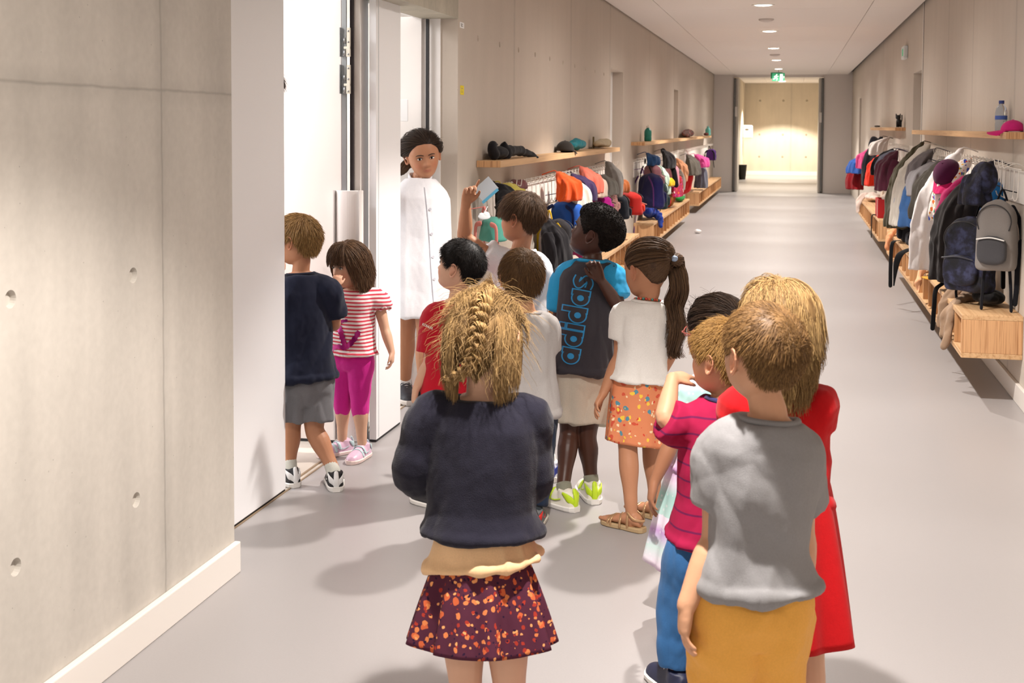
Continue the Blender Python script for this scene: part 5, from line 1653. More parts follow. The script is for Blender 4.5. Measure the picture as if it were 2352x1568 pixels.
# ---- 10 girl in red dress
p = Person(2.92, 'child with wavy golden hair in a bright red dress with short puffed sleeves', h=1.13, facing=12, skin='fair')
p.pose(head=(1792, 745), neck=(1796, 880, .02), hip=(1812, 1230, .02), look=25, nod=2, hs=.197, shw=.096, torso=(1.0, 1),
       arms={'R': dict(sh=(1872, 935, .0), el=(1878, 1060, .02), wr=(1862, 1160, -.0)), 'L': dict(sh=(1700, 935, -.02), el=(1680, 1040, .0), wr=(1700, 1120, .1))},
       feet={'R': dict(an=(1860, 1760)), 'L': dict(an=(1790, 1780))})
m_red = cloth('#c9151c', 'red_cotton')
p.shirt(m_red, name='dress_top', hem=.2, flare=.98, sleeve=.42, slw=1.0, grow=.010, amp=.004, seed=49, puff=.003)
p.skirt(m_red, name='dress_skirt', top=.38, drop=.37, r0=.088, r1=.150, pleats=7, amp=.016, seed=18, squash=.9)
p.hair('loose', 'golden', seed=51, n=9000, len=.20, wav=.26, width=.0008, sweep=(0, -.5, -.8))
p.kid(MB().ellipsoid(p.hp(-.072, .02, .06), (.012, .012, .012), 12, 8).build('hair_bow', M('pale_pink_bow', '#f1d5cc', .6), smooth=True))
# ---- 11 boy in navy entering the room
p = Person(5.2, 'blond child in a navy t-shirt and grey shorts walking in through the doorway', h=1.11, facing=38, skin='tan')
p.pose(head=(684, 552), neck=(690, 625, .0), hip=(702, 870, .0), look=78, nod=-4, hs=.198, shw=.098, torso=(1.12, 1.05),
       arms={'R': dict(sh=(752, 665, 0), el=(770, 742, .06), wr=(722, 768, .25), hand=True), 'L': dict(sh=(634, 665, .1))},
       feet={'L': dict(floor=(664, 1112), toe=50), 'R': dict(floor=(770, 1120), toe=25, kn=(722, 985))}, legw=1.08)
p.shirt(cloth('#1c2032', 'dark_navy_jersey'), hem=.0, flare=1.1, sleeve=.75, slw=1.15, grow=.013, amp=.004, seed=53, collar=cloth('#181b2b', 'dark_navy_rib'))
p.shorts(cloth('#77777b', 'grey_marl_fleece'), length=.82, grow=.015, flare=1.2, amp=.0035)
p.shoes('laced', upper=M('black_canvas', '#1d1c1f', .7), sole=SH_W, accent=M('white_stripe', '#eeeeee', .5), sock=cloth('#cfcfc6', 'pale_sock'), sockh=.02)
p.hair('short', 'darkblond', seed=55, n=8500, len=.045, thick=.012, sides=.7, mess=.14, width=.0011, sidelen=.7)
p.face(brow='#8a6a44')
# ---- 12 small girl, striped top, pink leggings
p = Person(5.6, 'small child in striped top and bright pink leggings holding a hand to the nose', h=1.0, facing=160, skin='fair')
p.pose(head=(803, 607), neck=(812, 662, .02), hip=(812, 812, .02), look=146, nod=-10, hs=.195, shw=.086, torso=(1.1, 1),
       arms={'R': dict(sh=(785, 690, .06), el=(768, 700, -.07), wr=(768, 656, -.12), hd=(779, 626, -.10), palm=tuple(FW), curl=.9, thumbdir=tuple(RT)),
             'L': dict(sh=(868, 690, .02), el=(884, 755, .0), wr=(900, 810, -.04), hd=(900, 850, -.05), palm=tuple(-RT), curl=.5)},
       feet={'R': dict(floor=(786, 1042), toe=140), 'L': dict(floor=(832, 1052), toe=172)}, hand_k=.105, legw=1.0)
PINK = p
m_str = bands(('#f6eeee', '#d8495c'), 62, 'red_white_stripe', .45, wob=.01)
p.shirt(m_str, name='striped_top', hem=-.01, flare=1.14, sleeve=.3, slw=1.2, grow=.010, amp=.004, seed=57, puff=.006)
S, E, W = p.arm['L']
for q in range(3):
    c = S.lerp(E, .05 + .14 * q)
    ax_ = (E - S).normalized(); a_ = ax_.orthogonal().normalized(); b_ = ax_.cross(a_)
    ring = [c + (a_ * math.cos(t) + b_ * math.sin(t)) * (.044 + .006 * math.sin(7 * t)) + ax_ * (.006 * math.sin(9 * t)) for t in [2 * PI * j / 48 for j in range(48)]]
    p.kid(torus_path(ring, .005).build('sleeve_ruffle', m_str, smooth=True))
p.shorts(cloth('#d62c96', 'magenta_jersey'), name='leggings', length=1.35, grow=.006, flare=1.02, amp=.0018)
p.shoes('strap', upper=M('pearl_pink_shoe', '#e3bfd6', .35), sole=M('blush_sole', '#f3dcd6', .5), accent=M('mint_silver', '#c3dbe0', .3))
p.hair('bob', 'dark', seed=59, n=7000, len=.155, fringe=.052, wav=.16)
p.h.data.materials[0] = HM['midbrown']
p.face()
# sequin figure on the top
mseq = M('magenta_sequins', '#b01f7c', .25, metal=.5, var=.4, vscale=220)
def seq(pts, w, per=p):
    view = (at(pts[0][0], pts[0][1], per.d) - CAM).normalized()
    P3, _ = spline([at(x, y, per.d) for x, y in pts], 1, 6)
    vs, fs = [], []
    for i, q in enumerate(P3):
        t = (P3[min(i + 1, len(P3) - 1)] - P3[max(0, i - 1)]).normalized(); sdv = t.cross(view).normalized() * w * (1 + .25 * math.sin(i * 2.1))
        for j in range(5): vs.append(q + sdv * (j / 2 - 1))
        if i:
            b0 = (i - 1) * 5
            for j in range(4): fs.append((b0 + j, b0 + j + 1, b0 + 6 + j, b0 + 5 + j))
    return print_on(per.top, (vs, fs), 'sequin_figure', mseq, per.top, per.body, view, .004)
seq([(772, 742), (782, 760), (788, 782), (795, 795), (812, 780), (824, 760)], .011)
seq([(760, 802), (775, 796), (795, 800)], .010)
seq([(770, 748), (786, 738), (798, 736)], .006)
# ---- 13 older girl in white coat
p = Person(6.65, 'older child in a long white coat standing in the doorway, dark hair tied back', h=1.44, facing=185, skin='tan')
p.pose(head=(972, 357), neck=(965, 410, .02), hip=(962, 640, .02), look=207, nod=-10, tilt=8, hs=.232, shw=.098, torso=(1.12, 1.05),
       arms={'R': dict(sh=(925, 455, .04), el=(896, 500, .10), wr=(888, 450, -.12), hd=(916, 430, -.17), palm=(0, -1, 0), curl=.8), 'L': dict(sh=(998, 460, .05), el=(1008, 560, .14), wr=(1000, 650, .16))},
       feet={'R': dict(floor=(930, 913), toe=205), 'L': dict(floor=(972, 936), toe=190)}, hand_k=.11, legw=1.05)
COAT = p
m_coat = cloth('#f0f0f6', 'white_coat_cotton')
mb = MB()
p.torso_rings(mb, .014, [(-.36, .122, .103), (-.32, .121, .102), (-.1, .112, .094), (.25, .098, .082), (.6, .098, .076), (.8, .100, .070), (.88, .086, .060), (.94, .066, .052), (1.0, .046, .045)])
for nm in 'RL':
    S, E, W = p.arm[nm]
    base = p.neck - p.ax * .07 + p.side * ((1 if nm == 'R' else -1) * .055)
    mb.tube([base, S, S.lerp(E, .5), E, E.lerp(W, .85)], [.064, .066, .058, .052, .044], n=16, sub=4, round_ends=False)
coat = p.cloth_obj('lab_coat', mb, m_coat, .006, 42, 61, stretch=(1, 1, .25))
p.top = coat
# collar, placket seam and buttons
for sg in (-1, 1):
    p.kid(MB().tube([p.neck + p.ax * .012 - p.fwd * .05, p.neck + p.ax * .012 + p.side * sg * .058, p.neck + p.fwd * .068 - p.ax * .03 + p.side * sg * .02], [.016, .018, .012], n=10, sub=6, flat=.45, side=p.ax).build('collar', m_coat, smooth=True))
view = (at(985, 600, p.d) - CAM).normalized()
vs, fs = [], []
P3, _ = spline([at(x, y, p.d) for x, y in ((975, 432), (984, 520), (990, 620), (996, 698))], 1, 14)
for i, q in enumerate(P3):
    for j in (-1, 1): vs.append(q + RT * .0022 * j)
    if i: fs.append(((i - 1) * 2, (i - 1) * 2 + 1, i * 2 + 1, i * 2))
print_on(coat, (vs, fs), 'placket_seam', M('seam_grey', '#a7a8b2', .8), coat, p.body, view, .002)
for y in (482, 538, 590, 640):
    q = at(984 + (y - 432) * .06 + 1, y, p.d)
    n8 = 12; vs = [q] + [q + RT * .007 * math.cos(2 * PI * j / n8) + UP * .007 * math.sin(2 * PI * j / n8) for j in range(n8)]
    print_on(coat, (vs, [(0, 1 + j, 1 + (j + 1) % n8) for j in range(n8)]), 'button', M('button_pearl', '#c9cad4', .3), coat, p.body, view, .004)
p.shoes('laced', upper=M('black_pink_trainer', '#33323a', .6), sole=M('pale_trainer_sole', '#ece5de', .5), accent=M('coral_trim', '#ee6a7c', .5), sock=cloth('#eeecec', 'sock_white'), L=1.15)
p.hair('tied', 'dark', seed=63, n=5000, tie=(.02, -.105, -.03), fly=.03, tone=.2)
p.face(brow='#2a1c15', look=(.0015, 0))
tail([p.hp(.02, -.11, -.03), at(935, 380, 6.75), at(915, 392, 6.78), at(908, 415, 6.78)], .026, 900, HM['midbrown'], p.body, seed=9, wav=.02, frizz=.4)
# ---- 14 adult mostly hidden behind white leaf
p = Person(5.35, 'adult in the classroom almost hidden behind the white door leaf, wearing a dark earring', h=1.62, facing=268, skin='fair')
p.pose(head=(596, 212), neck=(568, 292, .02), hip=(552, 590, .02), look=262, nod=0, hs=.225, shw=.095, torso=(.85, .8), armw=.9,
       feet={'R': dict(floor=(545, 1092), toe=268), 'L': dict(floor=(560, 1076), toe=268)}, legw=1.05)
p.shirt(cloth('#e9b9b4', 'pale_pink_blouse'), name='blouse', hem=-.1, flare=1.0, sleeve=1.8, grow=.006, amp=.002, seed=65)
p.shorts(cloth('#3d4258', 'dark_trouser_cloth'), name='trousers', length=1.95, grow=.014, flare=1.1)
p.shoes('laced', upper=M('brown_shoe', '#4d382c', .5), sole=SH_W)
p.hair('short', 'dark', seed=67, n=8500, len=.05, thick=.012, sides=1.0, sidelen=1)
p.face()
p.kid(MB().ellipsoid(at(647, 240, 5.33), (.010, .010, .012), 12, 8).build('earring', M('black_earring', '#1a1618', .3), smooth=True))
# ================================================================ benches, shelves, hooks
m_ply = wood_mat('plywood_face', '#d3ac80', '#b98a5c', 'Y')
m_ply_end = wood_mat('plywood_end_grain', '#d2a274', '#a8754a', 'Z', 1.4)
m_ply_div = wood_mat('plywood_divider', '#c9986a', '#a87748', 'Z')
def bench(side, y0, y1, label, n_div):
    """low bench on the wall with open shoe boxes; side -1 left wall, +1 right wall"""
    zt, zb, T = (.372, .125, .028) if side < 0 else (.485, .247, .028)
    def xs(y):
        if side < 0: return XL + .001, -1.568
        return XR(y) - .001, .920 + .0035 * (y - 7)
    ym = (y0 + y1) / 2
    w0, f0 = xs(y0)
    e = empty('bench', ((w0 + f0) / 2, y0, 0), label, 'bench', 'low plywood benches along the corridor')
    def slab(name, ya, yb, za, zb_, mat, inset=0):
        vs = []
        for z in (za, zb_):
            for y in (ya, yb):
                w, f = xs(y); f2 = f + (inset if side > 0 else -inset) * -1 * -1
                f2 = f + inset * side
                a, b = (w, f2) if side < 0 else (f2, w)
                vs += [(a, y, z), (b, y, z)]
        mb = MB(); mb.add(vs, [(0, 2, 3, 1), (4, 5, 7, 6), (0, 1, 5, 4), (2, 6, 7, 3), (0, 4, 6, 2), (1, 3, 7, 5)])
        return mb.build(name, mat, e, bevel=.0025)
    slab('seat', y0, y1, zt - T, zt, m_ply)
    slab('base_board', y0, y1, zb, zb + T, m_ply)
    slab('end_panel', y0 + .0005, y0 + T, zb + T, zt - T, m_ply_end)
    slab('end_panel', y1 - T, y1 - .0005, zb + T, zt - T, m_ply_end)
    for i in range(1, n_div):
        y = y0 + (y1 - y0) * i / n_div
        slab('divider', y - .011, y + .011, zb + T, zt - T, m_ply_div, .006)
    return e
bench(-1, 7.75, 13.1, 'plywood bench on the left wall just past the wide doorway, behind the children', 15)
bench(-1, 14.5, 19.7, 'plywood bench in the middle of the left wall, dark blue rucksack hanging above its end', 13)
bench(-1, 21.8, 28.6, 'plywood bench at the far end of the left wall, next to the pale end panel', 15)
bench(1, 7.12, 12.95, 'plywood bench on the right wall nearest the camera, beige sweater trailing over it', 16)
bench(1, 14.26, 19.0, 'plywood bench further down the right wall with a red box on it', 13)
def shelf(side, y0, y1, z0, z1, xf, label):
    w = XL + .001 if side < 0 else XR(y0) - .001
    x0, x1 = (w, xf) if side < 0 else (xf, XR(y0) + .03)
    e = MB().box(min(x0, x1), max(x0, x1), y0, y1, z0, z1).build('wall_shelf', m_ply, bevel=.003, origin=((x0 + x1) / 2, y0, z0))
    tag(e, label, 'shelf', 'plywood shelves above the hooks')
    MB().box(min(x0, x1) + .002, max(x0, x1) - .002, y0 - .0015, y0, z0 + .002, z1 - .002).build('edge_band', m_ply_end, e)
    return e
shelf(-1, 7.05, 12.19, 1.258, 1.298, -1.659, 'long plywood shelf on the left wall nearest the doorway, black bag on it')
shelf(-1, 14.19, 26.1, 1.285, 1.325, -1.646, 'long plywood shelf further down the left wall carrying a green bottle')
shelf(1, 7.2, 12.7, 1.443, 1.483, 1.135, 'long plywood shelf on the right wall carrying a water bottle and pink cap')
shelf(1, 14.9, 19.6, 1.470, 1.510, 1.15, 'shorter plywood shelf further down the right wall with a small black toy')
m_hook = M('white_coated_wire', '#e6e0d8', .35)
def hooks(side, y0, y1, z, n, label, L=.34):
    """rail of bent wire coat hooks"""
    w = XL if side < 0 else XR(y0)
    e = empty('hook_rail', (w, y0, z), label, 'coat hooks', 'wire hook rails below the shelves')
    s_ = -side
    pl = MB().box(min(w, w + s_ * .012), max(w, w + s_ * .012), y0, y1, z - .21, z - .03).build('back_plate', M('white_back_plate', '#f0ebe4', .5), e, bevel=.002)
    MB().tube([(w + s_ * .035, y0, z - .02), (w + s_ * .035, y1, z - .02)], .004, n=8, sub=2).build('rail', m_hook, e, smooth=True)
    for i in range(n):
        y = y0 + (y1 - y0) * (i + .5) / n
        mb = MB().tube([(w + s_ * .012, y, z + .0), (w + s_ * .05, y, z + .012), (w + s_ * .095, y, z - .005), (w + s_ * .115, y, z - .01), (w + s_ * .122, y, z + .03)], .0028, n=6, sub=3)
        mb.tube([(w + s_ * .035, y + .003, z - .02), (w + s_ * .040, y + .003, z - .17), (w + s_ * .055, y + .003, z - .19), (w + s_ * .065, y + .003, z - .165)], .0028, n=6, sub=3)
        mb.build('hook', m_hook, e, smooth=True)
hooks(-1, 7.1, 12.3, 1.13, 36, 'rail of white wire hooks on the left wall beside the doorway')
hooks(-1, 14.4, 19.9, 1.12, 24, 'rail of white wire hooks further down the left wall above the middle bench')
hooks(-1, 21.4, 27.4, 1.12, 22, 'rail of white wire hooks at the far end of the left wall')
hooks(1, 7.1, 12.7, 1.30, 40, 'rail of white wire hooks on the right wall nearest the camera')
hooks(1, 14.2, 18.8, 1.30, 22, 'rail of white wire hooks further down the right wall')

# ================================================================ hanging clothes and bags
def lump(mb, name, mat, e, amp=.008, freq=40, seed=0, voxel=.009, smooth=3, stretch=(1, 1, .4)):
    me = fuse(mb, name, voxel, smooth)
    V = get_v(me); Nn = get_n(me)
    V = V + Nn * (amp * folds(V, freq, seed, stretch, ridge=.8))[:, None]
    me.vertices.foreach_set('co', V.ravel()); me.update()
    o = bpy.data.objects.new(name, me); COL.objects.link(o)
    for m_ in (mat if isinstance(mat, (list, tuple)) else [mat]): me.materials.append(m_)
    attach(o, e)
    return o
def frame_of(side, yaw=0):
    """axes for a thing on a wall: out (into the corridor), along (away from the camera)"""
    a = math.radians(yaw)
    out = Vector((-side * math.cos(a), -math.sin(a), 0))
    al = Vector((side * math.sin(a) * 1.0, math.cos(a), 0))
    al = Vector((-out.y * side, out.x * side, 0)) * -1
    if al.y < 0: al = -al
    return out, al
def hang_coat(p, side, length, wide, deep, col, label, name='jacket', seed=0, sleeves=True, hood=False, yaw=0, group=None, mat=None, hem_flare=1.2, open_=None, cat=None, slope=.10, sleeve_col=None, trim=None, lean=None):
    """p = hook point (world, where the garment is hung)"""
    if lean is None: lean = .06 if side > 0 else .03
    p = Vector(p)
    out, al = frame_of(side, yaw)
    e = empty(name, p, label, cat or name.replace('_', ' '), group)
    m_ = mat or cloth(col, 'cloth_' + name)
    mb = MB(); n = 36; rs = []
    r = np.random.default_rng(seed)
    ph = r.uniform(0, 6.28, 3)
    for i in range(26):
        t = i / 25
        z = -t * length + .01 + .025 * math.sin(ph[0] + 0) * t
        sp = min(1, (t / .34) ** .62) * (.82 + (hem_flare - .82) * t)
        A = .018 + wide / 2 * sp; B = .016 + deep / 2 * sp * (1 - .15 * t)
        c = p + Vector((0, 0, z)) + Vector((-side, 0, 0)) * (lean * (1 - math.exp(-2.6 * t))) + out * (.015 + deep * .30 * sp + .02 * math.sin(t * 3))
        ring = []
        for j in range(n):
            q = 2 * PI * j / n
            w = .5 * math.sin(3 * q + ph[0] + t * 1.6) + .45 * (1 - 2 * abs(math.sin(2.5 * q + ph[1] - t))) + .35 * (1 - 2 * abs(math.sin(4.5 * q + ph[2] + t)))
            f = 1 + .24 * w * min(1, .3 + t * 2)
            ring.append(c + al * (A * f * math.cos(q)) + out * (B * f * math.sin(q)))
        rs.append(ring)
    mb.rings(rs)
    body = lump(mb, 'body', m_, e, .011, 75, seed, .008, 1)
    sc_ = cloth(sleeve_col, 'cloth_sleeve') if sleeve_col else m_
    if sleeves:
        for sg in (-1, 1):
            S = p + Vector((0, 0, -slope)) + al * (sg * wide * .42) + out * deep * .35
            E = S + Vector((0, 0, -length * .36)) + al * sg * wide * .12 + out * .03 + Vector((-side, 0, 0)) * lean * .4
            W = S + Vector((0, 0, -length * .74)) + al * sg * wide * .10 + out * .035 + Vector((-side, 0, 0)) * lean * .8
            mb = MB().tube([S, S.lerp(E, .5) + out * .01, E, W], [.045, .045, .040, .030], n=14, sub=4, round_ends=False)
            lump(mb, 'sleeve', sc_, e, .010, 95, seed + 3 + sg, .008, 1)
    if hood:
        mb = MB().ellipsoid(p + Vector((0, 0, -.09)) + out * (deep * .55), (.075, .09, .10), 18, 12)
        lump(mb, 'hood', sc_, e, .014, 60, seed + 7, .008, 2)
    if trim:
        mb = MB().tube([p + out * deep * .55 + Vector((0, 0, -.08)), p + out * deep * .80 + Vector((0, 0, -length * .5)), p + out * deep * .78 + Vector((0, 0, -length * .98))], .006, n=6, sub=6)
        mb.build('zip', M('zip_' + trim.strip('#'), trim, .4), e, smooth=True)
    # loop by which it hangs
    wx = (XL + .01 if side < 0 else XR(p.y) - .01)
    MB().tube([Vector((wx, p.y, p.z - .01)), p + Vector((0, 0, .02)) - out * .004, p + Vector((0, 0, -.02)) + out * .012], .004, n=6, sub=4).build('hanging_loop', sc_, e, smooth=True)
    return e
def backpack(p, side, W, Hh, Dp, col, label, pocket=None, strap='#16161a', yaw=0, seed=0, group=None, name='backpack', zipc=None, mat=None, pmat=None, strap_len=.25, logo=None, tilt=0):
    """p = hook point at the handle"""
    p = Vector(p)
    out, al = frame_of(side, yaw)
    e = empty(name, p, label, name.replace('_', ' '), group)
    m_ = mat or cloth(col, 'canvas', bstr=.35)
    ms = cloth(strap, 'webbing')
    c0 = p + Vector((0, 0, -.05)) + out * (Dp * .5 + .012)
    mb = MB(); n = 40; rs = []
    for i in range(24):
        t = i / 23
        z = -t * Hh
        u = min(1, t / .30)
        A = W / 2 * (math.sqrt(max(.02, 1 - (1 - u) ** 2)) * (.90 + .10 * t)); 
        B = Dp / 2 * (math.sqrt(max(.03, 1 - (1 - min(1, t / .22)) ** 2)) * (.8 + .25 * t))
        if t > .94: A *= 1 - (t - .94) * 1.6; B *= 1 - (t - .94) * 3
        ring = []
        for j in range(n):
            q = 2 * PI * j / n; ee = 2 / 3.4
            cx_, sy_ = math.cos(q), math.sin(q)
            ring.append(c0 + Vector((0, 0, z)) + al * (A * math.copysign(abs(cx_) ** ee, cx_) + tilt * t * .1) + out * (B * math.copysign(abs(sy_) ** ee, sy_)))
        rs.append(ring)
    mb.rings(rs)
    b = lump(mb, 'body', m_, e, .007, 42, seed, .008, 2, (1, 1, .8))
    # pocket
    pm = pmat or (cloth(pocket, 'canvas_pocket', bstr=.35) if pocket else m_)
    mb = MB(); rs = []
    for i in range(12):
        t = i / 11
        z = -Hh * (.50 + .42 * t)
        s_ = math.sqrt(max(.1, 1 - abs(2 * t - 1) ** 5))
        ring = []
        for j in range(24):
            q = 2 * PI * j / 24; ee = 2 / 3.6
            cx_, sy_ = math.cos(q), math.sin(q)
            ring.append(c0 + Vector((0, 0, z)) + out * (Dp * .44 + .02) + al * (W * .36 * s_ * math.copysign(abs(cx_) ** ee, cx_)) + out * (.028 * s_ * math.copysign(abs(sy_) ** ee, sy_)))
        rs.append(ring)
    mb.rings(rs)
    pk = lump(mb, 'front_pocket', pm, e, .002, 40, seed + 2, .006, 3)
    zm = M('zip' + (zipc or '#202022').strip('#'), zipc or '#202022', .4)
    zz = c0 + Vector((0, 0, -Hh * .55)) + out * (Dp * .44 + .052)
    q = MB().tube([zz - al * W * .33, zz + Vector((0, 0, .012)), zz + al * W * .33], .004, n=6, sub=5).build('zip', zm, None, smooth=True)
    q.location = -Vector(e.location); q.location = Vector((0, 0, 0)) - Vector(e.location) - Vector(pk.location); q.parent = pk
    arc = [c0 + out * (Dp * .40) + al * (W * .42 * math.cos(a)) + Vector((0, 0, -Hh * .30 + Hh * .24 * math.sin(a))) for a in np.linspace(-.5, PI + .5, 9)]
    MB().tube(arc, .0035, n=6, sub=4).build('zip', M('zip_dark', '#2c2a2c', .5), e, smooth=True)
    wx = (XL + .01 if side < 0 else XR(p.y) - .01)
    if abs(p.x - wx) < .3: MB().tube([Vector((wx, p.y, p.z - .01)), p + Vector((0, 0, .008))], .003, n=6, sub=3).build('hanging_loop', ms, e, smooth=True)
    MB().tube([p + al * .025 + Vector((0, 0, -.05)), p + Vector((0, 0, .008)), p - al * .025 + Vector((0, 0, -.05))], .006, n=8, sub=5).build('handle', ms, e, smooth=True)
    for sg in (-1, 1):
        a = c0 - out * Dp * .5 + al * sg * W * .28
        MB().tube([a + Vector((0, 0, -.04)), a + al * sg * W * .22 + Vector((0, 0, -Hh * .4)) - out * .0, a + al * sg * W * .26 + Vector((0, 0, -Hh * .92))], .015, n=8, sub=5, flat=.3, side=al).build('shoulder_strap', ms, e, smooth=True)
        b0 = c0 + al * sg * W * .30 + Vector((0, 0, -Hh * .96)) - out * Dp * .15
        MB().tube([b0, b0 + al * sg * .01 + Vector((0, 0, -strap_len * .5)), b0 + al * sg * (.005 + .01 * (seed % 3)) + Vector((0, 0, -strap_len))], .009, n=8, sub=5, flat=.25, side=al).build('loose_strap', ms, e, smooth=True)
    if logo:
        q = c0 + out * (Dp * .52) + Vector((0, 0, -Hh * .30))
        MB().obox(q, al, out, (0, 0, 1), .028, .003, .009).build('label_patch', M('label_patch' + logo.strip('#'), logo, .5), e, bevel=.001)
    return e
def cloth_pile(p, r, col, label, name='sweater', seed=0, mat=None, cat=None, drape=None, group=None, amp=.014, trail=None):
    """crumpled cloth lying at p (its base), r = half sizes; trail = list of points the cloth hangs down along"""
    p = Vector(p)
    e = empty(name, p, label, cat or name.replace('_', ' '), group)
    mb = MB().ellipsoid(p + Vector((0, 0, r[2] * .98 + amp)), r, 24, 14)
    if trail:
        for T_, rad in trail:
            mb.tube(T_, rad, n=14, sub=6, flat=.55)
    m_ = mat or cloth(col, 'crumpled_cloth')
    me = fuse(mb, 'cloth', .0075, 3)
    V = get_v(me); Nn = get_n(me)
    V = V + Nn * (amp * folds(V, 70, seed, (1, 1, .8), ridge=.85))[:, None]
    if not trail: V[:, 2] = np.maximum(V[:, 2], p.z + .001)
    me.vertices.foreach_set('co', V.ravel()); me.update()
    o = bpy.data.objects.new('cloth', me); COL.objects.link(o); me.materials.append(m_); attach(o, e)
    return e
def cap_hat(p, col, label, brim='#d61a6c', facing=(0, -1, 0), name='cap', r=.085, tiltv=(0, 0, 1)):
    p = Vector(p); f = Vector(facing).normalized(); u = Vector(tiltv).normalized(); f = (f - u * f.dot(u)).normalized(); s_ = f.cross(u)
    e = empty(name, p, label, 'cap')
    rs = []
    for i in range(10):
        a = i / 9 * (PI / 2 - .08)
        rs.append([p + s_ * (r * .9 * math.cos(a) * math.cos(q)) + f * (r * 1.05 * math.cos(a) * math.sin(q)) + u * (r * 1.0 * math.sin(a) ** .9 + .002) for q in [2 * PI * j / 28 for j in range(28)]])
    MB().rings(rs).build('crown', cloth(col, 'cap_cloth'), e, smooth=True)
    MB().ellipsoid(p + u * r * 1.0, (.008, .008, .005), 10, 6).build('button', cloth(col, 'cap_cloth'), e, smooth=True)
    mb = MB(); rs = []
    for i in range(9):
        a = -1.15 + 2.3 * i / 8
        b0 = p + f * (r * 1.0 * math.cos(a)) + s_ * (r * .88 * math.sin(a)) + u * .006
        ext = .075 * math.cos(a) ** .5 * (1 if abs(a) < 1.5 else 0)
        b1 = b0 + f * ext - u * (.012 + .018 * abs(math.sin(a)))
        rs.append([b0 + u * .002, b1 + u * .002, b1 - u * .002, b0 - u * .002])
    mb.rings(rs).build('brim', cloth(brim, 'brim_cloth'), e, smooth=False)
    return e
def bottle(p, r, h, col, capc, label, glass=False, name='bottle'):
    p = Vector(p)
    e = empty(name, p, label, 'bottle')
    if glass:
        m_, nt, bs = _new('clear_plastic')
        bs.inputs['Base Color'].default_value = srgb('#dfe8f4'); bs.inputs['Roughness'].default_value = .1
        bs.inputs['Transmission Weight'].default_value = .75; bs.inputs['IOR'].default_value = 1.2
    else: m_ = M('bottle_' + col.strip('#'), col, .35)
    prof = [(r * .9, 0), (r, .01), (r, h * .25), (r * .93, h * .30), (r, h * .35), (r, h * .62), (r * .85, h * .74), (r * .45, h * .84), (r * .38, h * .88)]
    n = 24
    MB().rings([[p + Vector((a * math.cos(2 * PI * j / n), a * math.sin(2 * PI * j / n), z)) for j in range(n)] for a, z in prof]).build('body', m_, e, smooth=True)
    MB().cyl(p + Vector((0, 0, h * .88)), r * .46, h * .10, 20).build('cap', M('bottle_cap_' + capc.strip('#'), capc, .4), e, bevel=.002)
    if glass:
        MB().rings([[p + Vector((a * math.cos(2 * PI * j / n), a * math.sin(2 * PI * j / n), z)) for j in range(n)] for a, z in ((r * 1.015, h * .38), (r * 1.015, h * .50))], cap=False).build('label_band', M('blue_label_band', '#4a68b8', .5), e, smooth=True)
    else:
        MB().tube([p + Vector((-r * .4, 0, h * .95)), p + Vector((0, 0, h * 1.06)), p + Vector((r * .4, 0, h * .95))], .004, n=6, sub=4).build('carry_loop', M('bottle_cap_' + capc.strip('#'), capc, .4), e, smooth=True)
    return e

# ---- right wall, near rail: from the camera end to the far end -------------------------------
def RP(px, py, out=.11): return on_x(px, py, XR(10) - out)
def LP(px, py, out=.11): return on_x(px, py, XL + out)
def HC(p, py2, **kw):
    """length that brings the hem of a thing hung at p down to pixel row py2"""
    d = (p - CAM).dot(FW)
    return p.z - (CAM + ray(2000 if p.x > 0 else 1400, py2) * d).z
def RC(px, py, py2, side=1):
    p = RP(px, py) if side > 0 else LP(px, py)
    zb = .50 if side > 0 else .385
    return p, min(HC(p, py2), p.z - zb)
def coatR(px, py, py2, wide, deep, col, label, **kw):
    p, L = RC(px, py, py2, 1)
    return hang_coat(p, 1, L, wide, deep, col, label, **kw)
def coatL(px, py, py2, wide, deep, col, label, **kw):
    p, L = RC(px, py, py2, -1)
    return hang_coat(p, -1, L, wide, deep, col, label, **kw)
def packL(px, py, py2, W, Dp, col, label, out=.11, **kw):
    p = LP(px, py, out)
    return backpack(p, -1, W, HC(p, py2) - .04, Dp, col, label, **kw)
backpack(on_y(2303, 438, 7.34), 1, .22, .385, .14, '#8d8783', 'grey two-tone backpack with charcoal front pocket and open white zip', pocket='#4b4a4d', yaw=64, seed=1, zipc='#e8e6e2', strap_len=.24, strap='#15161c')
backpack(on_y(2305, 398, 7.95), 1, .19, .26, .12, '#2268a4', 'bright blue drawstring bag hanging behind the grey backpack', pocket='#1f5d96', yaw=55, seed=2, strap='#101014', strap_len=.06, name='bag')
m_camo, nt, bs = _new('navy_camouflage')
_n = noise(nt, 14, 4, objco(nt), .6)
nt.links.new(ramp(nt, _n, [(.38, srgb('#0f1018')), (.5, srgb('#1c1e33')), (.62, srgb('#383c5c'))]), bs.inputs['Base Color'])
bs.inputs['Roughness'].default_value = .75
backpack(on_y(2252, 476, 7.62), 1, .30, .43, .17, '#23253b', 'large dark navy mottled rucksack hanging left of the grey backpack', mat=m_camo, pmat=m_camo, yaw=50, seed=3, strap_len=.07, strap='#0e0e12', zipc='#3a3a44')
coatR(2283, 376, 470, .13, .12, '#1c1d30', 'dark navy hood and jacket bunched on a hook above the mottled rucksack', seed=4, hood=True, sleeves=False, yaw=30, mat=m_camo)
coatR(2248, 400, 640, .18, .17, '#211c1c', 'black quilted jacket hanging in the row just left of the mottled rucksack', seed=5, yaw=25, lean=0.11)
coatR(2240, 405, 520, .11, .13, '#a8215c', 'raspberry pink cardigan squeezed beside the black jacket', name='cardigan', seed=6, yaw=25, cat='cardigan', sleeves=False, lean=0.10)
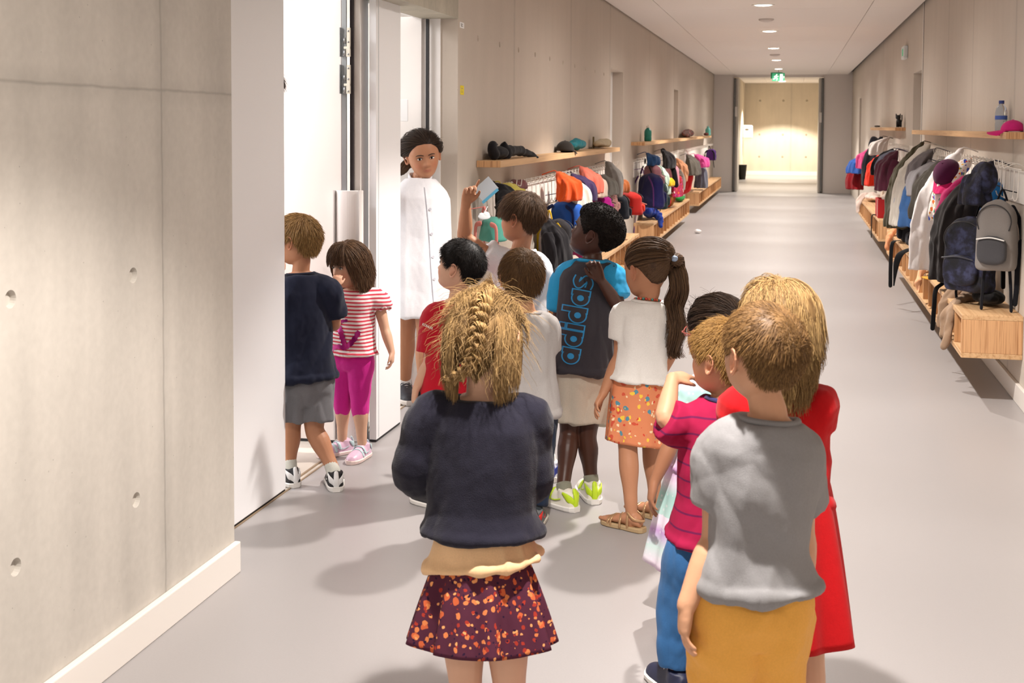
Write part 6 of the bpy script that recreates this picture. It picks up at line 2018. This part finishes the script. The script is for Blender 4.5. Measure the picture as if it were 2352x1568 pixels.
m_toy = spots('#efe6df', ['#3f57b5', '#e2793c', '#4f9a7c', '#e9b53f', '#c4432f'], 17, 'printed_bag_cloth', .34)
e = coatR(2234, 366, 505, .15, .15, '#efe6df', 'white apron bag printed with colourful little figures and a navy lower part', name='printed_bag', cat='bag', mat=m_toy, seed=7, yaw=28, sleeves=False, hem_flare=1.0, lean=0.12)
q = on_y(2187, 495, RP(2234, 366).y - .02)
lump(MB().ellipsoid(q, (.08, .075, .085), 16, 10), 'navy_base', cloth('#26314f', 'navy_base_cloth'), e, .006, 50, 3)
MB().obox(q + Vector((-.02, -.082, -.0)), (1, 0, 0), (0, 1, 0), (0, 0, 1), .016, .004, .026).build('label_patch', M('patch_white', '#eceae6', .6), e)
coatR(2212, 345, 640, .19, .20, '#d8d2d0', 'long pale grey sweatshirt hanging down onto the bench', name='sweatshirt', seed=8, yaw=25, cat='sweatshirt', lean=0.15)
coatR(2172, 372, 500, .17, .16, '#39352f', 'dark olive jacket hanging below the plum cap', seed=9, yaw=22, lean=0.09)
cap_hat(RP(2178, 402, .26), '#4c1439', 'dark plum cap with raspberry brim hung on the rail between the jackets', brim='#c21a60', facing=(-.5, -.75, -.5), tiltv=(-.45, -.5, .8), r=.10)
coatR(2156, 372, 450, .12, .14, '#8c898c', 'grey sweatshirt with red edging hanging between the blue and olive jackets', name='sweatshirt', seed=10, yaw=20, cat='sweatshirt', trim='#b8312a', lean=0.10)
coatR(2146, 380, 528, .16, .17, '#3b5f92', 'denim blue jacket in the middle of the row', seed=11, yaw=20, trim='#b9c4c4', lean=0.11)
coatR(2136, 372, 490, .15, .17, '#1f63ac', 'bright blue jacket with dark hood', seed=12, yaw=20, hood=True, sleeve_col='#1d2d4c', lean=0.11)
coatR(2150, 345, 420, .12, .14, '#6c6668', 'dark grey cardigan with light edge', name='cardigan', seed=13, yaw=18, cat='cardigan', trim='#a5a2a2', lean=0.09)
coatR(2138, 334, 515, .18, .17, '#d6d0c6', 'cream knitted jacket hanging near the far end of the near rail', seed=14, yaw=18, lean=0.15)
coatR(2122, 329, 520, .19, .15, '#4a4432', 'olive green parka at the far end of the near rail', name='parka', seed=15, yaw=18, cat='parka', trim='#8d8664', lean=0.16)
# things on the right bench
zb_ = .487
def bp(x, y): return Vector((x, y, zb_))
t1 = [on_y(2262, 668, 7.85), on_y(2215, 680, 7.70), on_y(2188, 706, 7.55), on_y(2180, 745, 7.55), on_y(2168, 792, 7.55)]
t2 = [on_y(2250, 684, 7.8), on_y(2200, 692, 7.62), on_y(2170, 720, 7.6), on_y(2163, 765, 7.6)]
t3 = [on_y(2240, 668, 7.9), on_y(2196, 672, 7.85), on_y(2170, 690, 7.8), on_y(2158, 745, 7.75)]
cloth_pile(bp(1.08, 7.95), (.09, .13, .045), '#a58a72', 'beige sweater draped over the front edge of the right bench, sleeve hanging down', seed=21, trail=[(t1, [.042, .042, .036, .034, .026]), (t2, [.04, .036, .03, .024]), (t3, [.04, .032, .03, .022])], amp=.012)
cloth_pile(bp(1.12, 7.55), (.09, .16, .04), '#141316', 'black fabric bag lying on the right bench under the beige sweater', name='bag', seed=22, amp=.008)
t1 = [bp(1.02, 9.3) + Vector((0, 0, .06)), bp(.93, 9.15) + Vector((0, 0, .04)), bp(.885, 9.1) + Vector((0, 0, -.03)), bp(.875, 9.05) + Vector((0, 0, -.12))]
cloth_pile(bp(1.05, 9.35), (.11, .22, .05), '#f0b48a', 'pale peach sweater lying on the right bench and spilling over its edge', seed=23, trail=[(t1, [.045, .04, .034, .026])])
cap_hat(bp(1.02, 8.85) + Vector((0, 0, .01)), '#e9a94a', 'mustard yellow cap lying on the right bench beside the peach sweater', brim='#e0a040', facing=(-1, -.3, 0), r=.08)
cloth_pile(bp(1.06, 10.3), (.09, .16, .045), '#3e5570', 'slate blue cloth lying on the right bench', name='scarf', seed=24)
cloth_pile(bp(1.05, 10.9), (.11, .17, .07), '#20222c', 'black bag lying open on the right bench below the denim jacket', name='bag', seed=25)
backpack(bp(1.12, 11.6) + Vector((0, 0, .30)), 1, .24, .25, .14, '#23242c', 'black rucksack with yellow piping standing on the right bench', seed=26, zipc='#b0a53a', strap_len=.02)
t1 = [bp(1.0, 12.35) + Vector((0, 0, .06)), bp(.94, 12.2) + Vector((0, 0, .04)), bp(.895, 12.1) + Vector((0, 0, -.03)), bp(.885, 12.1) + Vector((0, 0, -.10))]
cloth_pile(bp(1.06, 12.4), (.10, .18, .06), '#f0a578', 'orange peach cloth bundle at the far end of the near right bench', name='cloth_bundle', cat='cloth', seed=27, trail=[(t1, [.045, .04, .034, .028])])
# long straps hanging over the bench edge
def strap_thing(pts, w, col, label, rads=None, side=(0, 1, 0)):
    mb = MB().tube(pts, rads or w, n=8, sub=6, flat=.22, side=side)
    return tag(mb.build('strap', cloth(col, 'webbing'), smooth=True, origin=pts[0]), label, 'strap')
sx = (1, 0, 0)
strap_thing([on_y(2188, 600, 8.25), on_y(2170, 645, 8.2), on_y(2150, 664, 8.15), on_y(2146, 700, 8.1), on_y(2142, 754, 8.1)], .014, '#111114', 'wide black strap hanging past the bench edge left of the beige sweater', side=sx)
strap_thing([on_y(2066, 552, 11.0), on_y(2050, 558, 10.9), on_y(2046, 600, 10.85), on_y(2045, 656, 10.85)], .016, '#0f0f12', 'broad black strap hanging to the floor side of the right bench', side=sx)
strap_thing([on_y(2130, 566, 10.6), on_y(2085, 574, 10.5), on_y(2062, 594, 10.4), on_y(2053, 655, 10.4)], .016, '#0f0f12', 'thin looping black strap hanging beside the broad one', rads=[.016, .026, .026, .006], side=sx)
strap_thing([on_y(2345, 555, 7.25), on_y(2338, 600, 7.25), on_y(2335, 660, 7.25), on_y(2331, 698, 7.25)], .014, '#15161c', 'dark strap hanging down the wall at the right edge of the picture', side=sx)
# ---- right wall, far rail
coatR(2064, 348, 436, .24, .20, '#4c2030', 'dark plum coat at the near end of the far right rail', name='coat', cat='coat', seed=31, yaw=15, trim='#8d8792')
coatR(2060, 345, 400, .14, .16, '#76798c', 'grey blue cardigan next to the plum coat', name='cardigan', cat='cardigan', seed=32, yaw=15)
coatR(2052, 344, 405, .16, .16, '#171619', 'black jacket in the middle of the far right rail', seed=33, yaw=15)
coatR(2040, 352, 428, .24, .22, '#d8351f', 'bright orange red jacket on the far right rail', seed=34, yaw=15)
coatR(2043, 317, 362, .18, .16, '#cfc5bf', 'pale hood hanging above the red jacket', name='hooded_top', cat='hooded top', seed=35, yaw=15, sleeves=False)
coatR(2028, 316, 432, .22, .20, '#15151b', 'black bulky coat with hood rising above the far right rail', name='coat', cat='coat', seed=36, yaw=15, hood=True)
coatR(2005, 342, 385, .20, .16, '#dd4d8d', 'pink scarf like top on the far right rail', name='top', cat='top', seed=37, yaw=15, sleeves=False)
coatR(1992, 358, 400, .30, .24, '#2c4f93', 'blue top at the far end of the right wall above a dark red cloth', name='top', cat='top', seed=38, yaw=12, sleeves=False)
coatR(1989, 380, 436, .34, .24, '#7e1219', 'dark red cloth hanging at the far end of the right wall', name='cloth', cat='cloth', seed=39, yaw=12, sleeves=False)
# red box with odds and ends
e = empty('storage_box', (1.08, 14.75, zb_), 'bright red fabric box standing on the far right bench filled with clothes', 'box')
m_rb = M('red_box', '#b8121c', .5)
for a in ((.955, .97, 14.55, 15.0), (1.195, 1.21, 14.55, 15.0), (.97, 1.195, 14.55, 14.565), (.97, 1.195, 14.985, 15.0)):
    MB().box(a[0], a[1], a[2], a[3], zb_, zb_ + .21).build('side_panel', m_rb, e)
MB().box(.96, 1.205, 14.555, 14.995, zb_, zb_ + .008).build('bottom', m_rb, e)
MB().box(.952, .955, 14.62, 14.66, zb_ + .01, zb_ + .2).build('trim', M('pale_trim', '#dcc8bc', .6), e)
cloth_pile((1.08, 14.77, zb_ + .13), (.07, .12, .07), '#cdbfb2', 'crumpled pale clothes heaped in the red box', name='clothes', cat='clothes', seed=41)
cloth_pile(bp(1.14, 14.42), (.05, .09, .11), '#6d3450', 'plum knitted scarf lying in front of the red box', name='scarf', seed=42)
t1 = [bp(1.02, 17.9) + Vector((0, 0, .08)), bp(.97, 17.9) + Vector((0, 0, .07)), bp(.92, 17.9) + Vector((0, 0, -.01)), bp(.90, 17.9) + Vector((0, 0, -.15))]
cloth_pile(bp(1.10, 17.9), (.10, .4, .05), '#ead6cb', 'pale pink cloth spread over the far end of the right bench', name='towel', cat='towel', seed=43, trail=[(t1, [.055, .05, .045, .03])])
strap_thing([(.95, 14.9, .50), (.915, 14.9, .49), (.91, 14.9, .40), (.91, 14.9, .26)], .03, '#121215', 'black straps hanging off the far right bench below the red box')
# shelf items, right
bottle(Vector((1.19, on_x(2299, 291, 1.19).y, 1.484)), .034, .185, '#dfe8f4', '#2b3f86', 'clear plastic water bottle with blue cap and label on the right shelf', glass=True)
y_ = on_x(2322, 295, 1.185).y
cap_hat(Vector((1.19, y_ - .03, 1.485)), '#cf2a7a', 'bright pink cap lying on the right shelf beside the water bottle', brim='#cc2573', facing=(-1, .35, 0), r=.062)
q = on_x(2064, 291, 1.2)
e = empty('toy_figure', (q.x, q.y, 1.51), 'small black toy figure standing on the far right shelf', 'toy')
mbk = M('black_toy', '#161517', .6)
X0, Y0, Z0 = q.x, q.y, 1.511
MB().ellipsoid((X0, Y0, Z0 + .055), (.03, .05, .055), 14, 10).build('body', mbk, e, smooth=True)
MB().ellipsoid((X0 - .01, Y0 - .04, Z0 + .115), (.030, .034, .028), 14, 10).build('head', mbk, e, smooth=True)
for sg in (-1, 1):
    MB().tube([(X0 - .01 + sg * .018, Y0 - .03, Z0 + .13), (X0 - .01 + sg * .024, Y0 - .03, Z0 + .155)], [.012, .004], n=8, sub=3).build('ear', mbk, e, smooth=True)
    MB().tube([(X0 + sg * .02, Y0 - .04, Z0 + .05), (X0 + sg * .022, Y0 - .045, Z0 + .009)], [.012, .009], n=8, sub=3).build('leg', mbk, e, smooth=True)
MB().tube([(X0 + .02, Y0 + .03, Z0 + .03), (X0 + .035, Y0 + .01, Z0 + .08), (X0 + .035, Y0 + .01, Z0 + .14)], .006, n=8, sub=4).build('tail', mbk, e, smooth=True)
cloth_pile((1.2, 18.8, 1.511), (.04, .25, .012), '#57514c', 'thin dark cord tangle at the far end of the right shelf', name='cord', seed=44, amp=.004)

# ---- left wall, near rail -----------------------------------------------------------------------
p0 = LP(1120, 410, .10)
m_clear = M('clear_sleeve', '#c9d2dc', .15)
e = empty('plastic_folder', p0, 'clear plastic folder with blue edge hanging on the first hook by the doorway', 'folder')
ax1 = Vector((.75, 0, .66)); ax2 = Vector((-.66, 0, .75))
MB().obox(p0 + Vector((-.01, 0, -.06)), ax1, (0, 1, 0), ax2, .06, .003, .045).build('sheet', m_clear, e)
MB().obox(p0 + Vector((.018, -.008, -.10)), ax1, (0, 1, 0), ax2, .06, .003, .008).build('blue_edge', M('sky_blue_edge', '#5fb4dc', .4), e)
coatL(1134, 424, 530, .20, .16, '#151417', 'black jacket on the left rail beside the folder', seed=52, sleeves=True)
coatL(1146, 424, 475, .12, .13, '#c9bb5c', 'pale yellow cloth hanging next to the black jacket', name='cloth', cat='cloth', seed=53, sleeves=False)
packL(1112, 478, 552, .19, .11, '#4f9486', 'teal backpack with white cloud tag on the left rail', pocket='#d98e7c', seed=54, strap='#cf7f78', strap_len=.03, yaw=-50)
c_ = on_y(1112, 497, LP(1112, 478).y - .14)
tg = MB().ellipsoid(c_, (.036, .004, .017), 16, 8); tg.ellipsoid(c_ + Vector((.012, 0, .010)), (.02, .004, .017), 14, 8); tg.ellipsoid(c_ + Vector((-.014, 0, .008)), (.016, .004, .013), 14, 8)
tg.tube([c_ + Vector((0, .002, .02)), c_ + Vector((0, .08, .05))], .002, n=6, sub=2)
tag(tg.build('cloud_tag', M('cloud_white', '#e9eef0', .5), smooth=True), 'white cloud shaped tag hanging on the teal backpack', 'tag')
cloth_pile(LP(1190, 440, .07), (.05, .14, .03), '#7a4a4c', 'small dark red patterned hat perched on the left hook rail', name='hat', seed=55)
packL(1262, 486, 590, .26, .14, '#2e2c30', 'black and yellow school backpack with reflective piping on the left rail', pocket='#3a383c', zipc='#e9e6dc', seed=56, strap='#e2bb2c', yaw=-55, strap_len=.05)
packL(1282, 446, 520, .30, .16, '#2f63c0', 'bright blue backpack with pale yellow print on the left rail', pocket='#c2c79a', zipc='#e8d24a', seed=57, strap='#1b2a5e', yaw=-50, strap_len=.05, logo='#e9e4d8')
coatL(1276, 398, 470, .28, .15, '#d9531f', 'bright orange jacket hanging high on the left rail', seed=58, sleeves=False)
coatL(1290, 404, 495, .16, .18, '#d9dccf', 'white and green tote bag hanging beside the orange jacket', name='tote_bag', cat='bag', seed=59, sleeves=False, trim='#7c9a78', lean=0.05)
coatL(1312, 401, 470, .26, .15, '#3a2a4e', 'dark purple jacket behind the white tote bag', seed=60, sleeves=False)
coatL(1332, 386, 452, .26, .14, '#cf6a58', 'coral pink jacket rising above the left rail', seed=61, sleeves=False)
coatL(1344, 398, 450, .20, .14, '#cbb6a6', 'beige top half hidden beside the coral jacket', name='top', cat='top', seed=62, sleeves=False)
packL(1352, 434, 480, .34, .15, '#a01a78', 'magenta backpack on the left rail', pocket='#8f1569', seed=63, strap='#5c1a52', yaw=-45, strap_len=.03)
m_rose = spots('#c99a94', ['#7c4a54', '#a86a6c', '#d9b8a8'], 34, 'rose_print', .32)
packL(1374, 424, 485, .28, .14, '#c99a94', 'dusty rose patterned backpack on the left rail', mat=m_rose, seed=64, yaw=-45, strap_len=.03)
coatL(1372, 402, 450, .22, .14, '#7c7a74', 'grey sweatshirt near the far end of the left rail', name='sweatshirt', cat='sweatshirt', seed=65, trim='#c9b23c')
coatL(1391, 374, 450, .16, .12, '#8b8783', 'light grey bag strap bundle at the far end of the near left rail', name='bag', cat='bag', seed=66, sleeves=False)
packL(1398, 434, 500, .30, .16, '#1e222c', 'small black fluffy bag on the left rail beside the red shiny one', name='bag', seed=67, yaw=-40, strap_len=.03)
packL(1420, 428, 490, .40, .20, '#b3231d', 'shiny red and black backpack sticking out at the far end of the left rail', pocket='#d8402c', seed=68, yaw=-35, strap_len=.03, zipc='#e8b8a0')
coatL(1404, 408, 440, .20, .12, '#b2622f', 'rust brown pouch above the shiny red backpack', name='pouch', cat='pouch', seed=69, sleeves=False)
cloth_pile(LP(1424, 437, .16), (.05, .10, .05), '#e69a90', 'small pale pink plush on top of the shiny red backpack', name='plush_toy', cat='toy', seed=70, amp=.006)
# things on the near left bench
zl_ = .374
def bl(x, y): return Vector((x, y, zl_))
coatL(1245, 500, 640, .34, .16, '#211f24', 'black coat hanging down to the left bench behind the pointing child', name='coat', cat='coat', seed=71)
cloth_pile(bl(-1.68, 8.9), (.10, .26, .10), '#1b1a1d', 'heap of black clothes on the left bench', name='clothes', cat='clothes', seed=72)
cloth_pile(bl(-1.66, 9.5), (.07, .12, .05), '#b3a79c', 'crumpled beige cloth on the left bench', name='cloth', cat='cloth', seed=73)
backpack(bl(-1.73, 10.0) + Vector((0, 0, .27)), -1, .22, .23, .12, '#8c1f62', 'plum bag standing on the left bench', name='bag', seed=74, yaw=-45, strap_len=.02)
cap_hat(bl(-1.66, 8.35) + Vector((0, 0, .004)), '#d42a6c', 'raspberry pink cap lying on the left bench', brim='#cf2566', facing=(1, -.4, 0), r=.062)
e = empty('paper_sheets', bl(-1.66, 8.05), 'white printed paper sheets lying on the left bench', 'paper')
MB().obox((-1.66, 8.05, zl_ + .003), (1, .2, 0), (-.2, 1, 0), (0, 0, 1), .05, .11, .002).build('sheet', M('paper_white', '#e9e6e2', .8, var=.12, vscale=30), e)
MB().obox((-1.66, 7.98, zl_ + .007), (1, -.3, 0), (.3, 1, 0), (0, 0, 1), .045, .08, .002).build('sheet', M('paper_white', '#e9e6e2', .8, var=.12, vscale=30), e)
cloth_pile(bl(-1.66, 11.9), (.07, .45, .02), '#c9c7a6', 'pale green and white streamers lying on the left bench', name='streamers', cat='streamers', seed=75, mat=spots('#d9d6c2', ['#7f9a6a', '#efeee6'], 40, 'streamer_cloth', .3))
# shelf, near left
zs = 1.299
ya, yb = 7.18, 8.2
t = [Vector((-1.73, 7.5, zs + .04)), Vector((-1.72, 7.75, zs + .045)), Vector((-1.69, 8.0, zs + .02)), Vector((-1.655, 8.12, zs - .006))]
e = empty('toiletry_bag', (-1.73, 7.5, zs), 'crumpled black fabric bag at the near end of the left shelf', 'bag')
mb = MB().ellipsoid((-1.735, 7.34, zs + .040), (.055, .13, .036), 16, 10); mb.tube(t, [.038, .040, .024, .014], n=12, sub=5, flat=.8)
mb.tube([(-1.74, 7.22, zs + .03), (-1.745, 7.16, zs + .085), (-1.73, 7.24, zs + .09)], [.035, .025, .014], n=10, sub=4)
mb.tube([(-1.74, 7.5, zs + .03), (-1.74, 7.48, zs + .075), (-1.73, 7.46, zs + .10)], [.05, .03, .012], n=10, sub=4)
lump(mb, 'body', cloth('#1b1a1f', 'black_nylon'), e, .007, 60, 3)
y_ = on_x(1297, 350, -1.73).y
cap_hat(Vector((-1.728, y_, zs + .01)), '#2d2926', 'black helmet like cap with pale piping on the left shelf', brim='#1c1a1a', facing=(.3, 1, 0), r=.078)
y_ = on_x(1325, 345, -1.73).y
cloth_pile((-1.73, y_, zs), (.055, .28, .045), '#1f7a86', 'teal mesh bag lying on the left shelf', name='mesh_bag', cat='bag', seed=76, amp=.012)
y_ = on_x(1384, 338, -1.73).y
cloth_pile((-1.73, y_, zs), (.055, .42, .035), '#b9a88c', 'beige cloth bag lying at the far end of the near left shelf', name='cloth_bag', cat='bag', seed=77, amp=.014)
y_ = on_x(1363, 340, -1.77).y
o = MB().obox((-1.77, y_, zs + .055), (1, 0, 0), (0, 1, 0), (0, 0, 1), .004, .03, .054).build('book', M('brown_book', '#6b5a30', .7))
tag(o, 'thin brown book standing upright on the left shelf beside the beige cloth bag', 'book')
# ---- left wall, middle and far rails
packL(1476, 388, 474, .46, .20, '#1f1c4e', 'dark blue school rucksack hanging at the near end of the middle left bench', pocket='#1b1846', seed=81, yaw=-35, strap='#5c2a6a', strap_len=.05, logo='#b9c4d8')
packL(1482, 366, 425, .40, .16, '#b9808a', 'dusty pink backpack behind the dark blue rucksack', pocket='#c08a92', zipc='#6c1f2c', seed=82, yaw=-25, strap_len=.03)
coatL(1483, 353, 385, .26, .12, '#2f4f7c', 'denim blue cloth hanging above the dusty pink backpack', name='cloth', cat='cloth', seed=83, sleeves=False)
packL(1494, 404, 478, .34, .18, '#2a3a3c', 'dark teal backpack beside the dark blue rucksack', seed=84, yaw=-40, strap_len=.03)
coatL(1507, 380, 448, .22, .14, '#b9cfc0', 'mint green bag with fin shaped flap', name='bag', cat='bag', seed=85, sleeves=False)
coatL(1507, 402, 425, .14, .16, '#e3b51f', 'small yellow pouch hanging beside the mint bag', name='pouch', cat='pouch', seed=86, sleeves=False, lean=0.06)
coatL(1520, 346, 385, .34, .14, '#171417', 'black jacket hanging high on the middle left rail', seed=87, sleeves=False)
p_ = LP(1523, 346, .10)
strap_thing([p_, on_y(1535, 368, p_.y), on_y(1547, 390, p_.y - .1), on_y(1553, 425, p_.y - .1)], .035, '#141314', 'long black strap slung diagonally over the middle left rail', side=sx)
packL(1529, 368, 425, .40, .14, '#c98a96', 'pink and red backpack in the middle of the left row', pocket='#b8343c', seed=88, yaw=-30, strap_len=.03)
coatL(1535, 386, 450, .36, .16, '#c43f7a', 'colourful pink and orange patterned bag', name='bag', cat='bag', seed=89, sleeves=False, mat=spots('#b23a52', ['#e0703a', '#d93f8c', '#efe4dc', '#4a4a6c'], 14, 'motley_cloth', .36))
coatL(1543, 380, 440, .30, .14, '#a79a90', 'grey beige jacket between the patterned bag and the red sack', seed=90)
coatL(1550, 364, 420, .34, .14, '#d99a72', 'peach coloured bag with red top', name='bag', cat='bag', seed=91, sleeves=False)
y_ = LP(1575, 400).y
e = empty('sack', on_y(1590, 390, y_), 'bright red fabric sack hanging over the middle left bench', 'sack')
lump(MB().tube([on_y(1561, 440, y_), on_y(1570, 428, y_), on_y(1580, 408, y_), on_y(1591, 391, y_)], [.06, .13, .10, .03], n=14, sub=5), 'body', cloth('#cc1418', 'red_nylon', rough=.5), e, .014, 30, 92)
strap_thing([on_y(1591, 391, y_), Vector((XL + .13, y_ + .02, 1.09)), Vector((XL + .11, y_ + .02, 1.11))], .01, '#a01014', 'red cord by which the red sack hangs')
cloth_pile(bl(-1.66, 18.9), (.08, .30, .05), '#1f8c3c', 'green bowl shaped cloth on the middle left bench', name='cloth', cat='cloth', seed=93, amp=.006)
cloth_pile(bl(-1.68, 17.4), (.09, .35, .12), '#8c4a2c', 'brown and red bag standing on the middle left bench', name='bag', seed=94, mat=spots('#8c5a2c', ['#b8302c', '#a8322a'], 8, 'brown_red_cloth', .4))
t1 = [bl(-1.66, 15.2) + Vector((0, 0, .09)), bl(-1.60, 15.1) + Vector((0, 0, .06)), bl(-1.545, 15.0) + Vector((0, 0, .02)), bl(-1.52, 14.9) + Vector((0, 0, -.06))]
cloth_pile(bl(-1.69, 15.2), (.09, .30, .09), '#233f9c', 'royal blue jacket lying over the near corner of the middle left bench', name='jacket', seed=95, trail=[(t1, [.05, .05, .045, .03])])
strap_thing([LP(1515, 420), on_x(1522, 450, XL + .15), on_x(1524, 470, XL + .17)], .014, '#141314', 'short black strap dangling onto the middle left bench')
strap_thing([on_x(1466, 470, XL + .02), on_x(1460, 500, XL + .012), on_x(1456, 535, XL + .012)], .02, '#6a3f78', 'purple strap hanging down the wall beside the middle left bench')
coatL(1576, 356, 398, .5, .2, '#5c564e', 'dark grey bag on the far left rail', name='bag', cat='bag', seed=96, sleeves=False)
coatL(1594, 355, 380, .55, .24, '#d84a94', 'bright pink bag on the far left rail', name='bag', cat='bag', seed=97, sleeves=False, lean=0.05)
coatL(1598, 366, 430, .3, .18, '#6c6f7c', 'grey blue jacket dangling below the bright pink bag', seed=98, sleeves=False)
# far shelf items
q = on_x(1488, 326, -1.72); bottle(Vector((-1.72, q.y, 1.326)), .045, .185, '#1f8474', '#e4dcd4', 'dark green metal bottle with white cap on the left shelf')
q = on_x(1580, 318, -1.72); cloth_pile((-1.72, q.y, 1.326), (.06, .9, .06), '#8c6a66', 'pink and grey hat heap on the far left shelf', name='hat', seed=99, mat=spots('#7a6660', ['#b88a84', '#a34a4a'], 14, 'hat_cloth', .4))
q = on_x(1626, 309, -1.72); bottle(Vector((-1.72, q.y, 1.326)), .055, .19, '#5fb0a8', '#6fbcb4', 'turquoise bottle at the far end of the left shelf')
cloth_pile((-1.72, q.y - .5, 1.326), (.05, .2, .03), '#7a3a34', 'small dark red box at the far end of the left shelf', name='box', seed=100, amp=.004)
backpack(LP(1629, 336, .13), -1, .22, .24, .12, '#4a2468', 'purple pouch bag hanging from the far end of the left shelf', name='bag', seed=101, yaw=-60, strap_len=.15)
yy = LP(1629, 336, .13).y
strap_thing([Vector((XL + .13, 26.05, 1.33)), Vector((XL + .17, 26.0, 1.34)), Vector((XL + .19, 26.0, 1.27)), Vector((XL + .14, yy, 1.17))], .007, '#4a3540', 'thin dark cord hanging from the far shelf end above the purple bag')
# crumpled paper on the floor
fp = floor_at(1603, 536)
e = empty('paper_ball', fp, 'small crumpled white paper lying on the corridor floor', 'paper')
me = fuse(MB().ellipsoid(fp + Vector((0, 0, .03)), (.05, .04, .03), 14, 10), 'paper', .006, 1)
V = get_v(me); V = V + get_n(me) * (.007 * folds(V, 120, 3, (1, 1, 1)))[:, None]; V[:, 2] = np.maximum(V[:, 2], .001)
me.vertices.foreach_set('co', V.ravel()); me.update()
o = bpy.data.objects.new('crumpled_sheet', me); COL.objects.link(o); me.materials.append(M('paper_ball_white', '#f1eeec', .7)); attach(o, e)
# blue tub and green bottle visible behind the child in the white coat
x0 = on_y(905, 800, 6.50).x
e = empty('storage_tub', (x0 - .15, 6.5, 0), 'blue plastic tub on the classroom floor behind the door leaf', 'tub')
tb = M('blue_tub', '#2a62b4', .4)
MB().box(x0 - .3, x0 + .01, 6.47, 6.60, .22, .48).build('body', tb, e, bevel=.01)
MB().box(x0 - .3, x0 + .01, 6.47, 6.60, .0, .22).build('base', M('white_tub_base', '#eceae8', .5), e, bevel=.01)
bottle((x0 - .02, 6.53, .481), .028, .20, '#3aa08c', '#dfe8e8', 'small teal bottle standing on the blue tub in the classroom')
